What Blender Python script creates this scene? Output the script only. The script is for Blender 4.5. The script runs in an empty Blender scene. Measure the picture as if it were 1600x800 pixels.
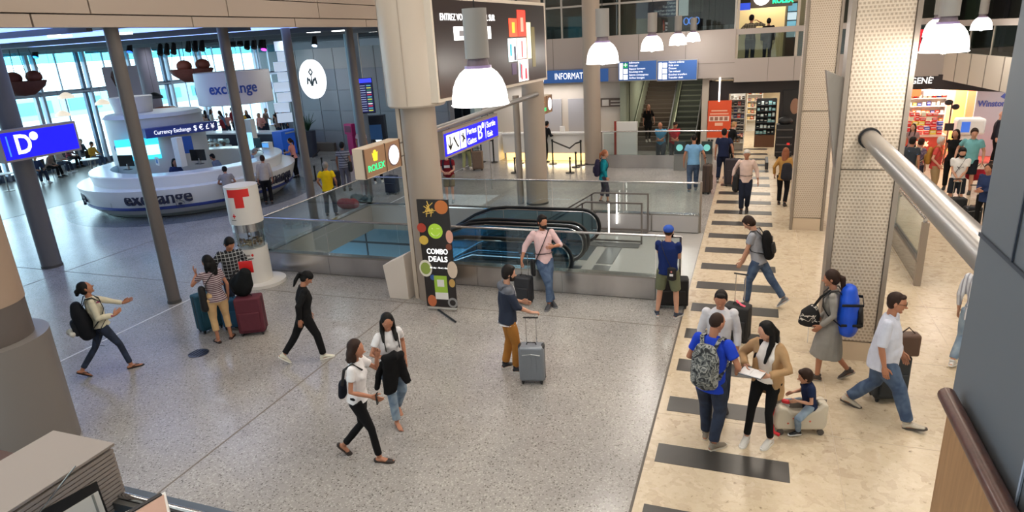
import bpy, bmesh, math, random
import numpy as np
from mathutils import Vector, Matrix, noise
sc = bpy.context.scene
R = math.radians
random.seed(7)
# ------------------------------------------------------------------ camera
FPX, PITCH, ROLL, YAW, CH = 1017.0, .319, -.0579, -.3621, 4.87
_cp, _sp = math.cos(PITCH), math.sin(PITCH)
FW = Vector((math.sin(YAW) * _cp, math.cos(YAW) * _cp, -_sp))
_r = Vector((math.cos(YAW), -math.sin(YAW), 0)); _u = _r.cross(FW)
RT = math.cos(ROLL) * _r + math.sin(ROLL) * _u
UP = -math.sin(ROLL) * _r + math.cos(ROLL) * _u
CAM = Vector((0, 0, CH))
cd = bpy.data.cameras.new('camera'); cam = bpy.data.objects.new('camera', cd); sc.collection.objects.link(cam)
cd.sensor_width = 36; cd.lens = 36 * FPX / 1600; cd.clip_start = .05; cd.clip_end = 500
cam.matrix_world = Matrix(((RT.x, UP.x, -FW.x, 0), (RT.y, UP.y, -FW.y, 0), (RT.z, UP.z, -FW.z, CH), (0, 0, 0, 1)))
sc.camera = cam
def _ray(px, py): return FW + RT * ((px - 800) / FPX) - UP * ((py - 400) / FPX)
def G(px, py, z=0.0):            # point of the horizontal plane z seen at a photograph pixel
    d = _ray(px, py); return CAM + d * ((z - CH) / d.z)
def AY(px, py, y): d = _ray(px, py); return CAM + d * (y / d.y)
def AX(px, py, x): d = _ray(px, py); return CAM + d * (x / d.x)
def AD(px, py, dist): return CAM + _ray(px, py) * dist
# ------------------------------------------------------------------ world, view, lights
w = bpy.data.worlds.new('world'); sc.world = w; w.use_nodes = True
bg = w.node_tree.nodes['Background']; bg.inputs[0].default_value = (.74, .90, 1, 1); bg.inputs[1].default_value = 7.0
vs = sc.view_settings; vs.view_transform = 'Standard'; vs.look = 'None'; vs.exposure = 0.0; vs.gamma = 1; vs.use_curve_mapping = False
sc.cycles.max_bounces = 7; sc.cycles.transparent_max_bounces = 24; sc.cycles.glossy_bounces = 4; sc.cycles.diffuse_bounces = 4
sc.cycles.use_denoising = True; sc.cycles.sample_clamp_indirect = 6; sc.cycles.caustics_reflective = False; sc.cycles.caustics_refractive = False
def area(name, loc, sx, sy, power, col, rot=(0, 0, 0)):
    l = bpy.data.lights.new(name, 'AREA'); l.shape = 'RECTANGLE'; l.size = sx; l.size_y = sy; l.energy = power; l.color = col
    o = bpy.data.objects.new(name, l); o.location = loc; o.rotation_euler = rot; sc.collection.objects.link(o); return o
WARM = (1, .88, .75); NEUT = (1, .90, .79); COOL = (.66, .82, 1)
for (x, y) in ((-8, 3), (-8, 8.5), (-8, 14), (-8, 20), (-8, 25.5), (-3.2, 3), (-3.2, 8.5), (-3.2, 14), (-3.2, 20), (-3.2, 25.5)):
    area('ceiling_panel_light', (x, y, 8.85), 1.6, 2.4, 95, NEUT)
for (x, y) in ((1.6, 4), (1.6, 8), (.4, 12.5), (.4, 18), (.4, 23), (5, 8), (5, 13.5), (5, 19), (5, 24.5), (9, 12), (9, 20)):
    area('ceiling_panel_light', (x, y, 8.85), 1.2, 2.0, 118, WARM)
for (x, y) in ((-15, 14), (-15, 20), (-15, 26), (-21, 12), (-21, 19), (-21, 27), (-27, 16), (-27, 25), (-27, 34)):
    area('ceiling_panel_light', (x, y, 5.5), .35, .35, 30, (.85, .92, 1))
wp = area('window_portal', (-31.7, 26, 2.9), 46, 5.6, 1, COOL, (R(90), 0, R(-90))); wp.data.cycles.is_portal = True
for (x, y) in ((-13, 14), (-6, 18.2), (-6, 10), (-2.4, 13)): area('lower_hall_light', (x, y, -.75), 2.2, 1.4, 230, (.45, .78, 1))
# ------------------------------------------------------------------ materials
def lin(c):
    return tuple(((v / 255) / 12.92 if v / 255 <= .04045 else ((v / 255 + .055) / 1.055) ** 2.4) for v in c)
MC = {}
def mat(rgb, rough=.6, metal=0., emit=0., var=.0, spec=None, name=None, ecol=None, alpha=None):
    key = (tuple(rgb), rough, metal, emit, var, spec, ecol, alpha)
    if key in MC: return MC[key]
    m = bpy.data.materials.new(name or 'm_%d_%d_%d' % tuple(rgb)); m.use_nodes = True; nt = m.node_tree; b = nt.nodes['Principled BSDF']
    c = lin(rgb) + (1,)
    b.inputs['Base Color'].default_value = c; b.inputs['Roughness'].default_value = rough; b.inputs['Metallic'].default_value = metal
    if spec is not None: b.inputs['Specular IOR Level'].default_value = spec
    if emit: b.inputs['Emission Color'].default_value = (lin(ecol) + (1,)) if ecol else c; b.inputs['Emission Strength'].default_value = emit
    if var:
        tc = nt.nodes.new('ShaderNodeTexCoord'); n = nt.nodes.new('ShaderNodeTexNoise'); n.inputs['Scale'].default_value = 9; n.inputs['Detail'].default_value = 4
        mx = nt.nodes.new('ShaderNodeMix'); mx.data_type = 'RGBA'
        mx.inputs['A'].default_value = tuple(v * (1 - var) for v in c[:3]) + (1,); mx.inputs['B'].default_value = tuple(min(1, v * (1 + var)) for v in c[:3]) + (1,)
        nt.links.new(tc.outputs['Object'], n.inputs['Vector']); nt.links.new(n.outputs['Fac'], mx.inputs['Factor']); nt.links.new(mx.outputs['Result'], b.inputs['Base Color'])
    MC[key] = m; return m
def cloth(*rgb): return mat(rgb, .85, var=.18, spec=.2)
def nodes(name, rough=.5, metal=0.):
    m = bpy.data.materials.new(name); m.use_nodes = True; nt = m.node_tree; b = nt.nodes['Principled BSDF']
    b.inputs['Roughness'].default_value = rough; b.inputs['Metallic'].default_value = metal
    def N(t, **kw):
        n = nt.nodes.new(t)
        for k, v in kw.items():
            if k in n.inputs.keys(): n.inputs[k].default_value = v
            else: setattr(n, k, v)
        return n
    return m, nt, b, N, nt.links.new
def ramp(nt, stops, interp='LINEAR'):
    r = nt.nodes.new('ShaderNodeValToRGB'); r.color_ramp.interpolation = interp
    el = r.color_ramp.elements
    while len(el) < len(stops): el.new(.5)
    for e, (p, c) in zip(el, stops): e.position = p; e.color = lin(c) + (1,)
    return r
def terrazzo(name, base, dark, light, rough, scale=55, blotch=.12):
    m, nt, b, N, L = nodes(name, rough)
    tc = N('ShaderNodeTexCoord'); v = N('ShaderNodeTexVoronoi', Scale=scale); L(tc.outputs['Object'], v.inputs['Vector'])
    r = ramp(nt, [(0, dark), (.16, dark), (.2, base), (.72, base), (.78, light), (1, light)], 'LINEAR'); L(v.outputs['Color'], r.inputs['Fac'])
    n = N('ShaderNodeTexNoise', Scale=.7, Detail=5.); L(tc.outputs['Object'], n.inputs['Vector'])
    r2 = ramp(nt, [(.3, (225, 225, 228)), (.7, (255, 255, 255))]); L(n.outputs['Fac'], r2.inputs['Fac'])
    mx = N('ShaderNodeMix', data_type='RGBA', blend_type='MULTIPLY'); mx.inputs['Factor'].default_value = 1.
    L(r.outputs['Color'], mx.inputs['A']); L(r2.outputs['Color'], mx.inputs['B']); L(mx.outputs['Result'], b.inputs['Base Color'])
    r3 = ramp(nt, [(.3, (int(255 * rough * .8),) * 3), (.7, (int(255 * rough * 1.25),) * 3)])
    return m
M_TERR = terrazzo('grey_terrazzo', (164, 160, 155), (118, 113, 108), (188, 184, 178), .24, 62)
M_TERR_D = terrazzo('dark_terrazzo', (105, 110, 115), (70, 74, 80), (130, 134, 138), .25)
def marble():
    m, nt, b, N, L = nodes('beige_marble_tile', .26)
    tc = N('ShaderNodeTexCoord'); v = N('ShaderNodeTexVoronoi', Scale=8.); v.inputs['Randomness'].default_value = 1
    nz = N('ShaderNodeTexNoise', Scale=4., Detail=6.); L(tc.outputs['Object'], nz.inputs['Vector'])
    ad = N('ShaderNodeMix', data_type='RGBA', blend_type='ADD'); ad.inputs['Factor'].default_value = .6
    L(tc.outputs['Object'], ad.inputs['A']); L(nz.outputs['Color'], ad.inputs['B']); L(ad.outputs['Result'], v.inputs['Vector'])
    r = ramp(nt, [(0, (196, 178, 158)), (.3, (212, 198, 176)), (.7, (220, 207, 186)), (.93, (208, 192, 172)), (1, (228, 218, 202))]); L(v.outputs['Color'], r.inputs['Fac'])
    n2 = N('ShaderNodeTexNoise', Scale=11., Detail=8., Roughness=.7); L(tc.outputs['Object'], n2.inputs['Vector'])
    r2 = ramp(nt, [(.30, (120, 100, 82)), (.40, (235, 228, 215)), (1, (255, 255, 255))]); L(n2.outputs['Fac'], r2.inputs['Fac'])
    mx = N('ShaderNodeMix', data_type='RGBA', blend_type='MULTIPLY'); mx.inputs['Factor'].default_value = .8
    L(r.outputs['Color'], mx.inputs['A']); L(r2.outputs['Color'], mx.inputs['B']); L(mx.outputs['Result'], b.inputs['Base Color'])
    return m
M_MARB = marble()
def brushed(name, rgb, rough=.3, sc_=(40, 40, 1.2)):
    m, nt, b, N, L = nodes(name, rough, 1.)
    tc = N('ShaderNodeTexCoord'); mp = N('ShaderNodeMapping'); mp.inputs['Scale'].default_value = sc_
    n = N('ShaderNodeTexNoise', Scale=1., Detail=3.); L(tc.outputs['Object'], mp.inputs['Vector']); L(mp.outputs['Vector'], n.inputs['Vector'])
    r = ramp(nt, [(.3, tuple(int(v * .85) for v in rgb)), (.7, rgb)]); L(n.outputs['Fac'], r.inputs['Fac']); L(r.outputs['Color'], b.inputs['Base Color'])
    return m
M_STEEL = brushed('brushed_steel', (214, 212, 212), .24, (1.6, 1.6, .4))
M_CHROME = mat((205, 205, 205), .14, 1.)
M_TUBE = mat((170, 168, 166), .32, .85)
M_BLACKG = mat((14, 14, 16), .25)
M_BLACK = mat((20, 20, 22), .6)
M_RUB = mat((18, 18, 20), .35)
def perforated():
    m, nt, b, N, L = nodes('perforated_beige_cladding', .5)
    tc = N('ShaderNodeTexCoord'); br = N('ShaderNodeTexBrick'); br.offset = .5
    mp = N('ShaderNodeMapping'); cb = N('ShaderNodeCombineXYZ'); sp = N('ShaderNodeSeparateXYZ'); ad = N('ShaderNodeMath', operation='ADD')
    L(tc.outputs['Object'], sp.inputs['Vector']); L(sp.outputs['X'], ad.inputs[0]); L(sp.outputs['Y'], ad.inputs[1])
    L(ad.outputs[0], cb.inputs['X']); L(sp.outputs['Z'], cb.inputs['Y']); L(cb.outputs['Vector'], br.inputs['Vector'])
    br.inputs['Scale'].default_value = 1; br.inputs['Brick Width'].default_value = .05; br.inputs['Row Height'].default_value = .05
    br.inputs['Mortar Size'].default_value = .019; br.inputs['Mortar Smooth'].default_value = .9
    br.inputs['Color1'].default_value = br.inputs['Color2'].default_value = lin((172, 155, 136)) + (1,)
    br.inputs['Mortar'].default_value = lin((208, 193, 174)) + (1,)
    L(br.outputs['Color'], b.inputs['Base Color'])
    bp = N('ShaderNodeBump'); bp.inputs['Strength'].default_value = .4; bp.inputs['Distance'].default_value = .01
    L(br.outputs['Fac'], bp.inputs['Height']); L(bp.outputs['Normal'], b.inputs['Normal'])
    return m
M_PERF = perforated()
def wood(name, a, c, rough=.45):
    m, nt, b, N, L = nodes(name, rough)
    tc = N('ShaderNodeTexCoord'); mp = N('ShaderNodeMapping'); mp.inputs['Scale'].default_value = (14, 14, 1.6)
    n = N('ShaderNodeTexNoise', Scale=2., Detail=6., Distortion=.8); L(tc.outputs['Object'], mp.inputs['Vector']); L(mp.outputs['Vector'], n.inputs['Vector'])
    r = ramp(nt, [(.3, a), (.7, c)]); L(n.outputs['Fac'], r.inputs['Fac']); L(r.outputs['Color'], b.inputs['Base Color']); return m
M_WOOD = wood('oak_veneer', (150, 108, 68), (172, 128, 84))
M_WOODD = wood('dark_brown_rail', (74, 46, 38), (96, 60, 50), .3)
def glass(name, tint=(225, 238, 238), refl=.12, rough=.02):
    m = bpy.data.materials.new(name); m.use_nodes = True; nt = m.node_tree; nt.nodes.clear(); L = nt.links.new
    o = nt.nodes.new('ShaderNodeOutputMaterial'); t = nt.nodes.new('ShaderNodeBsdfTransparent'); t.inputs[0].default_value = lin(tint) + (1,)
    g = nt.nodes.new('ShaderNodeBsdfGlossy'); g.inputs['Roughness'].default_value = rough
    f = nt.nodes.new('ShaderNodeLayerWeight'); f.inputs[0].default_value = .35
    ml = nt.nodes.new('ShaderNodeMath'); ml.operation = 'MULTIPLY_ADD'; ml.inputs[1].default_value = .32; ml.inputs[2].default_value = refl * .3; ml.use_clamp = True
    mx = nt.nodes.new('ShaderNodeMixShader'); L(f.outputs['Fresnel'], ml.inputs[0]); L(ml.outputs[0], mx.inputs[0]); L(t.outputs[0], mx.inputs[1]); L(g.outputs[0], mx.inputs[2]); L(mx.outputs[0], o.inputs[0])
    return m
M_GLASS = glass('clear_glass', (240, 246, 246)); M_GLASSB = glass('blue_green_glass', (212, 232, 240)); M_GLASSW = glass('window_glass', (236, 248, 250), .08); M_BLIND = glass('tinted_blind', (168, 222, 234), .05)
M_GLASSD = glass('gallery_glass', (180, 190, 188), .25)
def stripes(name, a, c, per=.05, duty=.5, axis='Z', dist=0.):
    m, nt, b, N, L = nodes(name, .85)
    tc = N('ShaderNodeTexCoord'); sp = N('ShaderNodeSeparateXYZ'); L(tc.outputs['Object'], sp.inputs['Vector'])
    mu = N('ShaderNodeMath', operation='MULTIPLY'); mu.inputs[1].default_value = 1 / per; L(sp.outputs[axis], mu.inputs[0])
    fr = N('ShaderNodeMath', operation='FRACT'); L(mu.outputs[0], fr.inputs[0])
    r = ramp(nt, [(0, a), (duty, c)], 'CONSTANT'); L(fr.outputs[0], r.inputs['Fac']); L(r.outputs['Color'], b.inputs['Base Color']); return m
def plaid(name, base, line, per=.06, duty=.14, second=None):
    m, nt, b, N, L = nodes(name, .85)
    tc = N('ShaderNodeTexCoord'); sp = N('ShaderNodeSeparateXYZ'); L(tc.outputs['Object'], sp.inputs['Vector']); outs = []
    for ax in ('X', 'Z'):
        mu = N('ShaderNodeMath', operation='MULTIPLY'); mu.inputs[1].default_value = 1 / per; L(sp.outputs[ax], mu.inputs[0])
        fr = N('ShaderNodeMath', operation='FRACT'); L(mu.outputs[0], fr.inputs[0])
        lt = N('ShaderNodeMath', operation='LESS_THAN'); lt.inputs[1].default_value = duty; L(fr.outputs[0], lt.inputs[0]); outs.append(lt)
    ad = N('ShaderNodeMath', operation='ADD', use_clamp=True); L(outs[0].outputs[0], ad.inputs[0]); L(outs[1].outputs[0], ad.inputs[1])
    mx = N('ShaderNodeMix', data_type='RGBA'); mx.inputs['A'].default_value = lin(base) + (1,); mx.inputs['B'].default_value = lin(line) + (1,)
    L(ad.outputs[0], mx.inputs['Factor']); L(mx.outputs['Result'], b.inputs['Base Color']); return m
def blotch(name, stops, scale=14, interp='CONSTANT'):
    m, nt, b, N, L = nodes(name, .8)
    tc = N('ShaderNodeTexCoord'); n = N('ShaderNodeTexNoise', Scale=scale, Detail=1.5, Distortion=1.); L(tc.outputs['Object'], n.inputs['Vector'])
    r = ramp(nt, stops, interp); L(n.outputs['Fac'], r.inputs['Fac']); L(r.outputs['Color'], b.inputs['Base Color']); return m
def denim(name, a, c): return blotch(name, [(.35, a), (.65, c)], 6, 'LINEAR')
# ------------------------------------------------------------------ mesh helpers
COL = sc.collection
class MB:
    def __init__(s): s.v = []; s.f = []; s.m = []; s.c = 0
    def add(s, vs, fs, mi=None):
        o = len(s.v); s.v += [tuple(v) for v in vs]
        for f in fs: s.f.append(tuple(i + o for i in f)); s.m.append(s.c if mi is None else mi)
        return s
    def bx(s, x0, x1, y0, y1, z0, z1, mi=None, M=None):
        vs = [Vector(p) for p in ((x0, y0, z0), (x1, y0, z0), (x1, y1, z0), (x0, y1, z0), (x0, y0, z1), (x1, y0, z1), (x1, y1, z1), (x0, y1, z1))]
        if M is not None: vs = [M @ v for v in vs]
        return s.add(vs, [(3, 2, 1, 0), (4, 5, 6, 7), (0, 1, 5, 4), (1, 2, 6, 5), (2, 3, 7, 6), (3, 0, 4, 7)], mi)
    def limb(s, pts, rad, n=10, cap='round', ref=(1, 0, 0), mi=None):
        pts = [Vector(p) for p in pts]; ref = Vector(ref); rad = [(r, r) if not isinstance(r, tuple) else r for r in rad]
        k = len(pts); tan = []
        for i in range(k):
            t = (pts[min(i + 1, k - 1)] - pts[max(i - 1, 0)]); tan.append(t.normalized() if t.length > 1e-9 else Vector((0, 0, 1)))
        rings = []
        def ring(c, t, a, b_):
            u = ref - ref.dot(t) * t
            if u.length < .05: u = Vector((0, 1, 0)) - Vector((0, 1, 0)).dot(t) * t
            u.normalize(); w_ = t.cross(u); return [c + u * (a * math.cos(2 * math.pi * j / n)) + w_ * (b_ * math.sin(2 * math.pi * j / n)) for j in range(n)]
        if cap == 'round':
            for th in (65, 35):
                a, b_ = rad[0]; r = min(a, b_); rings.append(ring(pts[0] - tan[0] * r * math.sin(R(th)), tan[0], a * math.cos(R(th)), b_ * math.cos(R(th))))
        for i in range(k): rings.append(ring(pts[i], tan[i], *rad[i]))
        if cap == 'round':
            for th in (35, 65):
                a, b_ = rad[-1]; r = min(a, b_); rings.append(ring(pts[-1] + tan[-1] * r * math.sin(R(th)), tan[-1], a * math.cos(R(th)), b_ * math.cos(R(th))))
        vs = [v for r in rings for v in r]; fs = []
        for i in range(len(rings) - 1):
            for j in range(n):
                j2 = (j + 1) % n; fs.append((i * n + j, i * n + j2, (i + 1) * n + j2, (i + 1) * n + j))
        fs.append(tuple(range(n))[::-1]); fs.append(tuple((len(rings) - 1) * n + j for j in range(n)))
        return s.add(vs, fs, mi)
    def tube(s, pts, r, n=8, mi=None): return s.limb(pts, [r] * len(pts), n, 'flat', mi=mi)
    def cyl(s, x, y, z0, z1, r, n=24, r2=None, mi=None): return s.limb([(x, y, z0), (x, y, z1)], [r, r if r2 is None else r2], n, 'flat', mi=mi)
    def ell(s, c, r, n=14, m=9, rot=None, mi=None):
        c = Vector(c); vs = []; fs = []
        for i in range(1, m):
            a = math.pi * i / m
            for j in range(n):
                b = 2 * math.pi * j / n; p = Vector((r[0] * math.sin(a) * math.cos(b), r[1] * math.sin(a) * math.sin(b), r[2] * math.cos(a)))
                vs.append(c + (rot @ p if rot is not None else p))
        t = Vector((0, 0, r[2])); vs += [c + (rot @ t if rot is not None else t), c - (rot @ t if rot is not None else t)]
        for i in range(m - 2):
            for j in range(n): j2 = (j + 1) % n; fs.append((i * n + j, (i + 1) * n + j, (i + 1) * n + j2, i * n + j2))
        T = len(vs) - 2
        for j in range(n): j2 = (j + 1) % n; fs.append((T, j, j2)); fs.append((T + 1, (m - 2) * n + j2, (m - 2) * n + j))
        return s.add(vs, fs, mi)
    def lathe(s, prof, c=(0, 0, 0), n=32, a0=0, a1=360, mi=None):
        vs = []; fs = []; full = abs(a1 - a0 - 360) < 1e-6; cnt = n if full else n + 1
        for r, z in prof:
            for j in range(cnt): a = R(a0 + (a1 - a0) * j / n); vs.append((c[0] + r * math.cos(a), c[1] + r * math.sin(a), c[2] + z))
        for i in range(len(prof) - 1):
            for j in range(n): j2 = (j + 1) % cnt; fs.append((i * cnt + j, i * cnt + j2, (i + 1) * cnt + j2, (i + 1) * cnt + j))
        return s.add(vs, fs, mi)
    def prism(s, poly, lo, hi, fn, mi=None):     # poly in 2D, fn(u,v,t)->xyz
        n = len(poly); vs = [fn(u, v, lo) for u, v in poly] + [fn(u, v, hi) for u, v in poly]
        fs = [tuple(range(n))[::-1], tuple(range(n, 2 * n))] + [(i, (i + 1) % n, n + (i + 1) % n, n + i) for i in range(n)]
        return s.add(vs, fs, mi)
    def mesh(s, name, mats, smooth=True, ang=35):
        me = bpy.data.meshes.new(name); me.from_pydata(s.v, [], s.f)
        for m in (mats if isinstance(mats, (list, tuple)) else [mats]): me.materials.append(m)
        me.polygons.foreach_set('material_index', s.m); me.update()
        if smooth:
            me.polygons.foreach_set('use_smooth', [True] * len(s.f)); me.set_sharp_from_angle(angle=R(ang))
        return me
    def build(s, name, mats, parent=None, loc=None, smooth=True, bevel=0):
        o = bpy.data.objects.new(name, s.mesh(name, mats, smooth)); COL.objects.link(o)
        if loc is not None: o.location = loc
        if parent is not None: o.parent = parent
        if bevel: b = o.modifiers.new('bevel', 'BEVEL'); b.width = bevel; b.segments = 2; b.limit_method = 'ANGLE'
        return o
def tag(o, label=None, cat=None, group=None, kind=None):
    if label: o['label'] = label
    if cat: o['category'] = cat
    if group: o['group'] = group
    if kind: o['kind'] = kind
    return o
def thing(name, label, cat, loc=(0, 0, 0), rz=0., group=None):
    o = bpy.data.objects.new(name, None); COL.objects.link(o); o.location = loc; o.rotation_euler = (0, 0, rz); o.empty_display_size = .1
    return tag(o, label, cat, group)
def struct(name, mb, m, parent=None, smooth=False): 
    o = mb.build(name, m, parent, smooth=smooth)
    if parent is None: o['kind'] = 'structure'
    return o
def dup(root, loc=None, rz=None, label=None):
    r = root.copy(); COL.objects.link(r)
    if loc is not None: r.location = loc
    if rz is not None: r.rotation_euler = (0, 0, rz)
    if label: r['label'] = label
    for ch in list(root.children):
        c = ch.copy(); COL.objects.link(c); c.parent = r
        for g in ch.children: d = g.copy(); COL.objects.link(d); d.parent = c
    return r
PEND = []      # (kind, object, data) finished in one pass at the end
def solid(name, mb, m, parent, vox=.014, sm=3, extra=None, fold=0., seed=0):
    "union of closed pieces as one continuous surface"
    o = mb.build(name, m, parent, smooth=False)
    r = o.modifiers.new('remesh', 'REMESH'); r.mode = 'VOXEL'; r.voxel_size = vox
    s_ = o.modifiers.new('smooth', 'SMOOTH'); s_.iterations = sm; s_.factor = .5
    PEND.append(('solid', o, (extra, fold, seed))); return o
def text(s, size, mtx, m, parent=None, name='lettering', width=None, bold=0., ext=.004, align='CENTER', bend=None):
    c = bpy.data.curves.new(name, 'FONT'); c.body = s; c.size = size; c.extrude = ext; c.offset = bold; c.align_x = align; c.align_y = 'CENTER'; c.resolution_u = 3
    c.materials.append(m); o = bpy.data.objects.new(name, c); COL.objects.link(o)
    PEND.append(('text', o, (mtx, parent, width, bend))); return o
def face_x(p): return Matrix.Translation(p) @ Matrix.Rotation(R(90), 4, 'Z') @ Matrix.Rotation(R(90), 4, 'X')     # reads when seen from +X
def face_y(p): return Matrix.Translation(p) @ Matrix.Rotation(R(90), 4, 'X')                                      # reads when seen from -Y
def finish():
    dg = bpy.context.evaluated_depsgraph_get(); dg.update(); new = []
    for kind, o, d in PEND: new.append(bpy.data.meshes.new_from_object(o.evaluated_get(dg)))
    for (kind, o, d), me in zip(PEND, new):
        if kind == 'solid':
            extra, fold, seed = d; mats = list(o.data.materials); nm = o.name
            o.modifiers.clear()
            nv = len(me.vertices); co = np.empty(nv * 3, 'f'); me.vertices.foreach_get('co', co); co = co.reshape(-1, 3)
            if fold:
                nr = np.empty(nv * 3, 'f'); me.vertices.foreach_get('normal', nr); nr = nr.reshape(-1, 3); rg = np.random.RandomState(seed % 997); h = np.zeros(nv)
                for q in range(7):
                    kv = rg.normal(size=3) * np.array([1, 1, .62]) * (7 + 4.5 * q); h += np.sin(co @ kv + rg.uniform(0, 6.28)) / (1.6 + .45 * q)
                co = (co + nr * (h * fold * .42)[:, None]).astype('f'); me.vertices.foreach_set('co', co.ravel()); me.update()
            if extra is not None and extra.v:
                npol = len(me.polygons); ls = np.empty(npol, 'i'); me.polygons.foreach_get('loop_start', ls); lv = np.empty(len(me.loops), 'i'); me.loops.foreach_get('vertex_index', lv)
                ev = np.array(extra.v, 'f'); el = np.array([i + nv for f in extra.f for i in f], 'i'); et = np.array([len(f) for f in extra.f], 'i'); es = np.concatenate(([0], np.cumsum(et)[:-1])).astype('i') + len(lv)
                m2 = bpy.data.meshes.new(nm); m2.vertices.add(nv + len(ev)); m2.vertices.foreach_set('co', np.concatenate((co, ev)).ravel()); m2.loops.add(len(lv) + len(el)); m2.loops.foreach_set('vertex_index', np.concatenate((lv, el)))
                m2.polygons.add(npol + len(es)); m2.polygons.foreach_set('loop_start', np.concatenate((ls, es))); m2.polygons.foreach_set('material_index', np.array([0] * npol + extra.m, 'i')); m2.update(calc_edges=True); me = m2
            me.materials.clear()
            for m in mats: me.materials.append(m)
            me.polygons.foreach_set('use_smooth', [True] * len(me.polygons)); me.update(); me.name = nm; o.data = me
        else:
            mtx, parent, width, bend = d; nm = o.name.split('.')[0]
            xs = [v.co.x for v in me.vertices]
            if xs:
                wd = max(xs) - min(xs)
                if width and wd > 0:
                    for v in me.vertices: v.co.x *= width / wd
                if bend:       # wrap onto a cylinder: (centre x, centre y, radius, z, angle of the text centre)
                    cx, cy, rr, z, ac = bend
                    for v in me.vertices:
                        a = ac + v.co.x / rr; r = rr + v.co.z; v.co = Vector((cx + r * math.cos(a), cy + r * math.sin(a), z + v.co.y))
                    mtx = Matrix.Identity(4)
            n = bpy.data.objects.new(nm, me); 
            bpy.data.objects.remove(o); n.name = nm; COL.objects.link(n)
            if parent is not None: n.parent = parent; n.matrix_basis = parent_inv(parent) @ mtx
            else: n.matrix_basis = mtx
def parent_inv(p):
    m = p.matrix_basis.inverted()
    if p.parent is not None: m = m @ p.parent.matrix_basis.inverted()
    return m
M_ALU0 = mat((120, 122, 126), .4, .5)
# ================================================================== THE SETTING
PX0, PX1, PY0, PY1 = -10.75, -1.12, 11.75, 16.5          # escalator opening
EX = -3.0                                                # landing starts here inside the opening
XB = -1.0                                                # border between terrazzo and marble
fl = MB()
def slab(mb, x0, x1, y0, y1, z=0., t=.3): mb.bx(x0, x1, y0, y1, z - t, z)
slab(fl, -34, PX0, 1.4, 36); slab(fl, PX0, XB, 1.4, PY0); slab(fl, PX0, XB, PY1, 36); slab(fl, EX - .9, XB, PY0, PY1)
floor = struct('floor', fl, M_TERR)
slab(f2 := MB(), XB, 14, 1.4, 36); floor2 = struct('floor', f2, M_MARB)
M_JOINT = mat((120, 112, 104), .7); M_JOINTW = mat((214, 214, 214), .5)
def joint(x0, x1, y0, y1, m=M_JOINT, par=floor):
    MB().bx(x0, x1, y0, y1, -.002, .0025).build('floor_joint', m, par, smooth=False)
for x in (-6.4, -16): joint(x - .012, x + .012, 2, 36 if x < -10 else PY0)
joint(-11.14, -11.1, 4.62, 34, M_JOINTW)
for y in (10.6,): joint(-34, XB - .05, y - .01, y + .01)
for y in (18.2, 22, 26): joint(-34, XB - .05, y - .01, y + .01)
joint(XB - .02, XB + .01, 3, PY0, mat((96, 90, 84), .6)); joint(-3.0, -2.98, PY0 + .1, PY1 - .1)
for x in (-8.7, -3.9, -13.5): joint(x - .005, x + .005, PY1 + .1, 34)
# tile joints of the marble (hairlines)
M_HAIR = mat((196, 180, 158), .4)
for k in range(12): joint(XB + .02, 13, 3.2 + 2.3 * k, 3.206 + 2.3 * k, M_HAIR, floor2)
for k in range(6): joint(1.15 + 1.9 * k, 1.156 + 1.9 * k, 3.2, 33, M_HAIR, floor2)
M_STRIPE = mat((62, 60, 58), .3, var=.12)
for k in range(-2, 20):
    y1 = 7.11 + 1.1643 * k
    MB().bx(-.88, .62, y1 - .385, y1, -.004, .004).build('floor_stripe', M_STRIPE, floor2, smooth=False)
MB().cyl(-8.86, 7.71, -.002, .006, .17, 24).build('floor_drain', mat((90, 92, 96), .3, .9), floor, smooth=False)
for k in range(5): MB().bx(-9.0 + .06 * k, -8.975 + .06 * k, 7.6, 7.82, .005, .009).build('drain_slot', M_BLACK, floor, smooth=False)
# dark disc on the floor around the exchange desk
DX, DY = -19.3, 18.3
MB().cyl(DX, DY, -.002, .004, 4.15, 72).build('floor_disc', M_TERR_D, floor, smooth=False)
MB().bx(-34, -24, 8, 36, -.002, .005).build('cafe_floor', mat((98, 92, 88), .3, var=.15), floor, smooth=False)
# lower level
lw = MB().bx(-20, 2, 5, 24, -4.7, -4.4); struct('floor', lw, mat((96, 112, 120), .2))
M_LOW = mat((128, 160, 176), .35); M_SEAM = mat((48, 62, 72), .5)
wl = struct('wall_lower_back', MB().bx(-16, -1, 16.9, 17.1, -4.4, -.3), M_LOW)
for k in range(9): MB().bx(-14.6 + 1.65 * k, -14.57 + 1.65 * k, 16.86, 16.9, -4.4, -.35).build('panel_joint', M_SEAM, wl, smooth=False)
MB().bx(-16, -1, 16.86, 16.9, -.95, -.9).build('panel_joint', M_SEAM, wl, smooth=False)
struct('wall_lower_right', MB().bx(-1.3, -1.1, 5, 17, -4.4, -.3), M_LOW)
struct('wall_lower_left', MB().bx(-16.2, -16, 5, 17, -4.4, -.3), M_LOW)
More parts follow.
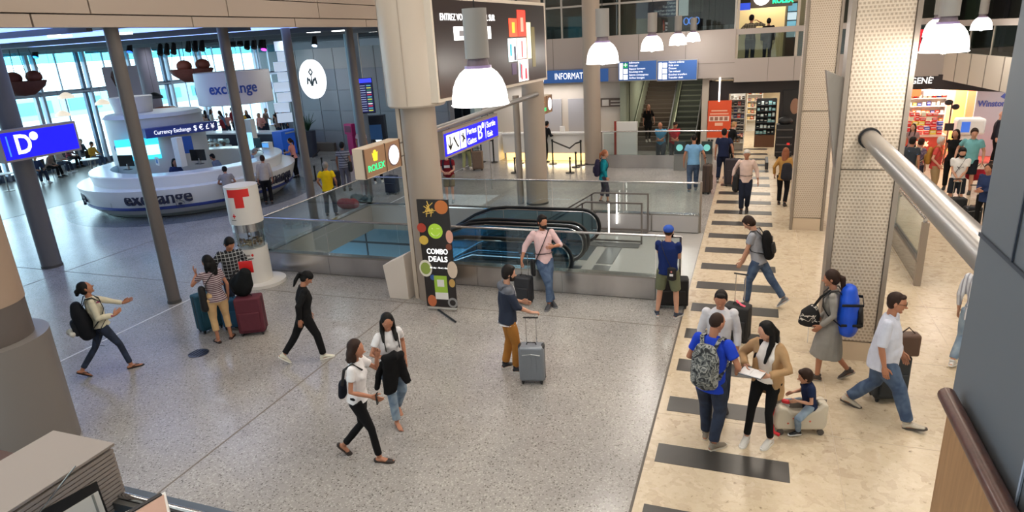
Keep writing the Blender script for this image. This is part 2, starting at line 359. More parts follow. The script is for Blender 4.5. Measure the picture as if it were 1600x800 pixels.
# hall walls and ceilings
M_WALL = mat((196, 190, 182), .6); M_WALLD = mat((130, 130, 132), .6); M_BEIGE = mat((178, 162, 148), .5)
struct('ceiling_hall', MB().bx(-11.2, 14, -4, 40, 8.95, 9.2), mat((190, 184, 176), .7))
struct('ceiling_low', MB().bx(-34, -11.2, 1, 52, 5.6, 5.8), mat((120, 120, 124), .5))
struct('wall_south', MB().bx(-36, 14, -4.2, -4, -5, 9.2), M_WALL)
struct('wall_right', MB().bx(12, 12.2, -4, 40, 0, 9.2), M_WALL)
struct('wall_north', MB().bx(-34, 14, 40, 40.2, 0, 9.2), mat((90, 92, 96), .6))
struct('wall_west', MB().bx(-34, -33.8, -4, 4, 0, 9.2), M_WALL)
struct('wall_low_south', MB().bx(-34, -11, .8, 1, 0, 9), M_WALL)
for k in range(8): MB().bx(-33, -11.5, 5 + 4.2 * k, 5.12 + 4.2 * k, 5.45, 5.6).build('ceiling_beam', mat((88, 90, 96), .5), bpy.data.objects['ceiling_low'], smooth=False)
# fascia band of beige panels above the slim columns (face towards the hall)
fa = thing('fascia_band', 'beige panelled fascia band above the slim grey columns', 'fascia', (-11.1, 12, 5.5))
yy = 1.2
while yy < 27:
    y2 = min(yy + 3.35, 27.4)
    MB().bx(-.1, .1, yy - 12, y2 - 12 - .035, 0, .2).build('lower_panel', M_BEIGE, fa, smooth=False)
    MB().bx(-.14, .07, yy - 12 + 1.1, y2 - 12 + 1.07, .225, .60).build('middle_panel', M_BEIGE, fa, smooth=False)
    MB().bx(-.14, .07, yy - 12 + 1.1, y2 - 12 + 1.07, .62, 3.45).build('upper_panel', M_BEIGE, fa, smooth=False); yy += 3.35
MB().bx(-.16, -.1, -11, 15.4, 0, 3.45).build('backing', M_BLACK, fa, smooth=False)
for k in range(3):
    t = thing('blue_light_panel', 'long blue backlit ceiling panel over the open floor left of the fascia, ' + ('nearest', 'middle', 'farthest')[k], 'ceiling light', (-17.5, 8.5 + 3.6 * k, 5.56)); MB().bx(-5.5, 5.5, -.8, .8, 0, .03).build('diffuser', mat((140, 172, 255), .5, emit=2.0), t, smooth=False); MB().bx(-5.56, 5.56, -.86, .86, .03, .05).build('frame', M_ALU0, t, smooth=False)
# window facade on the left
M_MULL = mat((176, 186, 200), .4, .3); M_MULLD = mat((96, 112, 134), .4, .3)
FXX = -32.
fc = thing('window_facade', 'tall glazed facade with blue-grey mullions beyond the cafe', 'window wall', (FXX, 26, 0)); fc['kind'] = 'structure'
fc.name = 'window_1'
MB().bx(-.06, .06, -25, 24, 3.55, 3.78).build('transom', M_MULL, fc, smooth=False)
MB().bx(-.02, .3, -25, 24, 3.62, 3.68).build('transom_rail', M_MULL, fc, smooth=False)
MB().bx(-.08, .08, -25, 24, 5.72, 6.0).build('window_head', mat((70, 76, 150), .5), fc, smooth=False)
MB().bx(-.08, .08, -25, 24, 0, .25).build('window_sill', M_MULLD, fc, smooth=False)
yy = -24.4; k = 0
while yy < 24:
    MB().bx(-.02, .16, yy, yy + .16, 0, 5.8).build('mullion', M_MULLD if k % 2 else M_MULL, fc, smooth=False)
    MB().bx(-.02, .22, yy + .32, yy + .44, 0, 5.8).build('mullion', M_MULL, fc, smooth=False)
    for j in (1.5,): MB().bx(-.02, .05, yy + j, yy + j + .06, 0, 5.8).build('glazing_bar', M_MULL, fc, smooth=False)
    MB().bx(-.03, -.02, yy + .1, yy + 2.62, .2, 3.6).build('pane', M_GLASSW, fc, smooth=False)
    MB().bx(-.03, -.02, yy + .1, yy + 2.62, 3.7, 5.8).build('pane', M_GLASSW, fc, smooth=False)
    MB().bx(-.05, -.04, yy + .1, yy + 2.62, 5.05, 5.8).build('blind', M_BLIND, fc, smooth=False)
    yy += 2.55; k += 1
# ground outside and pale building beyond
struct('apron_ground', MB().bx(-140, -32.2, -60, 160, -.6, -.5), mat((214, 220, 224), .8))
bo = thing('airport_building', 'pale teal building seen through the left windows', 'building', (-75, 40, -.5))
MB().bx(-2, 2, -60, 60, 0, 2.3).build('wall', mat((150, 205, 220), .6), bo, smooth=False)
for k in range(20): MB().bx(2, 2.1, -58 + 6 * k, -54 + 6 * k, .6, 1.9).build('window', mat((90, 160, 185), .2), bo, smooth=False)
# ------------------------------------------------------------------ columns
M_COLG = mat((102, 96, 93), .45); M_COLB = mat((168, 154, 140), .5); M_COLW = mat((214, 200, 184), .42)
def column(name, label, x, y, r, h, m, n=32, group=None, z0=0.):
    t = thing(name, label, 'column', (x, y, z0), group=group)
    MB().cyl(0, 0, 0, h, r, n).build('shaft', m, t)
    MB().cyl(0, 0, 0, .06, r + .015, n).build('base_ring', mat((96, 94, 92), .4, .6), t)
    return t
for (x, y), lb in zip(((-11.33, 9.56), (-12.0, 13.12), (-12.42, 15.98), (-12.3, 18.95)), ('slim grey column standing on the open floor, nearest of the row under the beige fascia', 'slim grey column rising behind the white donation cylinder', 'slim grey column beside the man in the yellow shirt', 'slim grey column behind the man in the striped tee')):
    column('slim_column', lb, x, y, .125, 5.55, M_COLG)
column('thick_column', 'thick dark grey column carrying the blue D gate sign', -16.8, 10.85, .23, 5.6, mat((104, 102, 102), .45))
# big foreground column with a wider lower casing
t = thing('foreground_column', 'broad beige column at the left edge in the foreground', 'column', (-9.05, 4.78, 0))
MB().cyl(0, 0, 0, 1.62, .68, 48).build('lower_casing', mat((118, 112, 108), .4), t); MB().cyl(0, 0, 1.62, 2.1, .52, 48).build('dark_collar', mat((96, 88, 84), .5), t); MB().cyl(0, 0, 2.1, 8.95, .53, 48).build('shaft', mat((160, 138, 120), .5), t)
# main column with the drum, painted lit edge
t = thing('main_column', 'tall beige column with a wide cream drum around its upper part', 'column', (-5.9, 11.05, 0))
MB().cyl(0, 0, 0, 3.85, .33, 40).build('shaft', M_COLB, t)
MB().bx(-.36, -.28, -.2, .06, .0, 3.85).build('painted_lit_edge', mat((206, 192, 176), .4), t, smooth=False)  # paler strip: light catching the shaft edge, put into the colour
MB().lathe([(.30, 3.82), (.51, 3.82), (.535, 3.85), (.56, 6.2), (.56, 8.9), (.3, 8.9)], n=56).build('drum', mat((198, 185, 170), .38), t)
for a in range(0, 360, 60): MB().bx(.556, .563, -.004, .004, 3.86, 8.9, M=Matrix.Rotation(R(a - 20), 4, 'Z')).build('drum_joint', M_COLB, t, smooth=False)
column('round_column', 'beige round column behind the rope barriers, left of the teal-jacket woman', -6.2, 18.9, .33, 8.95, M_COLB, 40)
column('round_column', 'beige round column in front of the information desk', -5.95, 25.5, .33, 8.95, M_COLB, 40)
MB().cyl(0, 0, 0, 3.3, .1, 20).build('slim_pipe', M_COLB, thing('side_pipe', 'slim pale pipe standing beside the round column behind the barriers', 'pipe', (-6.75, 18.9, 0)))
column('facade_column', 'purple-grey round column in front of the left windows', -28.4, 25.4, .42, 5.6, mat((134, 128, 140), .5))
column('facade_column', 'slim dark column above the crowded cafe, behind the hanging exchange drum', -21.5, 27.5, .22, 5.6, mat((84, 86, 92), .5))
column('facade_column', 'blue-grey round column carrying the flight information screen', -15.9, 24.6, .3, 5.6, mat((112, 128, 146), .4))
# right hand pillars clad in perforated beige panels
M_FRAME = mat((150, 138, 126), .4, .4)
def pillar(label, x0, x1, y0, d):
    t = thing('clad_pillar', label, 'pillar', (x0, y0, 0)); w = x1 - x0
    MB().bx(.03, w - .03, .03, d, 0, 8.95).build('core', mat((150, 136, 122), .5), t, smooth=False)
    for z0, z1 in ((.32, 2.9), (2.92, 5.6), (5.62, 8.9)): MB().bx(.05, w - .05, 0, .03, z0, z1).build('perforated_panel', M_PERF, t, smooth=False)
    for z0, z1 in ((.32, 2.9), (2.92, 5.6), (5.62, 8.9)): MB().bx(0, .03, .12, d - .1, z0, z1).build('side_panel', M_PERF if d > .8 else M_FRAME, t, smooth=False)
    MB().bx(.05, w - .05, -.005, .03, 0, .3).build('base_panel', mat((206, 186, 160), .4), t, smooth=False)
    for q in (-.02, w - .04): MB().bx(q, q + .06, -.03, .09, 0, 8.95).build('edge_trim', M_FRAME, t, smooth=False)
    return t
pillar('wide near pillar clad in perforated beige panels with a steel tube fixed to it', 1.14, 1.91, 10.0, .65)
pillar('narrower second pillar clad in perforated beige panels behind the first', 1.02, 1.75, 17.05, 1.0)
t = thing('wedge_bracket', 'triangular grey metal fin on the side of the near pillar', 'bracket', (1.12, 10.1, 0))
MB().prism([(0, 2.9), (0, 4.15), (-.22, 4.25)], 0, .25, lambda u, v, w: (u, w, v)).build('fin', mat((160, 150, 140), .35, .5), t, smooth=False)
tag(MB().tube([(1.5, 9.98, 3.35), (1.5, 2.6, 3.35)], .115, 28).build('steel_tube', M_TUBE), 'thick pale steel tube running from the near pillar to the blue-grey wall', 'tube')
t = thing('tube_flange', 'dark ring where the steel tube meets the near pillar', 'flange', (1.5, 9.97, 3.35)); MB().tube([(0, .04, 0), (0, -.03, 0)], .14, 28).build('ring', M_BLACK, t)
# low steel balustrade on the right
t = thing('steel_balustrade', 'low polished steel balustrade with posts behind the near pillar', 'balustrade', (3.12, 13.5, 0))
M_MIRR = mat((150, 148, 146), .08, 1.)
MB().bx(-.02, .0, 0, 5.4, .02, .46).build('steel_panel', M_MIRR, t, smooth=False); MB().bx(-.05, .07, 0, 5.4, .46, .5).build('capping', mat((110, 106, 102), .3, .8), t, smooth=False)
for y in (.05, 2.6, 5.3): MB().cyl(0, y, .45, 1.3, .035, 12).build('post', M_STEEL, t)
MB().tube([(0, 0, 1.3), (0, 5.4, 1.3)], .03, 12).build('handrail', M_STEEL, t); MB().bx(-.005, .005, .1, 5.3, .52, 1.25).build('glass_panel', M_GLASS, t, smooth=False)
MB().bx(-.05, .06, -.04, .06, 0, 1.25).build('end_post', M_FRAME, t, smooth=False)
# blue-grey wall and wood balustrade, near right; balcony ledge near left
M_BLUEG = mat((98, 103, 110), .5)
wr = struct('wall_near_right', MB().bx(.89, 1.05, -.5, 3.0, 3.3, 9), M_BLUEG)
MB().bx(.882, .888, -.4, 2.998, 4.02, 4.035).build('panel_joint', mat((50, 58, 70), .5), wr, smooth=False)
MB().bx(.882, .888, 2.2, 2.212, 3.3, 4.02).build('panel_joint', mat((160, 172, 190), .5), wr, smooth=False)
MB().bx(.882, .888, 2.62, 2.63, 4.03, 6).build('panel_joint', mat((60, 68, 80), .5), wr, smooth=False)
t = thing('wood_balustrade', 'oak balustrade panel with a dark brown top rail at the lower right', 'balustrade', (.84, -.5, 2.2))
MB().bx(0, .05, 0, 1.95, -2.2, 1.12).build('wood_panel', M_WOOD, t, smooth=False); MB().bx(0, .05, 1.955, 3.35, -2.2, 1.12).build('wood_panel', M_WOOD, t, smooth=False)
MB().tube([(-.005, 0, 1.15), (-.005, 3.38, 1.15)], .034, 16).build('top_rail', M_WOODD, t)
lg = struct('trim_1', MB().bx(-4.2, .8, -.5, 1.40, 3.12, 3.24), mat((70, 96, 134), .25))
t = thing('balcony_edge_rail', 'chrome edge rail along the slate-blue balcony ledge at the bottom left', 'rail', (-2.4, 1.44, 3.28))
MB().tube([(-1.6, 0, 0), (3, 0, 0)], .016, 12).build('tube_rail', M_CHROME, t); MB().bx(-1.6, 3, .02, .05, -.1, -.0).build('trim_plate', mat((92, 104, 120), .4, .6), t, smooth=False)
MB().bx(-1.6, 3, -.04, -.018, -.05, -.0).build('trim_plate', mat((120, 120, 118), .3, .8), t, smooth=False)
struct('wall_balcony_front', MB().bx(-4.2, .8, 1.38, 1.46, 0.0, 3.12), mat((86, 96, 112), .4))
# ------------------------------------------------------------------ escalator opening
M_LAND = mat((176, 174, 170), .22, var=.05)
os_ = thing('opening_surround', 'brushed steel surround of the escalator opening with glass parapet', 'balustrade', (0, 0, 0)); 
def fascia(x0, y0, x1, y1, inner):     # steel upstand between two points
    L_ = math.hypot(x1 - x0, y1 - y0); a = math.atan2(y1 - y0, x1 - x0); M = Matrix.Translation((x0, y0, 0)) @ Matrix.Rotation(a, 4, 'Z'); n = max(1, round(L_ / 1.9))
    for k in range(n):
        a0 = L_ * k / n; a1 = L_ * (k + 1) / n - .006
        MB().bx(a0, a1, -.015, .0, .02, .44, M=M).build('steel_panel', M_STEEL, os_, smooth=False)
        MB().bx(a0 + .01, a1 - .01, .05, .062, .46, 1.25, M=M).build('glass_panel', M_GLASS, os_, smooth=False)
        MB().bx(a0, a1, inner, inner + .02, -.3, .44, M=M).build('inner_panel', mat((150, 148, 142), .45), os_, smooth=False)
    MB().bx(0, L_, -.03, .16, .44, .475, M=M).build('capping', mat((168, 166, 162), .22, .9), os_, smooth=False)
    MB().bx(0, L_, .0, .13, -.3, .44, M=M).build('upstand_core', mat((120, 118, 116), .5), os_, smooth=False)
    MB().limb([M @ Vector((0, .056, 1.27)), M @ Vector((L_, .056, 1.27))], [.024, .024], 12, 'flat').build('handrail', M_STEEL, os_)
fascia(PX0, PY0, PX1 - .45, PY0, .135); fascia(PX0, PY1, PX0, PY0, .135)
fascia(PX1, PY1, PX0, PY1, .135)
MB().bx(PX1 - .45, PX1, PY0 + .045, PY0 + .067, 0.0, 1.25).build('glass_panel', M_GLASS, os_, smooth=False)
MB().limb([(PX1 - .5, PY0 + .056, 1.27), (PX1, PY0 + .056, 1.27)], [.024, .024], 12, 'flat').build('handrail', M_STEEL, os_)
MB().bx(PX1 - .03, PX1 + .01, PY0 + .03, PY0 + .08, 0, 1.28).build('end_post', M_STEEL, os_, smooth=False)
MB().bx(PX1 - .02, PX1 + .03, PY1 - .09, PY1 + .0, 0, 1.3).build('end_post', M_FRAME, os_, smooth=False)
# painted upstand panels that face the landing
for a, b in ((-2.28, -1.15), (-3.75, -2.32)): MB().bx(a, b, PY1 - .2, PY1 - .14, .03, .44).build('landing_panel', mat((170, 168, 168), .4), os_, smooth=False)
lf = struct('floor', MB().bx(EX - .9, XB - .02, PY0 + .14, PY1 - .14, -.29, .004), M_LAND)
for a in (12.2, 13.62): MB().bx(EX - .15, EX + .22, a, a + 1.3, .004, .012).build('comb_mat', mat((120, 120, 120), .35, .6), lf, smooth=False)
def escalator(y0, y1, label, xs=-4.35):
    t = thing('escalator', label, 'escalator', (0, 0, 0), group=None)
    xi, sl = -6.1, math.tan(R(30)); xe = -12.6
    def prof(r, x_new=-3.72, top=.9):     # handrail path at offset
        P = []
        for a in range(-90, 91, 15): P.append((x_new + r * 0 + r * math.cos(R(a)), top - r + r * math.sin(R(a))))
        P.append((xi + .4, top)); P.append((xi, top - .05)); P.append((xi - .45, top - .22)); P.append((xe, top - .22 - (xi - .45 - xe) * sl)); return P
    R_ = .40
    for y in (y0, y1):
        P = prof(R_); pts = [(-4.15, y, .9 - 2 * R_)] + [(p[0] - .02, y, p[1]) for p in P]
        MB().limb(pts, [(.026, .04)] * len(pts), 12, 'round', ref=(0, 1, 0)).build('handrail', M_RUB, t)
        Q = [(p[0] - .03, y, p[1]) for p in prof(R_ - .045, top=.85)]
        MB().tube(Q, .018, 8).build('handrail_track', M_CHROME, t)
        # glass panel: outline inside the handrail, split in panes
        top = [(x, z - .05) for x, z in P if x < -3.6][::1]
        arc = [(p[0] - .04, p[1] * 1. ) for p in P[:13]]
        outl = [(a - .0, b) for a, b in arc] + [(-4.9, .85), (-4.9, .02), (-3.9, .02)]
        MB().prism(outl, y - .006, y + .006, lambda u, v, w_: (u, w_, v)).build('glass_panel', M_GLASSB, t, smooth=False)
        MB().prism([(-4.92, .85), (xi + .3, .85), (xi + .3, .0), (-4.92, .02)], y - .006, y + .006, lambda u, v, w_: (u, w_, v)).build('glass_panel', M_GLASSB, t, smooth=False)
        xx = xi + .28
        def ztop(x): return .85 if x > xi else (.8 - .17 * (xi - x) / .45 if x > xi - .45 else .63 - (xi - .45 - x) * sl)
        while xx > xe:
            x2 = max(xx - 1.5, xe)
            mids = [x for x in (xi, xi - .45) if x2 < x < xx]
            outl = [(xx, ztop(xx))] + [(x, ztop(x)) for x in mids] + [(x2, ztop(x2)), (x2, ztop(x2) - .85)] + [(x, ztop(x) - .85) for x in mids[::-1]] + [(xx, ztop(xx) - .85)]
            MB().prism(outl, y - .006, y + .006, lambda u, v, w_: (u, w_, v)).build('glass_panel', M_GLASSB, t, smooth=False); xx = x2 - .02
        s0 = y - .09 if y == y0 else y - .03; s1 = y + .03 if y == y0 else y + .09
        MB().prism([(-3.6, .07), (xi, .07), (xi - .45, -.1), (xe, -.1 - (xi - .45 - xe) * sl), (xe, -.5 - (xi - .45 - xe) * sl), (xi - .3, -.5), (-3.6, -.3)], s0, s1, lambda u, v, w_: (u, w_, v)).build('skirt', mat((164, 172, 180), .25, .9), t, smooth=False)
        yl = y + (.035 if y == y0 else -.035)
        MB().tube([(-4.3, yl, .1), (xi, yl, .1), (xi - .45, yl, -.07), (xe, yl, -.07 - (xi - .45 - xe) * sl)], .012, 6).build('skirt_light', mat((225, 238, 255), .3, emit=.9), t)
    MB().bx(-4.9, -3.4, y0 + .05, y1 - .05, -.05, .012).build('comb_plate', mat((140, 142, 146), .3, .9), t, smooth=False)
    M_ST = mat((72, 78, 86), .35, .7); x = -4.92; z = 0.; k = 0
    while x > xe:
        if x > xi + .3: dz = 0.
        elif x > xi: dz = .09
        else: dz = .22
        z -= dz; MB().bx(x - .385, x, y0 + .06, y1 - .06, z - .26, z).build('step', M_ST, t, smooth=False); x -= .395
    MB().bx(-4.6, -4.25, y0 + .1, y0 + .13, .3, .4).build('sensor_box', M_BLACK, t, smooth=False)
    MB().prism([(-3.6, -.3), (xi - .3, -.5), (xe, -.6 - (xi - .45 - xe) * sl), (xe, -1.2 - (xi - .45 - xe) * sl), (xi - .3, -1.2), (-3.6, -1.0)], y0, y1, lambda u, v, w_: (u, w_, v)).build('truss', mat((130, 140, 150), .5), t, smooth=False)
    return t
e1 = escalator(12.3, 13.45, 'nearer escalator descending to the left behind the steel parapet')
e2 = escalator(13.75, 14.9, 'farther escalator descending to the left, beside the stairs')
MB().cyl(-4.42, 12.42, .25, .27, .03, 10).build('green_lamp', mat((60, 255, 140), .4, emit=6), e2)
# stair beside the escalators with tubular rails
st = thing('staircase', 'stairs descending to the left beyond the escalators', 'stairs', (0, 0, 0))
for k in range(24): MB().bx(-3.75 - .3 * (k + 1), -3.75 - .3 * k, 15.2, 16.28, -.18 * (k + 1) - .2, -.18 * (k + 1)).build('step', mat((150, 150, 150), .35), st, smooth=False)
for y, lb in ((15.2, 'nearer'), (16.2, 'farther')):
    r_ = thing('stair_rail', 'square tubular stair rail with an open end loop, %s of the two' % lb, 'handrail', (0, y, 0)); M_R = mat((128, 122, 118), .4, .5)
    MB().bx(-3.75, -2.36, -.02, .02, 1.0, 1.04).build('top_rail', M_R, r_, smooth=False)
    MB().bx(-2.4, -2.36, -.02, .02, .0, 1.0).build('post', M_R, r_, smooth=False); MB().bx(-3.85, -3.81, -.02, .02, 0, 1.0).build('post', M_R, r_, smooth=False)
    MB().bx(-3.81, -2.4, -.02, .02, .05, .09).build('lower_rail', M_R, r_, smooth=False)
    MB().prism([(-3.75, 1.04), (-3.75, 1.0), (-8.6, 1.0 - 2.9), (-8.6, 1.04 - 2.9)], -.02, .02, lambda u, v, w_: (u, w_, v)).build('sloping_rail', M_R, r_, smooth=False)
    MB().bx(-3.2, -3.17, .03, .06, .2, 1.0).build('light_tube', mat((255, 252, 244), .4, emit=5), r_, smooth=False)
    MB().bx(-3.9, -2.4, -.35 if y < 16 else -.1, .0, .01, .02).build('dark_grille', mat((92, 92, 92), .5), r_, smooth=False)
# ================================================================== BACKGROUND
M_WHITE = mat((232, 230, 226), .4); M_WHITEG = mat((236, 236, 234), .22); M_TXTD = mat((30, 40, 84), .5); M_NAVY = mat((38, 56, 126), .4)
M_ALU = mat((176, 172, 166), .35, .5); M_WTXT = mat((255, 255, 255), .5, emit=1.0); M_DARK = mat((38, 36, 38), .5)
M_SIGNB = mat((20, 26, 235), .4, emit=.75, ecol=(26, 20, 250)); M_DIRB = mat((52, 92, 156), .4, emit=.35)
# ---- gallery / information wall across the far side
M_GAL = mat((168, 158, 152), .55); M_GALW = mat((200, 190, 176), .55)
wn = struct('wall_gallery_front', MB().bx(-11.5, -.78, 26.95, 27.25, 3.08, 4.84), M_GAL)
for x in (-9.6, -7.9, -6.1, -4.4, -2.6): MB().bx(x, x + .02, 26.94, 26.96, 3.08, 4.84).build('panel_joint', mat((120, 114, 108), .6), wn, smooth=False)
MB().bx(-11.5, -.78, 26.94, 26.96, 3.62, 3.635).build('panel_joint', mat((120, 114, 108), .6), wn, smooth=False)
w2 = struct('wall_gallery_front', MB().bx(-.78, 6.1, 26.95, 27.25, 2.9, 3.76), M_GAL)
for x in (.4, 1.3, 3, 4.6): MB().bx(x, x + .015, 26.94, 26.96, 2.9, 3.76).build('panel_joint', mat((120, 114, 108), .6), w2, smooth=False)
struct('floor_gallery', MB().bx(-11.5, -5.2, 27.25, 39, 3.1, 3.5).bx(-5.2, -1.7, 27.25, 28.4, 3.1, 3.5).bx(-1.7, 12, 27.25, 39, 3.1, 3.5), mat((150, 138, 124), .3))
struct('floor_gallery', MB().bx(6.7, 12, 20, 27.25, 2.95, 3.45), mat((150, 138, 124), .3))
w3 = struct('wall_gallery_side', MB().prism([(6.05, 26.95), (6.62, 19.8), (6.8, 19.8), (6.3, 27.25)], 2.78, 3.7, lambda u, v, w_: (u, v, w_)), M_GALW)
for k in range(1, 6):
    f = k / 6; MB().bx(6.03 + .57 * f, 6.06 + .57 * f, 26.95 - 7.15 * f, 26.98 - 7.15 * f, 2.78, 3.7).build('panel_joint', mat((130, 120, 110), .6), w3, smooth=False)
tg = thing('gallery_balustrade', 'glass balustrade with a wide top rail on the upper gallery beside the pillars', 'balustrade', (0, 27.05, 3.76))
MB().bx(-.78, 6.2, -.06, .1, .86, 1.06).build('top_rail', M_GAL, tg, smooth=False)
for x in (-.78, 1.28, 3.3, 5.9): MB().bx(x, x + .09, -.04, .08, 0, 5).build('post', mat((184, 174, 160), .5), tg, smooth=False)
for x in (-.7, 1.38, 3.4): MB().bx(x, x + 1.95, .0, .015, 0, .86).build('glass_panel', M_GLASSD, tg, smooth=False)
tg = thing('gallery_balustrade', 'glass balustrade with a top rail on the upper gallery above the cigarette billboard', 'balustrade', (0, 0, 3.7))
MB().prism([(6.05, 26.95), (6.62, 19.8), (6.75, 19.8), (6.2, 26.95)], .82, 1.0, lambda u, v, w_: (u, v, w_)).build('top_rail', M_GAL, tg, smooth=False)
for k in range(5):
    f = k / 4.; x = 6.1 + .55 * f; y = 26.8 - 6.9 * f; MB().bx(x, x + .05, y, y + .05, 0, .85).build('post', mat((184, 174, 160), .5), tg, smooth=False)
MB().prism([(6.12, 26.9), (6.66, 19.9), (6.67, 19.9), (6.13, 26.9)], 0, .82, lambda u, v, w_: (u, v, w_)).build('glass_panel', M_GLASSD, tg, smooth=False)
# gallery glazing (left part) with frames
t = thing('window_2', 'long gallery window band with metal frames above the information sign', 'window', (0, 27.1, 4.84)); t['kind'] = 'structure'
for x in (-9.6, -8.25, -7.55, -5.2, -3, -.86): MB().bx(x, x + .07, -.05, .05, 0, 4).build('window_frame', M_ALU, t, smooth=False)
for a, b in ((-9.5, -8.25), (-8.18, -7.55), (-7.48, -5.2), (-5.13, -3), (-2.93, -.86)): MB().bx(a, b, -.005, .005, 0, 4).build('pane', M_GLASSD, t, smooth=False)
MB().bx(-9.6, -.8, -.06, .06, 1.15, 1.22).build('window_frame', M_ALU, t, smooth=False)
struct('wall_gallery_back', MB().bx(-11.5, 12, 35.9, 36.1, 3.5, 8.9), mat((96, 100, 92), .6))
struct('ceiling_gallery', MB().bx(-11.5, 12, 27.3, 39, 6.55, 6.7), mat((88, 88, 84), .6))
def lightbox(name, lb, cat, x0, x1, y, z0, z1, m, group=None):
    return tag(MB().bx(x0, x1, y, y + .08, z0, z1).build(name, m, smooth=False), lb, cat, group)
for i, (x, y) in enumerate(((-8.4, 30), (-6.2, 31), (-3.6, 29.5), (-2.9, 31), (-2.2, 32.5), (.2, 30), (3.5, 30), (6, 29))):
    t = thing('gallery_downlight', 'small rectangular ceiling light in the upper gallery, ' + ('leftmost', 'second from the left', 'third from the left', 'fourth from the left', 'fifth from the left', 'sixth from the left', 'seventh from the left', 'rightmost')[i], 'ceiling light', (x, y, 6.5), group='gallery ceiling lights')
    MB().bx(-.25, .25, -.1, .1, 0, .04).build('diffuser', mat((255, 250, 235), .4, emit=6), t, smooth=False)
    if i in (0, 3, 6): l = area('gallery_light', (x, y + .3, 6.45), .8, .8, 50, WARM)
area('gallery_light', (.3, 31, 6.3), 1.5, 1.5, 110, (1, .82, .6))
lightbox('shop_window', 'warm lit shop window far back in the upper gallery', 'shop window', -6.9, -6.1, 35.83, 4.6, 5.6, mat((230, 200, 120), .5, emit=.7))
lightbox('shop_window', 'narrow warm shop window right of the larger one in the gallery', 'shop window', -5.8, -5.4, 35.83, 4.7, 5.5, mat((230, 205, 130), .5, emit=.6))
lightbox('teal_display', 'teal lit display behind the gallery glass above the information sign', 'display', -9.6, -7.8, 35.83, 4.5, 5.9, mat((70, 120, 130), .4, emit=.35))
t = thing('gallery_direction_sign', 'blue direction sign hanging inside the upper gallery', 'sign', (-3.6, 29.2, 5.45))
MB().bx(-1.3, .45, 0, .1, 0, .62).build('sign_panel', mat((34, 84, 132), .4, emit=.25), t, smooth=False); MB().bx(.46, .85, 0, .1, 0, .62).build('pictogram_panel', M_WTXT, t, smooth=False)
for k, s in enumerate(('Détaxe', 'Tax refund', 'Guichet transfert', 'Transfer desk')): text(s, .13, Matrix.Translation((-3.2, 29.17, 5.98 - .14 * k)) @ Matrix.Rotation(R(90), 4, 'X'), M_WTXT, t, align='RIGHT')
t = thing('exchange_logo_sign', 'dark sign with a glowing blue looped logo in the upper gallery', 'sign', (-2.7, 30.5, 5.0))
MB().bx(-.5, .5, 0, .1, -.1, .6).build('sign_panel', mat((20, 30, 50), .4), t, smooth=False); MB().cyl(0, .05, .6, 1.55, .02, 8).build('hanger', M_DARK, t)
for k in range(3): MB().limb([(-.24 + .22 * k + .10 * math.cos(R(a)), -.03, .25 + .14 * math.sin(R(a))) for a in range(0, 361, 30)], [.022] * 13, 6, 'flat').build('logo_ring', mat((90, 150, 255), .4, emit=3), t)
lightbox('dark_screen', 'black suspended box behind the gallery glass, right end', 'screen', -2.1, -.85, 28.5, 5.0, 6.2, M_BLACK)
t = thing('seat_row', 'row of pale seat backs on the gallery beside the glass edge', 'seating', (-1.5, 27.8, 3.5))
for k in range(5): MB().bx(-.6 + .26 * k, -.37 + .26 * k, 0, .05, .0, 1.5).build('seat_back', mat((170, 176, 186), .5), t, smooth=False)
# sign group above the right gallery
t = thing('gallery_clock_sign', 'brown lit sign with crown, green lettering and round white clock on the gallery', 'sign', (.3, 28.4, 5.55))
MB().bx(-.65, .85, 0, .12, 0, .75).build('sign_box', mat((112, 98, 88), .5), t, smooth=False)
MB().limb([(-.25, -.0, .38), (-.25, -.03, .38)], [.3, .3], 28, 'flat').build('clock_face', mat((255, 255, 255), .4, emit=3), t)
text('ROLEX', .24, face_y((.8, 28.38, 5.75)), mat((30, 220, 140), .4, emit=2.5), t, width=.75, bold=.01)
lightbox('blue_shop_sign', 'blue lit shop lettering panel above the people on the gallery', 'sign', -.75, -.34, 28.45, 5.5, 5.75, mat((40, 70, 190), .4, emit=1.2))
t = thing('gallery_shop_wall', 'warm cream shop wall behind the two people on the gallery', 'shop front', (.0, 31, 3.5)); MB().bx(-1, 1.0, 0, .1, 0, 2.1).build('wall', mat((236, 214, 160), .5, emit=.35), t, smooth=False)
MB().bx(1.0, 1.9, -.2, .1, 0, 2.6).build('wall', mat((140, 136, 112), .5), t, smooth=False)
t = thing('product_screen', 'tall blue-white lit product display on the gallery by the pillar', 'display', (1.15, 29, 3.9))
MB().bx(-.14, .22, .06, .1, -.4, 1.8).build('frame', M_DARK, t, smooth=False)
for k in range(4): MB().bx(-.12, .2, 0, .06, .5 + .32 * k, .78 + .32 * k).build('shelf_panel', mat((110, 170, 190) if k % 2 else (190, 215, 225), .4, emit=.8), t, smooth=False)
# dark ceiling-height glazing right upper
struct('wall_gallery_dark', MB().bx(8.4, 8.6, 19.5, 36, 3.4, 8.9), mat((44, 48, 46), .4))
t = thing('panel_wall', 'row of tall green, black and red panels behind the upper right gallery rail', 'wall panels', (8.25, 30, 3.5))
for k, c in enumerate(((70, 92, 76), (28, 28, 34), (84, 110, 96), (112, 26, 34))): MB().bx(0, .14, 3 - 3.6 * k, 4.4 - 3.6 * k, 0, 4.6).build('panel', mat(c, .5), t, smooth=False)
tag(MB().ell((5.5, 28.2, 4.35), (.14, .14, .1)).cyl(5.5, 28.2, 3.5, 4.3, .02, 8).build('red_lamp', mat((255, 30, 50), .4, emit=5)), 'small red lamp glowing behind the near right pendant', 'lamp')
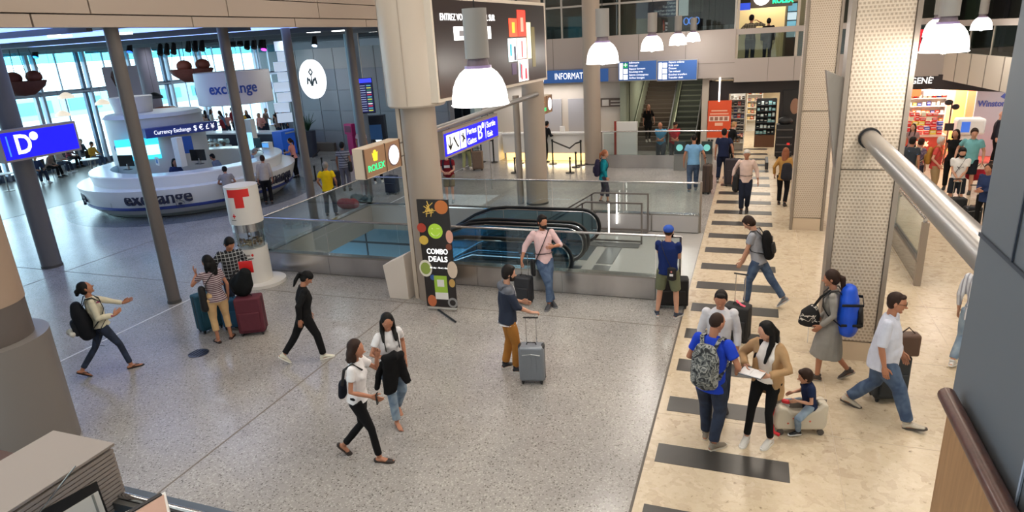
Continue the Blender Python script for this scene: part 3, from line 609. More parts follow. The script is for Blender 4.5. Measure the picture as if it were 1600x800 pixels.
# ---- information sign + desk
t = thing('information_sign', 'long blue information sign over the white counter', 'sign', (-7.9, 26.85, 3.1))
MB().bx(-.75, 2.3, 0, .1, 0, .5).build('sign_panel', M_DIRB, t, smooth=False); MB().bx(-.72, -.4, -.01, 0, .06, .44).build('pictogram_panel', M_WTXT, t, smooth=False)
text('INFORMATION', .36, face_y((-7.0, 26.83, 3.35)), M_WTXT, t, width=1.62)
t = thing('small_brown_sign', 'small brown-grey sign on the wall right of the column', 'sign', (-5.55, 27.7, 2.0)); MB().bx(-.55, .55, 0, .06, 0, .36).build('sign_panel', mat((98, 86, 80), .5), t, smooth=False)
MB().bx(-.48, -.2, -.01, 0, .05, .3).build('pictogram_panel', mat((210, 205, 200), .5), t, smooth=False)
for k in range(2): MB().bx(-.12, .4, -.01, 0, .08 + .13 * k, .13 + .13 * k).build('text_line', mat((190, 184, 178), .5), t, smooth=False)
struct('wall_information', MB().bx(-11.5, -4.95, 28, 28.2, 0, 3.1), mat((214, 206, 198), .55))
struct('ceiling_information', MB().bx(-11.5, -5.2, 27.25, 34, 3.0, 3.1).bx(-1.7, 8, 27.25, 34, 2.98, 3.1), M_WALL)
for x in (-8.5, -6.95): tag(MB().bx(x - .62, x + .62, 27.9, 28.0, .0, 2.35).build('door_1', mat((176, 176, 184), .4), smooth=False), kind='structure')
t = thing('information_desk', 'long white information counter with a warm glowing plinth', 'counter', (-10, 26.1, 0))
MB().bx(0, 3.9, 0, .75, .32, 1.1).build('front', M_WHITEG, t, smooth=False); MB().bx(-.03, 3.93, -.1, .4, 1.1, 1.16).build('worktop', M_WHITEG, t, smooth=False)
MB().bx(.1, 3.85, .1, .7, 0, .32).build('glowing_plinth', mat((255, 214, 130), .5, emit=2.2), t, smooth=False); MB().bx(4, 4.9, .1, .7, 0, 1.1).build('side_front', M_WHITEG, t, smooth=False)
area('desk_glow', (-8, 26.0, .2), 3.6, .1, 18, (1, .8, .5), (R(-60), 0, 0)); area('information_light', (-8.5, 27.35, 2.95), 3.2, .3, 40, (1, .93, .85))
for x, s in ((-8.6, .3), (-7.45, .2)): t = thing('counter_item', 'small %s item standing on the information counter' % ('dark' if s > .25 else 'white'), 'item', (x, 26.4, 1.16)); MB().bx(-s / 2, s / 2, 0, .1, 0, .22).build('body', M_DARK if s > .25 else M_WHITE, t, smooth=False)
t = thing('pillar_panel', 'white panel block beside the recessed stairs', 'panel', (-5.05, 25.75, 0)); MB().bx(0, .8, 0, .25, 0, 1.6).build('panel', M_WHITE, t, smooth=False); MB().bx(-.08, 0, -.05, .0, 0, 1.65).build('red_edge', mat((150, 50, 40), .5), t, smooth=False)
# crowd barriers
def barrier(x, y, lb, h=1.0):
    t = thing('barrier_post', lb, 'barrier post', (x, y, 0)); MB().cyl(0, 0, 0, .02, .17, 20).build('base', M_BLACK, t); MB().cyl(0, 0, .02, h, .032, 12).build('post', M_BLACK, t); MB().cyl(0, 0, h - .08, h, .042, 12).build('belt_head', M_BLACK, t); return t
BP = [((772, 254), 'leftmost barrier post right of the blue gates sign'), ((753, 253), 'barrier post half behind the blue gates sign'), ((805, 270), 'low barrier post left of the beige column'), ((813, 255), 'barrier post directly left of the round column'), ((864, 256), 'barrier post right of the round column, beside the dark figure'), ((891, 270), 'nearest barrier post in front of the glowing counter'), ((900, 261), 'second of the barrier posts in front of the glowing counter'), ((908, 258), 'farthest barrier post beside the round column'), ((450, 270), 'barrier post at the right end of the exchange desk'), ((494, 282), 'near barrier post between slim column and the yellow-shirt man'), ((505, 268), 'far barrier post behind the yellow-shirt man')]
bp = []
for (px, py), lb in BP: p = G(px, py); bp.append(p); barrier(p.x, p.y, lb, .6 if 'low' in lb else 1.0)
for a, b in ((0, 1), (4, 5), (5, 6), (6, 7), (9, 10)):
    p, q = bp[a], bp[b]; d = (q - p).normalized(); nrm = Vector((-d.y, d.x, 0)) * .004
    for z in (.9,):
        mb = MB(); vs = [p + nrm, q + nrm, q - nrm, p - nrm]; mb.prism([(v.x, v.y) for v in vs], z, z + .06, lambda u, v, w_: (u, v, w_)); tag(mb.build('barrier_belt', M_BLACK, smooth=False), 'black belt stretched between barrier posts %s' % {0: 'right of the gates sign', 4: 'from the column to the nearest post', 5: 'of the two nearest counter posts', 6: 'beside the round column', 9: 'left of the yellow-shirt man'}[a], 'belt')
# direction signs
t = thing('direction_sign', 'blue direction sign with green first aid cross, left of the pair', 'sign', (-5.12, 26.6, 3.12))
sb_ = MB().bx(0, 1.47, 0, .35, 0, .72).build('sign_box', M_DIRB, t, smooth=False); MB().bx(-.02, 1.49, .01, .14, -.03, .75).build('frame', M_ALU, t, smooth=False)
MB().bx(.04, .17, -.01, 0, .05, .67).build('arrow_panel', M_WTXT, t, smooth=False)
for k in range(3): MB().bx(.2, .36, -.01, 0, .48 - .22 * k, .66 - .22 * k).build('pictogram', mat((20, 160, 90), .4, emit=.6) if k == 0 else M_WTXT, t, smooth=False)
for k, s in enumerate(('Infirmerie', 'First aid', 'Espace fumeurs', 'Smoking area', 'Salons compagnies', 'Airline lounges')): text(s, .1, face_y((-4.7, 26.59, 3.79 - .115 * k)), M_WTXT, sb_, align='LEFT')
text('+', .3, face_y((-4.84, 26.585, 3.7)), M_WTXT, t)
t = thing('direction_sign', 'blue direction sign for kids area and tax refund, right of the pair', 'sign', (-3.6, 26.6, 3.08))
sb_ = MB().bx(0, 1.47, 0, .35, 0, .72).build('sign_box', M_DIRB, t, smooth=False); MB().bx(-.02, 1.49, .01, .14, -.03, .75).build('frame', M_ALU, t, smooth=False)
MB().bx(.04, .17, -.01, 0, .05, .67).build('arrow_panel', M_WTXT, t, smooth=False)
for k in range(3): MB().bx(.2, .36, -.01, 0, .48 - .22 * k, .66 - .22 * k).build('pictogram', M_WTXT, t, smooth=False)
for k, s in enumerate(('Espace enfants', 'Kids area', 'Détaxe', 'Tax refund', 'Guichet transfert', 'Transfer desk')): text(s, .1, face_y((-3.18, 26.59, 3.75 - .115 * k)), M_WTXT, sb_, align='LEFT')
# ---- recess with stairs and escalator going up
struct('wall_recess_left', MB().bx(-5.2, -4.95, 27.3, 36, 0, 6), mat((150, 158, 140), .5))
struct('wall_recess_right', MB().bx(-1.95, -1.7, 27.3, 36, 0, 3.1), mat((190, 180, 166), .5))
struct('wall_recess_back', MB().bx(-5.2, -1.7, 36, 36.2, 0, 6), M_WALLD)
s2 = thing('upper_staircase', 'dark stairs rising in the recess under the direction signs', 'stairs', (-4.1, 28.6, 0))
for k in range(20): MB().bx(-.75, .6, .3 * k, .3 * (k + 1) + .02, 0, .17 * (k + 1)).build('step', mat((92, 80, 70), .6), s2, smooth=False)
MB().prism([(0, .0), (0, .9), (6, 4.3), (6, 3.4)], -.8, -.76, lambda u, v, w_: (w_, u, v)).build('side_wall', mat((150, 156, 138), .3), s2, smooth=False)
s3 = thing('upper_escalator', 'escalator with dark ribbed steps rising under the direction signs', 'escalator', (-2.75, 28.4, 0))
for k in range(17): MB().bx(-.48, .48, .36 * k, .36 * (k + 1), .205 * k - .1, .205 * (k + 1)).build('step', mat((76, 80, 72), .45, .3), s3, smooth=False)
for k in range(17): MB().bx(-.48, .48, .36 * k - .012, .36 * k, .205 * (k + 1) - .04, .205 * (k + 1)).build('step_edge', mat((120, 124, 108), .5), s3, smooth=False)
for sx in (-.58, .58):
    MB().prism([(-.6, 0), (-.6, .75), (-.3, .95), (0, 1.0), (6.1, 4.5), (6.1, 3.5), (0, .0)], sx - .02, sx + .02, lambda u, v, w_: (w_, u, v)).build('balustrade', mat((112, 122, 104), .3), s3, smooth=False)
    MB().limb([(sx, -.45, .3), (sx, -.66, .5), (sx, -.6, .85), (sx, -.3, 1.0), (sx, 0, 1.06), (sx, 6.1, 4.56)], [.04] * 6, 8).build('handrail', M_RUB, s3)
    MB().prism([(0, .12), (0, .2), (6.1, 3.7), (6.1, 3.62)], sx - .05 * (1 if sx > 0 else -1) - .02, sx - .05 * (1 if sx > 0 else -1) + .02, lambda u, v, w_: (w_, u, v)).build('skirt', mat((170, 176, 150), .35, .6), s3, smooth=False)
area('recess_light', (-3.4, 30.2, 2.95), 2.4, 1.6, 40, (1, .92, .75))
t = thing('far_parapet', 'brushed steel parapet with glass and rail before the recess stairs', 'balustrade', (0, 24.7, 0))
MB().bx(-5.35, -2.6, 0, .14, 0, .5).build('steel_panel', M_STEEL, t, smooth=False); MB().bx(-5.35, -2.6, .06, .07, .5, 1.35).build('glass_panel', M_GLASS, t, smooth=False)
MB().tube([(-5.45, .06, 1.38), (-.75, .06, 1.38)], .025, 10).build('handrail', M_STEEL, t); MB().bx(-5.45, -5.4, .03, .09, 0, 1.38).build('post', M_FRAME, t, smooth=False)
for x, lb in ((-2.45, 'left'), (-1.5, 'right')):
    t = thing('access_gate', 'grey access gate with round teal symbol, %s one' % lb, 'gate', (x, 24.4, 0)); MB().bx(-.2, .2, -.1, .5, 0, .72).build('housing', mat((150, 152, 150), .3, .7), t, smooth=False)
    MB().bx(-.19, .19, -.16, -.1, .62, 1.08).build('symbol_panel', mat((46, 60, 62), .4), t, smooth=False); MB().tube([(0, -.17, .86), (0, -.2, .86)], .12, 18).build('symbol_disc', mat((120, 200, 196), .4, emit=.5), t)
# ---- centre shop
ORD = ('first', 'second', 'third', 'fourth', 'fifth', 'sixth', 'seventh', 'eighth', 'ninth', 'tenth', 'eleventh', 'twelfth', 'thirteenth', 'fourteenth', 'fifteenth', 'sixteenth', 'seventeenth', 'eighteenth', 'nineteenth', 'twentieth', 'twenty-first', 'twenty-second', 'twenty-third', 'twenty-fourth', 'twenty-fifth', 'twenty-sixth')
def cname(c):
    T_ = {'red': (205, 50, 44), 'yellow': (236, 212, 90), 'white': (240, 236, 228), 'blue': (66, 76, 160), 'orange': (235, 130, 60), 'black': (38, 36, 40), 'brown': (150, 90, 55), 'cream': (240, 205, 140), 'teal': (130, 190, 200), 'pale grey': (200, 220, 225), 'dark': (30, 50, 60)}
    return min(T_, key=lambda k: sum((a - b) ** 2 for a, b in zip(T_[k], c)))
def products(prefix, group, label, x0, x1, y, zs, cols, n, s=(.12, .1, .16), rnd=random.Random(3), b0=0):
    base = {}
    for j, z in enumerate(zs):
        for k in range(n):
            c = rnd.choice(cols); x = x0 + (x1 - x0) * (k + .5) / n
            if c not in base: o = MB().bx(-s[0] / 2, s[0] / 2, -s[1] / 2, s[1] / 2, 0, s[2]).bx(-s[0] * .4, s[0] * .4, -s[1] / 2 - .004, -s[1] / 2, s[2] * .5, s[2] * .7, 1).build(prefix, [mat(c, .5), M_WHITE], smooth=False); base[c] = o
            else: o = base[c].copy(); COL.objects.link(o)
            o.location = (x, y, z); o.scale = (rnd.uniform(.7, 1.1) * min(1, (x1 - x0) / n / s[0] * .9), 1, rnd.uniform(.6, 1.0)); tag(o, '%s %s, %s from left, %s row up' % (cname(c), label, ORD[k], ORD[j + b0]), 'product', group)
BX = mat((36, 28, 28), .5)
pm = MB().bx(-1.7, -.95, 27.6, 27.9, 0, 2.9).bx(.92, 2.4, 27.6, 27.9, 0, 2.9).bx(-.95, .92, 27.6, 27.9, 2.42, 2.9)
struct('wall_shop_front', pm, BX)
struct('wall_shop_back', MB().bx(-1.7, 2.4, 35, 35.2, 0, 3), mat((222, 208, 180), .5)); struct('wall_shop_side', MB().bx(-1.62, -1.5, 27.9, 35, 0, 3), mat((222, 208, 180), .5)); struct('wall_shop_side', MB().bx(2.4, 2.5, 27.9, 35, 0, 3), mat((222, 208, 180), .5))
area('shop_light', (.1, 30.5, 2.9), 2.6, 4, 190, (1, .93, .82))
def shelf(lb, x0, x1, y0, y1, zs, h, cols, n, group, m=M_WHITE, plab='box on a shop shelf', back=True):
    t = thing('shop_shelf', lb, 'shelf', (0, 0, 0))
    for z in zs: MB().bx(x0, x1, y0, y1, z - .03, z).build('shelf_board', m, t, smooth=False)
    MB().bx(x0 - .03, x0, y0, y1, 0, h).build('side_panel', m, t, smooth=False); MB().bx(x1, x1 + .03, y0, y1, 0, h).build('side_panel', m, t, smooth=False)
    MB().bx(x0, x1, y1 - .02, y1, 0, h).build('back_panel', m, t, smooth=False)
    products('product_box', group, plab, x0, x1, (y0 + y1) / 2 - .05, zs, cols, n)
shelf('tall white shelf at the left inside the centre shop', -.92, -.35, 28.6, 28.95, [.35 + .25 * k for k in range(8)], 2.4, [(200, 60, 50), (60, 70, 120), (230, 226, 220), (40, 36, 40), (150, 100, 60)], 4, 'boxes on the left shelf of the centre shop', plab='box in the left white shelf')
shelf('long cream shelf along the back of the centre shop', -.3, .35, 34, 34.4, [.6 + .3 * k for k in range(6)], 2.5, [(230, 190, 110), (240, 220, 170), (180, 90, 50), (240, 240, 235)], 4, 'boxes on the back shelf of the centre shop', plab='box in the long cream shelf')
shelf('black glass display case with teal-lit shelves in the centre shop', .12, .86, 29.6, 29.9, [.55 + .24 * k for k in range(6)], 2.0, [(130, 190, 200), (200, 220, 225), (30, 50, 60)], 5, 'boxes in the black display case', M_DARK, plab='box in the black display case')
MB().bx(.1, .88, 29.55, 29.95, 0, .5).build('wooden_plinth', mat((96, 62, 42), .5), thing('display_plinth', 'brown plinth under the black display case', 'plinth', (0, 0, 0)), smooth=False)
t = thing('orange_banner', 'orange promotional roll-up banner left of the centre shop', 'banner', (-1.27, 27.3, 0))
MB().bx(-.45, .45, 0, .03, .75, 2.2).build('orange_panel', mat((228, 86, 44), .5), t, smooth=False); MB().bx(-.45, .45, 0, .03, .0, .75).build('white_panel', mat((206, 198, 188), .5), t, smooth=False)
for z, wd, h in ((1.78, .6, .05), (1.66, .7, .05), (1.22, .3, .12)): MB().bx(-wd / 2, wd / 2, -.006, 0, z, z + h).build('text_line', mat((244, 190, 160), .5), t, smooth=False)
MB().bx(-.38, .38, -.006, 0, 1.4, 1.6).build('number_panel', mat((240, 214, 196), .5), t, smooth=False)
for k in range(4): MB().bx(-.34 + .18 * k, -.22 + .18 * k, -.01, -.006, 1.43, 1.57).build('number_box', mat((160, 110, 90), .5), t, smooth=False)
for x in (-.4, -.28, .2): MB().bx(x, x + .1, -.006, 0, .6 if x < 0 else .1, .68 if x < 0 else .2).build('small_mark', M_DARK, t, smooth=False)
tag(MB().cyl(-1.28, 26.9, 2.2, 3.1, .03, 10).build('light_rod', mat((255, 240, 230), .4, emit=3)), 'thin glowing vertical rod above the orange banner', 'light')
t = thing('merchandise_stand', 'black wheeled merchandise stand at the right of the shop entrance', 'stand', (1.15, 27.0, 0)); MB().bx(-.3, .3, -.2, .25, .1, 1.3).build('body', M_BLACK, t, smooth=False)
for k in range(4): MB().bx(-.28, .28, -.26, -.2, .25 + .28 * k, .3 + .28 * k).build('ledge', mat((70, 66, 66), .4), t, smooth=False)
MB().ell((0, 0, 1.42), (.26, .2, .16)).build('goods', M_BLACK, t); MB().bx(.1, .2, -.27, -.2, .55, .62).build('red_label', mat((200, 40, 40), .4, emit=.6), t, smooth=False)
for x in (-.2, .2): MB().ell((x, 0, .06), (.06, .05, .06)).build('wheel', M_BLACK, t)
t = thing('portrait_poster', 'dark poster with half a face on the black wall right of the shop', 'poster', (1.35, 27.55, .9)); MB().bx(-.32, .3, 0, .04, 0, 1.6).build('panel', mat((30, 26, 26), .5), t, smooth=False)
MB().ell((.12, -.005, 1.0), (.16, .012, .3)).build('face_print', mat((150, 112, 90), .6), t)
t = thing('floor_gate_strip', 'black low divider on the marble at the end of the stripes', 'divider', (.55, 25.3, 0)); MB().bx(-.05, .05, -.6, .6, 0, .25).build('body', M_DARK, t, smooth=False)
# ---- right hand duty free shop
struct('wall_right_shop_fascia', MB().prism([(4.3, 27.1), (5.8, 27.1), (8.2, 24.6), (8.3, 24.9), (5.9, 27.3), (4.3, 27.3)], 2.45, 2.95, lambda u, v, w_: (u, v, w_)), mat((46, 34, 32), .5))
text('GENÈVE', .3, face_y((5.62, 27.07, 2.74)), M_WTXT, bpy.data.objects['wall_right_shop_fascia'], width=.95, bold=.004)
struct('wall_right_shop_back', MB().bx(3.5, 12, 30, 30.2, 0, 3), mat((242, 226, 196), .5)); struct('ceiling_right_shop', MB().bx(3.4, 12, 27.35, 30, 2.95, 2.98), mat((230, 224, 214), .6))
struct('wall_right_shop_side', MB().bx(8.1, 8.25, 28.3, 30, 0, 2.95), mat((246, 170, 140), .5))
area('shop_light', (6, 28.6, 2.9), 4, 1.8, 300, (1, .9, .78)); area('shop_light', (9, 25, 2.9), 2, 3, 120, (1, .92, .84))
MB().bx(4.2, 9, 26.2, 29.9, -.002, .008).build('red_carpet', mat((222, 92, 74), .4), floor2, smooth=False)
cols = [(220, 40, 36), (235, 210, 90), (250, 240, 220), (60, 70, 160), (230, 120, 50), (240, 235, 230)]
shelf('wide bright wall shelf at the back of the right-hand shop', 4.7, 6.9, 29.5, 29.9, [.7 + .3 * k for k in range(6)], 2.6, cols, 14, 'goods on the back shelf of the right shop', plab='pack in the right shop')
lightbox('red_promo_panel', 'orange lit promotional panel above the right shop shelves', 'panel', 5.35, 6.0, 29.43, 1.98, 2.4, mat((236, 80, 40), .5, emit=.9)); lightbox('white_promo_panel', 'white lit panel right of the orange one in the shop', 'panel', 6.1, 6.9, 29.43, 2.0, 2.4, mat((255, 244, 228), .5, emit=1.2))
lightbox('blue_promo_panel', 'white panel with blue marks at the shop left edge', 'panel', 4.75, 5.2, 29.43, 2.0, 2.35, mat((90, 100, 190), .5, emit=.8))
lightbox('orange_column', 'glowing orange side column of the right shop', 'panel', 7.3, 7.75, 28.4, .2, 2.5, mat((244, 150, 100), .5, emit=.8)); lightbox('yellow_panel', 'yellow lit display panel beside the orange shop column', 'panel', 6.95, 7.3, 28.6, .0, 2.45, mat((250, 214, 120), .5, emit=.7))
t = thing('promo_table', 'long red promotional table with discount lettering, stacked with packs', 'table', (5.6, 26.9, 0)); MB().bx(-.95, .75, -.3, .4, .35, .85).build('front', mat((224, 84, 66), .45), t, smooth=False); MB().bx(-1, .8, -.35, .45, .85, .9).build('tabletop', mat((236, 200, 180), .4), t, smooth=False); MB().bx(-.6, .4, -.2, .3, 0, .35).build('base', M_DARK, t, smooth=False)
text('-30%', .24, face_y((5.62, 26.58, .6)), mat((255, 236, 190), .5, emit=.8), t, bold=.01)
products('promo_pack', 'packs stacked on the red table', 'pack on the red table', 4.75, 6.3, 26.95, (.9, 1.06, 1.22), [(210, 40, 46), (70, 90, 190), (236, 214, 90), (230, 60, 50)], 8, (.19, .2, .15))
products('promo_pack', 'packs stacked on the red table', 'pack on the red table', 5.2, 6.1, 26.95, (1.38, 1.54), [(210, 40, 46), (236, 224, 190), (220, 60, 50)], 5, (.17, .2, .15), b0=3)
t = thing('white_terminal', 'white rounded terminal with a blue logo beside the shop entrance', 'terminal', (7.0, 26.6, 0)); MB().bx(-.25, .25, -.2, .3, 0, .95).build('body', M_WHITE, t, smooth=False, bevel=.04); MB().bx(-.42, .42, -.3, .3, .95, 1.5).build('head', M_WHITEG, t, smooth=False, bevel=.08); MB().bx(-.3, -.05, -.31, -.3, 1.05, 1.4).build('blue_logo', mat((60, 110, 210), .4, emit=.6), t, smooth=False)
t = thing('spot_rig', 'thin dark stand with spot lamps inside the right shop', 'lamp', (6.35, 26.4, 0)); MB().cyl(0, 0, 0, 2.1, .02, 8).build('pole', M_DARK, t); MB().ell((-.1, 0, 2.05), (.13, .1, .1)).build('spot_head', M_DARK, t); MB().ell((.12, 0, 1.9), (.12, .1, .1)).build('spot_head', M_DARK, t); MB().bx(-.12, .15, -.03, .0, 1.1, 1.35).build('card_frame', M_DARK, t, smooth=False)
t = thing('cigarette_billboard', 'grey standing billboard with blue lettering and a bird mark', 'billboard', (7.95, 27.6, 0)); MB().bx(-.6, .75, 0, .1, 0, 2.4).build('panel', mat((182, 180, 190), .5), t, smooth=False)
text('Winston', .3, face_y((7.83, 27.58, 1.85)), mat((70, 88, 170), .5), t, width=.82, bold=.006); MB().prism([(.1, 2.08), (.25, 2.0), (.38, 2.08), (.48, 2.04), (.3, 2.14), (.2, 2.2)], -.02, 0, lambda u, v, w_: (u, w_, v)).build('bird_mark', mat((70, 88, 170), .5), t, smooth=False)
t = thing('red_counter', 'red counter with a white top behind the queue', 'counter', (7.4, 22.4, 0)); MB().bx(-.5, 1.5, 0, .6, 0, .95).build('front', mat((196, 24, 30), .4), t, smooth=False); MB().bx(-.55, 1.55, -.05, .65, .95, 1.02).build('worktop', M_WHITE, t, smooth=False); MB().bx(-.3, .8, .1, .4, 1.02, 1.3).build('machine', M_DARK, t, smooth=False)
t = thing('lit_wall_case', 'bright wall case at the far right behind the blue-grey wall', 'display', (9.6, 27.8, .6)); MB().bx(-.6, 1, 0, .1, 0, 1.4).build('case', mat((250, 246, 240), .5, emit=1.0), t, smooth=False); MB().bx(-.5, .9, -.02, 0, .2, .5).build('red_packs', mat((200, 40, 60), .5), t, smooth=False)
# ================================================================== PENDANT LAMPS
M_DOME = nodes('lit_frosted_dome')[0]; nb = M_DOME.node_tree.nodes['Principled BSDF']; nb.inputs['Base Color'].default_value = (.9, .9, .92, 1); nb.inputs['Emission Color'].default_value = (1, .97, .95, 1); nb.inputs['Emission Strength'].default_value = 2.2
def pendant(x, y, z, lb):
    t = thing('pendant_lamp', lb, 'lamp', (x, y, z))
    MB().lathe([(.25, -.012), (.262, 0), (.25, .004), (.25, .02), (.246, .08), (.232, .15), (.205, .215), (.165, .27), (.12, .305), (.11, .31)], n=40).build('glass_dome', M_DOME, t)
    MB().cyl(0, 0, .305, .33, .118, 28).build('neck_ring', mat((150, 130, 170), .3, .2), t); MB().cyl(0, 0, .33, .39, .1, 28, .085).build('neck', mat((112, 98, 108), .4), t)
    MB().cyl(0, 0, .39, .80, .105, 28).build('housing', mat((142, 138, 134), .45), t); MB().cyl(0, 0, .8, 4.4, .005, 6).build('cable', M_BLACK, t)
    MB().ell((0, 0, -.0), (.05, .05, .03), 10, 6).build('bulb', mat((255, 255, 255), .4, emit=8), t)
    l = bpy.data.lights.new('pendant_light', 'POINT'); l.energy = 55; l.color = (1, .93, .85); l.shadow_soft_size = .1; o = bpy.data.objects.new('pendant_light', l); o.location = (x, y, z - .1); COL.objects.link(o)
ord_ = ('nearest and largest pendant lamp, in front of the big screen', 'second pendant lamp in the row, over the round column', 'third pendant lamp of the centre row', 'fourth pendant lamp of the centre row', 'fifth pendant lamp of the centre row', 'sixth pendant lamp of the centre row', 'seventh and farthest pendant lamp of the centre row')
for k in range(5): pendant(-2.3 + .03 * min(k, 3), (5.5, 10.5, 15.6, 20.6, 25.6)[k], (4.35, 4.46, 4.49, 4.49, 4.49)[k], ord_[k])
pendant(2.07, 9.3, 4.47, 'large pendant lamp just right of the near pillar'); pendant(5.62, 21.7, 4.46, 'small pendant lamp at the upper right, over the gallery'); pendant(3.3, 15.5, 4.5, 'pendant lamp half hidden behind the large right one')
# ================================================================== BIG SCREEN + HANGING SIGNS
t = thing('video_wall', 'large dark video wall in a white frame beside the drum column', 'screen', (-5.3, 10.75, 3.95))
Ms = Matrix.Rotation(R(-3.5), 4, 'Z')
MB().bx(-.15, 0, 0, 5.6, -.06, 1.75, M=Ms).build('frame', mat((214, 204, 190), .45), t, smooth=False)
MB().bx(0, .012, .07, 5.5, .0, 1.68, M=Ms).build('display', mat((44, 33, 32), .3, emit=.25), t, smooth=False)
MW = Matrix.Translation((-5.3, 10.75, 3.95)) @ Ms
def scr(y0, y1, z0, z1, c, e=1.4, dx=.02): MB().bx(.012, dx, y0, y1, z0, z1, M=Ms).build('picture_tile', mat(c, .4, emit=e), t, smooth=False)
text('ENTREZ VOTRE N° DE VOL SUR', .17, MW @ face_x((.02, 1.42, 1.38)), mat((255, 255, 255), .5, emit=1.6), t, width=2.3)
scr(.75, 2.35, .98, 1.22, (255, 255, 255), 2)
for k in range(5): MB().bx(.02, .024, .95 + .25 * k, 1.12 + .25 * k, 1.05, 1.15, M=Ms).build('picture_mark', mat((150, 150, 160), .5), t, smooth=False)
for a in ((3.3, 3.75, 1.0, 1.38, (240, 80, 50)), (3.78, 4.25, 1.0, 1.56, (250, 60, 46)), (3.2, 3.66, .48, .97, (210, 226, 230)), (3.7, 4.25, .52, .97, (226, 190, 186)), (3.72, 4.3, .02, .5, (240, 226, 224)), (4.3, 4.55, .5, 1.3, (200, 196, 170)), (4.6, 4.8, .3, 1.2, (90, 80, 46)), (3.35, 3.6, .2, .44, (60, 46, 70))): scr(*a)
for a in ((3.45, 3.6, 1.08, 1.3, (250, 180, 60)), (3.95, 4.1, 1.1, 1.4, (255, 150, 130)), (3.28, 3.38, .6, .85, (60, 150, 170)), (3.5, 3.6, .5, .8, (50, 50, 70)), (3.95, 4.0, .55, .9, (200, 40, 50)), (3.85, 3.92, .06, .4, (200, 40, 60)), (4.1, 4.2, .06, .3, (220, 30, 50)), (3.78, 3.84, .1, .44, (60, 120, 130))): scr(*a, 1.2, .026)
tag(MB().tube([(-5.92, 11.3, 3.28), (-5.98, 18.6, 3.35)], .065, 16).build('sign_beam', M_TUBE), 'long beige tube beam between the two round columns, holding the blue sign', 'beam')
# gates B sign
t = thing('gates_sign', 'blue gates B and exit sign hanging from the tube beam', 'sign', (-5.9, 12.06, 2.68))
MB().bx(-.13, 0, -.04, 3.06, -.05, .52).build('frame', mat((176, 164, 150), .4, .3), t, smooth=False); fc_ = MB().bx(0, .012, 0, 3.02, 0, .46).build('face', M_SIGNB, t, smooth=False)
for y in (.4, 2.6): MB().bx(-.08, -.05, y, y + .04, .5, .62).build('hanger', M_ALU, t, smooth=False)
MB().bx(.012, .018, .08, .72, .04, .42).build('arrow_panel', M_WTXT, t, smooth=False); MB().bx(.012, .018, .77, 1.06, .04, .42).build('plane_panel', M_WTXT, t, smooth=False)
def fx(o, poly, m, nm='pictogram', d0=.018, d1=.022, par=None): return MB().prism(poly, d0, d1, lambda u, v, w_: (w_, u, v)).build(nm, m, par or t, smooth=False)
fx(0, [(.22, .38), (.26, .38), (.26, .18), (.34, .26), (.34, .2), (.24, .08), (.14, .2), (.14, .26), (.22, .18)], M_BLACK); fx(0, [(.4, .32), (.44, .36), (.62, .14), (.66, .14), (.66, .1), (.6, .1), (.44, .28)], M_BLACK)
fx(0, [(.8, .3), (.84, .31), (.9, .25), (.84, .16), (.88, .16), (.96, .22), (1.0, .2), (1.02, .22), (.94, .3), (.92, .36), (.88, .36), (.9, .3), (.82, .34)], M_BLACK)
BFX = lambda y, z: face_x((-5.878, 12.06 + y, 2.68 + z))
text('Portes', .2, BFX(1.38, .34), M_WTXT, fc_, width=.52); text('Gates', .2, BFX(1.37, .12), M_WTXT, fc_, width=.50); text('B', .44, BFX(1.85, .22), M_WTXT, fc_, width=.24)
MB().tube([(.012, 2.06, .37), (.02, 2.06, .37)], .065, 16).build('dot', M_WTXT, t); MB().bx(.012, .018, 2.2, 2.215, .05, .42).build('divider', M_WTXT, t, smooth=False)
text('Sortie', .2, BFX(2.55, .34), M_WTXT, fc_, width=.54); text('Exit', .2, BFX(2.46, .12), M_WTXT, fc_, width=.32)
# clock and crown sign
def crown_sign(x, y0, z0, lb, L=1.18, h=.46):
    t = thing('crown_clock_sign', lb, 'sign', (x, y0, z0)); k = h / .46
    MB().bx(-.2, 0, 0, L, -.02, h + .02).build('box', mat((206, 190, 170), .45), t, smooth=False); fc_ = MB().bx(0, .012, .0, L, 0, h).build('face', mat((146, 112, 84), .45, emit=.18), t, smooth=False)
    for a, b in ((-.015, .015), (.66, .675), (L - .015, L + .01)): MB().bx(0, .02, a, b, -.01, h + .01).build('face_trim', mat((84, 62, 48), .5), t, smooth=False)
    MB().limb([(.005, .93 * L / 1.18, h / 2), (.022, .93 * L / 1.18, h / 2)], [.19 * k] * 2, 32, 'flat').build('clock_rim', mat((120, 100, 110), .4), t)
    MB().limb([(.02, .93 * L / 1.18, h / 2), (.028, .93 * L / 1.18, h / 2)], [.165 * k] * 2, 32, 'flat').build('clock_face', mat((255, 255, 255), .4, emit=2.2), t)
    MB().prism([(.28, .24), (.38, .24), (.41, .38), (.37, .32), (.36, .41), (.335, .33), (.33, .42), (.32, .33), (.295, .41), (.285, .32), (.25, .38)], .012, .02, lambda u, v, w_: (w_, u, v)).build('crown_mark', mat((250, 220, 40), .4, emit=1.6), t, smooth=False)
    text('ROLEX', .15, face_x((x + .016, y0 + .34, z0 + .13)), mat((20, 215, 130), .4, emit=1.5), fc_, width=.52)
    for zz in (.12, .36): MB().tube([(-.1, L, zz), (-.1, L + .3, zz)], .015, 8).build('bracket', M_STEEL, t)
    return t
crown_sign(-5.9, 9.05, 2.86, 'brown lit crown and clock sign on the main column'); crown_sign(-6.2, 19.55, 2.62, 'small brown lit crown and clock sign on the round column farther back', 1.25, .52)
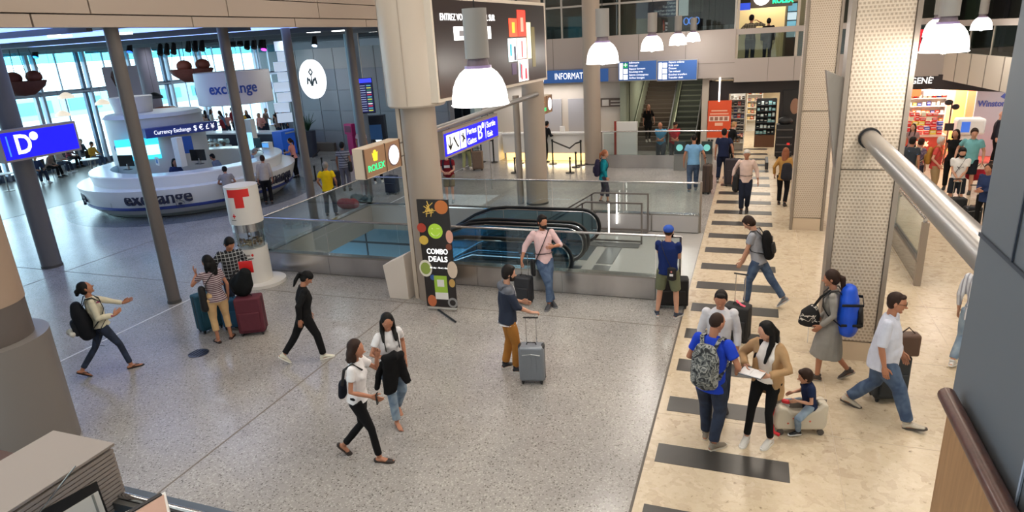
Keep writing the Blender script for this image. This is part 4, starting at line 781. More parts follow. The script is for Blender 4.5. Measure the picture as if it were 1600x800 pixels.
t = thing('small_green_sign', 'small dark green pictogram sign hanging left of the slim pipe', 'sign', (-8.4, 20.2, 1.9)); MB().bx(-.05, 0, 0, 1.0, 0, .75).build('panel', mat((62, 84, 70), .4), t, smooth=False); MB().bx(0, .01, .15, .4, .15, .6).build('pictogram', mat((190, 205, 180), .4), t, smooth=False); MB().bx(0, .01, .6, .85, .15, .6).build('pictogram', mat((190, 205, 180), .4), t, smooth=False); MB().bx(-.05, 0, 0, 1, .8, .9).build('top_bar', M_ALU, t, smooth=False); MB().cyl(-.03, .5, -1.9, 0, .02, 8).build('pole', M_ALU, t)
# D sign
t = thing('gate_d_sign', 'blue lit gate D sign on the thick grey column at the left', 'sign', (-16.1, 10.08, 2.88))
MB().bx(-.2, 0, -.05, 1.86, -.05, .68).build('frame', mat((170, 160, 150), .4, .3), t, smooth=False); fc_ = MB().bx(0, .012, 0, 1.8, 0, .62).build('face', M_SIGNB, t, smooth=False)
text('D', .62, face_x((-16.082, 10.08 + .46, 2.88 + .3)), M_WTXT, fc_, width=.36, bold=.014); MB().tube([(.01, .74, .47), (.02, .74, .47)], .1, 18).build('dot', M_WTXT, t); MB().bx(.012, .018, .1, .13, .08, .54).build('light_line', mat((60, 120, 255), .4, emit=1.5), t, smooth=False); MB().bx(-.5, -.2, .75, .85, .1, .2).build('bracket', M_ALU, t, smooth=False)
# ================================================================== POSTER, LECTERN, DONATION CYLINDER
t = thing('food_poster_stand', 'black combo deals food poster standee beside the main column', 'poster', (-5.42, 10.38, 0), R(4))
MB().bx(-.32, .3, 0, .03, .08, 2.2).build('panel', mat((34, 28, 28), .4), t, smooth=False); MB().tube([(-.1, 0, .02), (.45, -.5, .02)], .018, 8).build('foot', M_BLACK, t); MB().tube([(-.3, .0, .05), (.3, .0, .05)], .025, 8).build('base_bar', M_ALU, t)
def disc(x, z, r, c, nm='print', sy=1., y=-.006, e=0): MB().limb([(x, .0, z), (x, y, z)], [(r, r * sy)] * 2, 20, 'flat').build(nm, mat(c, .5, emit=e), t)
disc(0, 1.6, .145, (168, 206, 60), 'smiley_face', e=.25); 
for x in (-.055,): disc(x, 1.65, .014, (225, 245, 160), 'eye', y=-.009)
MB().bx(.03, .09, -.009, -.006, 1.645, 1.66).build('wink', mat((225, 245, 160), .5), t, smooth=False)
MB().limb([(.09 * math.cos(R(a)), -.008, 1.6 + .09 * math.sin(R(a))) for a in range(200, 341, 20)], [.009] * 8, 6, 'flat').build('smile', mat((225, 245, 160), .5), t)
disc(.16, 2.06, .13, (206, 120, 60), 'burger_bun'); disc(-.27, 1.66, .09, (190, 70, 50), 'tomato'); disc(-.25, 1.42, .09, (226, 190, 80), 'cheese'); disc(.27, 1.5, .07, (230, 170, 150), 'ham', 1.8); disc(.24, 1.3, .06, (130, 70, 50), 'onion'); disc(-.27, .86, .13, (235, 230, 215), 'plate', 1.3); disc(-.27, .86, .1, (150, 170, 80), 'salad', 1.2, -.009); disc(-.14, .68, .055, (50, 90, 160), 'blue_mark'); disc(.27, .85, .1, (220, 200, 180), 'plate', 1.7); disc(.24, .58, .06, (200, 160, 90), 'pretzel', 1.4); disc(-.2, .2, .09, (200, 110, 70), 'shrimp', 1.3); disc(.22, .18, .1, (150, 150, 150), 'onion_ring'); disc(.22, .18, .06, (40, 34, 34), 'onion_ring_hole', y=-.009)
for k in range(12): 
    a = random.uniform(0, 3.14); x, z = -.08 + random.uniform(-.06, .06), 2.02 + random.uniform(-.08, .08); MB().tube([(x - .08 * math.cos(a), -.008, z - .08 * math.sin(a)), (x + .08 * math.cos(a), -.008, z + .08 * math.sin(a))], .008, 5).build('fry', mat((236, 200, 100), .5), t)
TP = lambda x, z: Matrix.Translation((-5.42, 10.38, 0)) @ Matrix.Rotation(R(4), 4, 'Z') @ face_y((x, -.008, z))
text('COMBO', .145, TP(.0, 1.20), M_WTXT, t, width=.42, bold=.002); text('DEALS', .145, TP(.0, 1.05), M_WTXT, t, width=.38, bold=.002); text('All day - Every day', .042, TP(.0, .88), M_WTXT, t, width=.36)
MB().bx(-.12, .14, -.006, 0, .38, .72).build('green_card', mat((160, 200, 66), .5), t, smooth=False); MB().bx(-.12, .14, -.007, 0, .24, .38).build('white_card', M_WHITE, t, smooth=False); MB().bx(-.06, .08, -.009, -.006, .5, .64).build('speech_mark', M_WHITE, t, smooth=False)
t = thing('white_lectern', 'white slanted lectern panel at the foot of the main column', 'lectern', (-6.5, 10.75, 0)); MB().prism([(-.3, 0), (.14, 0), (.12, .94), (-.38, .7)], 0, .35, lambda u, v, w_: (u, w_, v)).build('body', mat((222, 212, 202), .5), t, smooth=False, bevel=.008)
# donation cylinder
t = thing('donation_cylinder', 'white donation cylinder with red T and red cross, clear middle', 'donation box', (-10.35, 11.0, 0))
WHT = mat((226, 222, 216), .35); RED = mat((216, 40, 34), .45)
MB().cyl(.12, 0, 0, .07, .52, 48).build('base_plate', WHT, t); MB().cyl(0, 0, .07, .86, .335, 48).build('lower_drum', WHT, t); MB().cyl(0, 0, 1.42, 2.24, .35, 48).build('upper_drum', WHT, t)
MB().cyl(0, 0, 1.24, 1.42, .33, 48).build('steel_band', M_STEEL, t); MB().lathe([(.325, .86), (.325, 1.24)], n=48).build('clear_window', M_GLASS, t)
for k in range(6): a = R(60 * k + 20); MB().cyl(.29 * math.cos(a), .29 * math.sin(a), .86, 1.24, .012, 8).build('window_post', M_STEEL, t)
mb = MB(); rr = random.Random(5)
for k in range(90): a = rr.uniform(0, 6.28); q = .27 * math.sqrt(rr.random()); mb.ell((q * math.cos(a), q * math.sin(a), .9 + rr.random() * .12), (.04, .03, .015), 6, 4, Matrix.Rotation(rr.random() * 3, 3, 'X'), rr.randrange(3))
c_ = mb.build('banknotes_and_coins', [mat((170, 140, 110), .6), mat((120, 100, 80), .6), mat((200, 180, 150), .6)], t, smooth=False); c_['kind'] = 'stuff'
DA = -62.     # side that faces the hall
def curved(a0, a1, z0, z1, r, m, nm): MB().lathe([(r, z0), (r + .004, z0), (r + .004, z1), (r, z1)], n=12, a0=a0, a1=a1).build(nm, m, t)
curved(DA - 38, DA + 38, 2.03, 2.2, .35, RED, 'red_t_bar'); curved(DA - 14, DA + 16, 1.8, 2.04, .35, RED, 'red_t_stem')
curved(DA - 32, DA - 20, 1.61, 1.64, .35, RED, 'red_cross_bar'); curved(DA - 28, DA - 24, 1.575, 1.675, .35, RED, 'red_cross_stem'); curved(DA - 40, DA - 20, 1.53, 1.54, .35, M_DARK, 'text_line')
curved(DA + 10, DA + 14, .7, .76, .336, RED, 'red_cross_stem'); curved(DA + 7, DA + 17, .72, .74, .336, RED, 'red_cross_bar'); curved(DA - 30, DA + 4, .71, .75, .336, mat((150, 140, 136), .5), 'text_line'); curved(DA - 26, DA + 14, .64, .66, .336, M_DARK, 'text_line'); curved(DA - 40, DA - 8, .16, .4, .336, RED, 'red_panel')
# ================================================================== EXCHANGE DESK
t = thing('exchange_desk', 'round white currency exchange desk with blue band and dark lettering', 'counter', (DX, DY, 0)); WH = mat((226, 226, 222), .22)
MB().lathe([(0, .02), (3.0, .02), (3.05, .16), (2.9, .16)], n=80).build('plinth', mat((170, 180, 180), .3, .4), t)
MB().lathe([(2.8, .16), (3.22, .16), (3.38, .3), (3.45, .34)], n=80).build('lower_skirt', WH, t); MB().lathe([(3.45, .34), (3.47, .36), (3.47, .42), (3.45, .44)], n=80).build('blue_band', M_NAVY, t)
MB().lathe([(3.45, .44), (3.62, .96), (3.62, 1.0), (3.05, 1.0), (3.0, .9)], n=80).build('front_panel', WH, t); MB().lathe([(3.14, 1.0), (3.22, 1.34), (3.2, 1.38), (2.55, 1.38), (2.5, 1.3), (2.5, .1)], n=80).build('upper_tier', WH, t)
for a in range(0, 360, 30): MB().bx(3.50, 3.512, -.006, .006, .46, .96, M=Matrix.Rotation(R(a), 4, 'Z')).build('panel_joint', mat((180, 180, 178), .5), t, smooth=False)
for ac in (-63, 4, -130, 150): text('exchange', .62, None, mat((30, 32, 56), .5), t, width=2.1, bold=.012, bend=(DX, DY, 3.54, .74, R(ac)), ext=.03)
def deskthing(lb, nm, cat, px, py, z): p = G(px, py, z); return thing(nm, lb, cat, (p.x, p.y, z)), p
t = thing('exchange_tower', 'round white tower inside the exchange desk with blue logo and cyan screen', 'kiosk', (-20.9, 18.6, 0)); MB().cyl(0, 0, 0, 3.0, 1.62, 64).build('drum', mat((206, 206, 202), .4), t); MB().cyl(0, 0, 3.0, 3.12, 1.68, 64, 1.55).build('cap', mat((220, 218, 212), .4), t)
MB().lathe([(.0, 3.12), (.62, 3.12), (.72, 3.7), (.0, 3.7)], c=(-.6, -.3, 0), n=40).build('top_drum', mat((232, 222, 210), .4), t)
MB().bx(1.61, 1.7, -1.1, .25, 1.6, 2.35, M=Matrix.Rotation(R(-52), 4, 'Z')).build('cyan_screen', mat((60, 200, 235), .4, emit=1.4), t, smooth=False); MB().bx(1.7, 1.71, -1.1, .25, 1.75, 2.1, M=Matrix.Rotation(R(-52), 4, 'Z')).build('screen_text_band', mat((190, 240, 250), .4, emit=1.6), t, smooth=False)
for k in range(3): MB().limb([(1.63 * math.cos(R(-88 - 7 * k) + .05 * math.cos(R(a))), 1.63 * math.sin(R(-88 - 7 * k) + .05 * math.cos(R(a))), 2.0 + .1 * math.sin(R(a))) for a in range(0, 361, 30)], [.014] * 13, 6, 'flat').build('logo_ring', mat((40, 120, 190), .4), t)
MB().bx(1.62, 1.64, 1.0, 1.6, 1.7, 2.3, M=Matrix.Rotation(R(-60), 4, 'Z')).build('blue_emblem', mat((50, 90, 160), .4), t, smooth=False)
t = thing('rates_canopy', 'blue canopy band lettered currency exchange on a white post', 'sign', tuple(G(285, 260, 1.38))); MB().bx(-.12, .12, -.12, .12, 0, 1.0).build('post', WH, t, smooth=False)
d_ = (G(340, 200, 2.42) - G(228, 214, 2.42)); an = math.atan2(d_.y, d_.x); o0 = G(228, 214, 2.42); l0 = t.location; Mr = Matrix.Translation((o0.x - l0.x, o0.y - l0.y, 0)) @ Matrix.Rotation(an, 4, 'Z'); LL = d_.length
MB().bx(0, LL, -.05, .3, .98, 1.3, M=Mr).build('band', mat((44, 66, 140), .4), t, smooth=False)
Mt = Matrix.Translation((o0.x, o0.y, 1.38)) @ Matrix.Rotation(an, 4, 'Z'); text('Currency Exchange', .2, Mt @ face_y((LL * .36, -.06, 1.14)), M_WTXT, t, width=LL * .5); text('$ € £ ¥', .26, Mt @ face_y((LL * .8, -.06, 1.14)), M_WTXT, t, width=LL * .3)
for (px, py), lb, s in (((200, 265), 'left', 1), ((312, 256), 'centre', 1), ((400, 236), 'right', 1)):
    t, p = deskthing('black computer monitor on the exchange desk, %s one' % lb, 'monitor', 'monitor', px, py, 1.38); MB().bx(-.28, .28, -.02, .02, .12, .5, M=Matrix.Rotation(R(10), 4, 'Z')).build('screen', M_BLACKG, t, smooth=False); MB().bx(-.04, .04, -.02, .06, 0, .2).build('stand', M_ALU, t, smooth=False); MB().bx(-.14, .14, -.08, .08, 0, .015).build('foot', M_BLACK, t, smooth=False)
t, p = deskthing('white tablet display standing on the exchange desk', 'tablet', 'tablet', 248, 262, 1.38); MB().bx(-.13, .13, -.01, .01, .08, .36, M=Matrix.Rotation(R(-20), 4, 'Z')).build('screen', M_WHITE, t, smooth=False); MB().bx(-.07, .07, -.015, -.012, .15, .3, M=Matrix.Rotation(R(-20), 4, 'Z')).build('logo', mat((70, 110, 180), .4), t, smooth=False)
t, p = deskthing('light blue lit screen on the exchange desk behind the slim column', 'screen', 'screen', 388, 238, 1.38); MB().bx(-.3, .3, -.03, .03, .1, .75).build('panel', mat((150, 215, 245), .4, emit=1.2), t, smooth=False)
t, p = deskthing('white rates post standing at the right of the exchange desk', 'post', 'post', 397, 232, 1.38); MB().bx(-.16, .16, -.12, .12, 0, 1.15).build('body', WH, t, smooth=False)
t, p = deskthing('blue tablet in a white stand at the right end of the exchange desk', 'tablet', 'tablet', 418, 232, 1.38); MB().bx(-.2, .2, -.1, .1, 0, .25).build('stand', WH, t, smooth=False); MB().bx(-.15, .15, -.11, -.1, .06, .22).build('screen', mat((90, 160, 230), .4, emit=1), t, smooth=False)
t, p = deskthing('dark jacket lying over the exchange desk ledge', 'jacket', 'jacket', 325, 277, 1.0); solid('cloth', MB().ell((0, 0, .08), (.3, .14, .07)).ell((.2, .05, .12), (.2, .12, .08)).ell((-.25, -.08, .04), (.16, .08, .04)), cloth(26, 24, 26), t, .02, 2, None, .03)
# hanging exchange drum
hp = AD(366, 136, 23); t = thing('hanging_exchange_drum', 'white hanging drum lettered exchange in blue', 'sign', (hp.x, hp.y, hp.z - .55))
MB().lathe([(1.22, 0), (1.25, .02), (1.25, 1.08), (1.22, 1.1), (1.22, 0)], n=64).build('drum', mat((214, 208, 204), .4), t)
MB().bx(-1.2, 1.2, -.02, .02, .2, .25).build('cross_bar', M_ALU, t, smooth=False); MB().bx(-.02, .02, -1.2, 1.2, .2, .25).build('cross_bar', M_ALU, t, smooth=False)
for a in (0, 120, 240): MB().cyl(1.23 * math.cos(R(a)), 1.23 * math.sin(R(a)), 1.05, 5.6 - hp.z + .55, .008, 6).build('hanger', M_BLACK, t)
for ac in (-50, 70, 190): text('exchange', .5, None, mat((44, 74, 150), .4), t, width=1.6, bold=.008, bend=(hp.x, hp.y, 1.25, hp.z + .0, R(ac)), ext=.02)
# ================================================================== CURVED WALL, EMBLEM, MONITOR, BOOTHS
A0 = Vector((-23.4, 29.2, 0)); A1 = Vector((-12.6, 26.6, 0)); aw = math.atan2(A1.y - A0.y, A1.x - A0.x); LW = (A1 - A0).length; MA = Matrix.Translation(A0) @ Matrix.Rotation(aw, 4, 'Z')
wa = struct('wall_emblem', MB().bx(0, LW, 0, .3, 0, 5.0, M=MA), mat((128, 130, 138), .5, var=.05))
for k in range(9):
    for j in range(5): MB().bx(1.38 * k + .02, min(1.38 * (k + 1) - .02, LW), -.03, 0, .05 + 1.0 * j, 1.02 + 1.0 * j, M=MA).build('panel', mat((150, 148, 148) if j == 4 else ((128, 132, 142) if (j + k) % 2 else (136, 138, 146)), .45), wa, smooth=False)
t = thing('emblem_disc', 'round glowing white disc with a black emblem on the grey wall', 'sign', tuple(AD(487, 124, 30.2)), aw); R3 = t.location.copy()
MB().limb([(0, .12, 0), (0, 0, 0)], [(.86, .88)] * 2, 48, 'flat').build('disc', mat((248, 250, 255), .4, emit=1.6), t)
ER = lambda poly: MB().prism(poly, -.02, 0, lambda u, v, w_: (u, w_, v)).build('emblem', mat((24, 30, 40), .5), t, smooth=False)
ER([(0, .5), (.16, .32), (0, .14), (-.16, .32), (0, .5), (0, .42), (-.09, .32), (0, .24), (.09, .32), (0, .42)]); ER([(-.02, .14), (.02, .14), (.02, -.02), (-.02, -.02)])
for sx in (-1, 1): ER([(sx * .36, -.22), (sx * .27, -.22), (sx * .24, .0), (sx * .2, -.08), (sx * .15, -.08), (sx * .1, -.22), (sx * .03, -.22), (sx * .1, .02), (sx * .14, .04), (sx * .18, .0), (sx * .24, .1), (sx * .3, .08)])
ER([(-.08, -.3), (.08, -.3), (.04, -.1), (.04, .0), (-.04, .0), (-.04, -.1)])
p = AD(570, 150, 26.5); t = thing('flight_monitor', 'blue flight information monitor hanging on the blue-grey column', 'monitor', (p.x, p.y, p.z), R(25)); MB().bx(-.36, .36, 0, .08, -.7, .7).build('casing', M_BLACKG, t, smooth=False); MB().cyl(0, .04, .7, 5.6 - p.z, .025, 8).build('hanger', M_ALU, t); MB().bx(-.33, .33, -.01, 0, -.66, .5).build('display', mat((22, 26, 84), .4, emit=.5), t, smooth=False); MB().bx(-.33, .33, -.012, 0, .52, .68).build('header', mat((50, 60, 230), .4, emit=1.4), t, smooth=False)
for k in range(12): MB().bx(-.3, .05, -.014, -.01, -.6 + .09 * k, -.575 + .09 * k).build('flight_row', mat((170, 180, 210), .4, emit=.6), t, smooth=False); MB().bx(.1, .28, -.014, -.01, -.61 + .09 * k, -.565 + .09 * k).build('status_cell', mat([(200, 210, 90), (90, 170, 190), (200, 60, 80), (220, 220, 230), (60, 130, 90)][k % 5], .4, emit=.7), t, smooth=False)
p = G(550, 242); t = thing('pink_kiosk', 'bright pink slim kiosk in front of the grey panel wall', 'kiosk', (p.x, p.y, 0), aw); MK = mat((200, 40, 120), .35); MB().bx(-.2, .2, 0, .3, 0, 1.05).build('body', MK, t, smooth=False, bevel=.03); MB().bx(-.27, .27, -.05, .2, 1.0, 1.5).build('head', MK, t, smooth=False, bevel=.03); MB().bx(-.2, .2, -.06, -.05, 1.1, 1.4).build('screen', mat((120, 30, 80), .3), t, smooth=False)
p = G(590, 250); t = thing('dark_booth', 'dark ticket machine with a lit screen behind the slim column', 'machine', (p.x, p.y, 0), R(20)); MB().bx(-.5, .5, 0, .5, 0, 2.0).build('body', mat((34, 40, 54), .35), t, smooth=False); MB().bx(-.35, .35, -.02, 0, .95, 1.6).build('screen', mat((40, 70, 110), .3, emit=.4), t, smooth=False); MB().bx(.0, .3, -.03, -.02, .8, .92).build('bright_slot', mat((220, 240, 250), .4, emit=1.5), t, smooth=False)
p = G(487, 244); t = thing('tall_planter', 'tall dark planter with a spiky green plant beside the bar', 'plant', (p.x, p.y, 0)); MB().cyl(0, 0, 0, 1.25, .3, 20, .36).build('pot', mat((58, 66, 84), .5), t)
for k in range(26): a = k * 2.4; q = .12 + .2 * (k % 3) / 2; MB().limb([(0, 0, 1.2), (q * .6 * math.cos(a), q * .6 * math.sin(a), 1.55), (q * 1.5 * math.cos(a), q * 1.5 * math.sin(a), 1.75 + .1 * (k % 4))], [.03, .025, .004], 5, 'flat').build('leaf', mat((34, 70, 44), .5), t)
# dark fronts left of the round column (under the big screen)
struct('wall_dark_glazing', MB().bx(-15.8, -11.5, 31, 31.2, 0, 4.9), mat((52, 58, 68), .2))
for k in range(6): MB().bx(-15.6 + .8 * k, -15.53 + .8 * k, 30.9, 31, 0, 4.9).build('window_frame', mat((110, 116, 126), .4), bpy.data.objects['wall_dark_glazing'], smooth=False)
struct('wall_link', MB().bx(-11.6, -11.3, 27.2, 31, 0, 4.9), mat((150, 158, 168), .5)); t = thing('pale_partition', 'pale green-grey partition behind the gates sign', 'partition', (-11.35, 26.2, 0)); MB().bx(-.1, .1, 0, .7, 0, 2.6).build('panel', mat((150, 170, 172), .3), t, smooth=False); MB().bx(.3, 1.2, -.3, .4, 0, 1.15).build('counter', M_WHITE, t, smooth=False)
# ================================================================== CAFE BAR AND HANGING DECOR
bx0 = G(392, 250); bx1 = G(462, 238); t = thing('cafe_bar', 'long dark cafe bar with a bright worktop behind the exchange desk', 'bar', (-24.5, 27.2, 0)); MB().bx(-3.4, 2.4, 0, .8, 0, 1.05).build('front', mat((30, 34, 62), .4), t, smooth=False); MB().bx(-3.5, 2.5, -.1, .9, 1.05, 1.12).build('worktop', mat((214, 220, 230), .25), t, smooth=False); MB().bx(1.9, 2.45, -.4, .9, 0, 1.2).build('blue_end', mat((40, 90, 190), .4, emit=.3), t, smooth=False)
area('bar_light', (-25, 28.6, 4.8), 5, 2, 60, (.8, .9, 1))
MB().bx(-31.5, -20, 28.15, 36, 0, .42).build('cafe_platform', mat((110, 100, 92), .4), floor, smooth=False)
t = thing('pastry_counter', 'long white pastry counter with glass case beyond the exchange desk', 'counter', (-25.6, 23.6, 0)); MB().bx(-2.4, 2.6, 0, .8, 0, .95).build('front', M_WHITE, t, smooth=False); MB().bx(-2.4, 2.6, 0, .7, .95, 1.25).build('glass_case', M_GLASS, t, smooth=False)
rr = random.Random(9)
for k in range(26):
    o = MB().ell((0, 0, .05), (.08, .07, .05), 8, 5).build('pastry', mat(rr.choice([(190, 120, 60), (120, 60, 40), (120, 160, 80), (230, 200, 160)]), .6)); o.location = (-27.9 + .19 * k, 23.9 + rr.uniform(-.1, .2), .95); tag(o, 'pastry in the glass case beyond the exchange desk, %s from its left end' % ORD[k], 'pastry', 'pastries in the glass case')
p = AD(262, 184, 32.5); t = thing('copper_dome', 'copper-coloured curved cafe hood in front of the windows', 'hood', (p.x, p.y, 0)); MB().lathe([(.0, 2.75), (.45, 2.7), (.75, 2.45), (.85, 2.1), (.8, 2.1), (.7, 2.4), (.4, 2.62)], n=32).build('hood', mat((196, 112, 70), .25, .8), t); MB().cyl(0, 0, 0, 1.2, .6, 24).build('base', mat((60, 52, 50), .5), t); MB().ell((0, 0, 1.7), (.25, .25, .5)).build('lamp', mat((255, 236, 190), .4, emit=2), t)
for (px, py, dd), lb in (((35, 132, 24), 'leftmost brown hull-shaped decoration hanging by ropes near the windows'), ((300, 112, 26), 'red-brown hull-shaped decoration hanging left of the exchange drum')):
    p = AD(px, py, dd); t = thing('hanging_hull', lb, 'decoration', tuple(p), R(30)); m_ = mat((96, 46, 36), .5, var=.3)
    MB().lathe([(0, -.42), (.35, -.38), (.75, -.1), (.85, .1), (.8, .12), (.6, -.1), (.0, -.2)], n=20).build('hull', m_, t).scale = (1.0, .5, 1); MB().ell((-.25, 0, .22), (.3, .25, .24)).ell((.45, 0, .25), (.28, .22, .22)).build('figure', mat((120, 60, 44), .6, var=.2), t)
    for x, y in ((-.75, .0), (.75, 0), (-.3, .25), (.35, -.25)): MB().tube([(x, y, .1), (x * .7, y * .7, 5.55 - p.z)], .014, 6).build('rope', M_DARK, t)
p = AD(192, 130, 30); t = thing('portrait_banner', 'pale hanging banner with a brown sketched figure before the windows', 'banner', tuple(p), R(38)); MB().bx(-.72, .72, 0, .02, -.75, .75).build('cloth', mat((206, 194, 206), .6), t, smooth=False)
MB().ell((-.2, -.01, .3), (.22, .012, .32)).ell((0, -.01, -.35), (.24, .012, .36)).build('print', mat((122, 92, 86), .6), t); MB().limb([(-.4, -.02, .3), (-.3, -.02, -.1), (.1, -.02, -.6)], [.03, .025, .02], 6).build('print_line', mat((90, 64, 60), .6), t)
for (px, py), c, lb in (((57, 80), (30, 120, 220), 'blue glowing stage spotlight, leftmost under the low ceiling'), ((204, 72), (30, 80, 230), 'blue glowing stage spotlight right of the purple-grey column'), ((262, 75), None, 'cluster of black stage spotlights left of the hanging hull'), ((306, 70), None, 'cluster of black stage spotlights above the hanging hull'), ((365, 62), None, 'cluster of black stage spotlights above the exchange drum'), ((398, 66), None, 'cluster of black stage spotlights right above the exchange drum'), ((413, 68), (220, 60, 250), 'violet glowing stage spotlight left of the slim column'), ((492, 62), (180, 210, 255), 'large white-blue stage spotlight above the grey panel wall')):
    p = AD(px, py, 26); t = thing('stage_spotlight', lb, 'spotlight', tuple(p)); MB().tube([(-.55, 0, .22), (.55, 0, .22)], .025, 8).build('bar', M_BLACK, t)
    for k in range(3 if c is None else 1): x = -.35 + .35 * k if c is None else 0; MB().limb([(x, 0, .15), (x + .05, -.15, -.22)], [.08, .12], 10, 'flat').build('lamp_head', M_BLACK, t); MB().limb([(x + .05, -.15, -.22), (x + .052, -.16, -.24)], [.1, .1], 10, 'flat').build('lens', mat(c, .4, emit=5) if c else M_BLACKG, t); MB().bx(x - .01, x + .01, -.02, .02, .1, .25).build('yoke', M_BLACK, t, smooth=False)
    MB().cyl(0, 0, .2, max(.3, 5.6 - p.z), .015, 6).build('hanger', M_BLACK, t)
for i, (px, py) in enumerate(((94, 58), (190, 54), (266, 53), (448, 50), (490, 51), (529, 49), (580, 50), (398, 55))):
    p = G(px, py, 5.52); 
    if p.x < -11.5 and p.y < 50: t = thing('low_ceiling_light', 'small white light panel in the low ceiling, ' + ('leftmost of the row', 'second from the left', 'third from the left', 'fifth from the left', 'sixth from the left', 'seventh from the left', 'rightmost of the row', 'fourth from the left')[i], 'ceiling light', tuple(p), group='low ceiling light panels'); MB().bx(-.17, .17, -.17, .17, 0, .06).build('diffuser', mat((255, 255, 250), .4, emit=5), t, smooth=False)
for i, (px, py) in enumerate(((98, 178), (103, 150), (160, 160), (242, 150))):
    p = AD(px, py, 30 - 2 * (i % 2)); t = thing('cafe_pendant', ('lowest white cafe lampshade left of the tower', 'upper white cafe lampshade left of the tower', 'white cafe lampshade beside the tower top', 'black cafe lampshade right of the banner')[i], 'lamp', tuple(p)); MB().lathe([(.32, -.1), (.3, 0), (.1, .14), (.0, .16)], n=20).build('shade', M_DARK if i == 3 else mat((250, 236, 214), .5, emit=.8), t); MB().cyl(0, 0, .15, 5.6 - p.z, .006, 6).build('cable', M_DARK, t)
# mosaic of screens left of the emblem wall
for k in range(8): p = AD(440 + 5 * (k % 2), 72 + 16 * k, 31); t = thing('hanging_screen', 'bright tilted panel in the stack left of the emblem disc, ' + ('topmost', 'second from the top', 'third from the top', 'fourth from the top', 'fourth from the bottom', 'third from the bottom', 'second from the bottom', 'lowest')[k], 'panel', tuple(p), R(20 + 14 * (k % 3)), group='bright tilted panels beside the emblem wall'); MB().bx(-.35, .35, 0, .05, -.22, .22).build('panel', mat((190, 205, 225), .3, emit=.7), t, smooth=False)
# ================================================================== FOREGROUND LEFT: VENT CABINET, COUNTER, TRAY
t = thing('vent_cabinet', 'grey-beige cabinet with slatted side in the bottom left foreground', 'cabinet', (-2.22, 1.12, 3.24)); MC_ = mat((156, 146, 140), .5); zt = .26
MB().bx(-.32, -.015, -.75, .34, 0, zt - .012).build('body', MC_, t, smooth=False); MB().bx(-.33, .0, -.75, .35, zt - .012, zt).build('top_panel', MC_, t, smooth=False, bevel=.002)
for k in range(14):
    MB().bx(-.015, .0, -.75, .34, zt - .034 - .0175 * k, zt - .021 - .0175 * k).build('slat', MC_, t, smooth=False)
def side_poly(pts, d0, d1, nm, m):
    P = [AX(a_, b_, -2.22) for a_, b_ in pts]; MB().prism([(p_.y - 1.12, p_.z - 3.24) for p_ in P], d0, d1, lambda u, v, w_: (w_, u, v)).build(nm, m, t, smooth=False)
side_poly([(150, 752), (172, 812), (30, 812), (60, 800)], .0, .004, 'display_recess', M_BLACK)
side_poly([(151, 767), (167, 812), (80, 812), (98, 799)], .004, .008, 'white_screen', mat((206, 204, 196), .4, emit=.12)); side_poly([(143, 771), (157, 812), (153, 812), (140, 773)], .008, .010, 'screen_divider', mat((150, 152, 146), .4))
q0 = AX(118, 728, -2.2); q1 = AX(62, 800, -2.2); MB().tube([(.02, q0.y - 1.12, q0.z - 3.24), (.02, q1.y - 1.12, q1.z - 3.24)], .0028, 6).build('chrome_rod', M_CHROME, t)
t = thing('brown_counter', 'dark brown counter top with a black edge at the left frame side', 'counter', (-2.75, 1.3, 3.24)); MB().bx(-1.2, .16, -.9, .1, .12, .17).build('worktop', mat((72, 46, 44), .4), t, smooth=False); MB().bx(.1, .18, -.9, .14, .0, .19).build('edge', M_BLACK, t, smooth=False)
q0 = G(240, 800, 3.42); t = thing('brochure_tray', 'white-edged tray holding a pink board at the bottom left', 'tray', (q0.x, q0.y, 3.24))
def tpoly(pts, z0, z1, nm, m): P = [G(a_, b_, 3.42) for a_, b_ in pts]; MB().prism([(p_.x - q0.x, p_.y - q0.y) for p_ in P], z0, z1, lambda u, v, w_: (u, v, w_)).build(nm, m, t, smooth=False)
tpoly([(258, 768), (268, 815), (215, 838), (172, 812)], .0, .18, 'tray_body', M_WHITE); tpoly([(256, 774), (264, 815), (215, 834), (192, 813)], .18, .184, 'pink_board', mat((190, 152, 134), .5)); tpoly([(251, 772), (254, 775), (190, 812), (184, 810)], .184, .187, 'dark_slot', M_DARK)
# ================================================================== PEOPLE
SKIN = {'a': mat((198, 148, 122), .55, name='skin_light'), 'b': mat((176, 120, 92), .55, name='skin_tan'), 'c': mat((138, 90, 66), .55, name='skin_brown'), 'd': mat((214, 160, 136), .55, name='skin_pale')}
HAIRC = {'black': mat((9, 8, 9), .6, spec=.25, name='hair_black'), 'brown': mat((44, 27, 19), .6, spec=.25, name='hair_brown'), 'dark': mat((22, 15, 13), .6, spec=.25, name='hair_dark'), 'grey': mat((138, 132, 126), .6, name='hair_grey'), 'auburn': mat((140, 78, 42), .5, name='hair_auburn'), 'blond': mat((170, 130, 84), .5, name='hair_blond'), 'white': mat((196, 192, 186), .6, name='hair_white')}
M_EYE = mat((235, 232, 226), .3); M_IRIS = mat((30, 20, 16), .3); M_LIP = mat((150, 78, 70), .5)
def ik(a, t, l1, l2, pole):
    a = Vector(a); t = Vector(t); d = t - a; L = d.length
    if L > (l1 + l2) * .999: t = a + d.normalized() * (l1 + l2) * .999; d = t - a; L = d.length
    if L < 1e-4: d = Vector((0, 0, -1e-3)); L = d.length
    x = (l1 * l1 - l2 * l2 + L * L) / (2 * L); h = math.sqrt(max(l1 * l1 - x * x, 0)); n = d.normalized(); p = Vector(pole); p = p - p.dot(n) * n
    if p.length < 1e-4: p = Vector((0, 1, 0))
    return a + n * x + p.normalized() * h, t
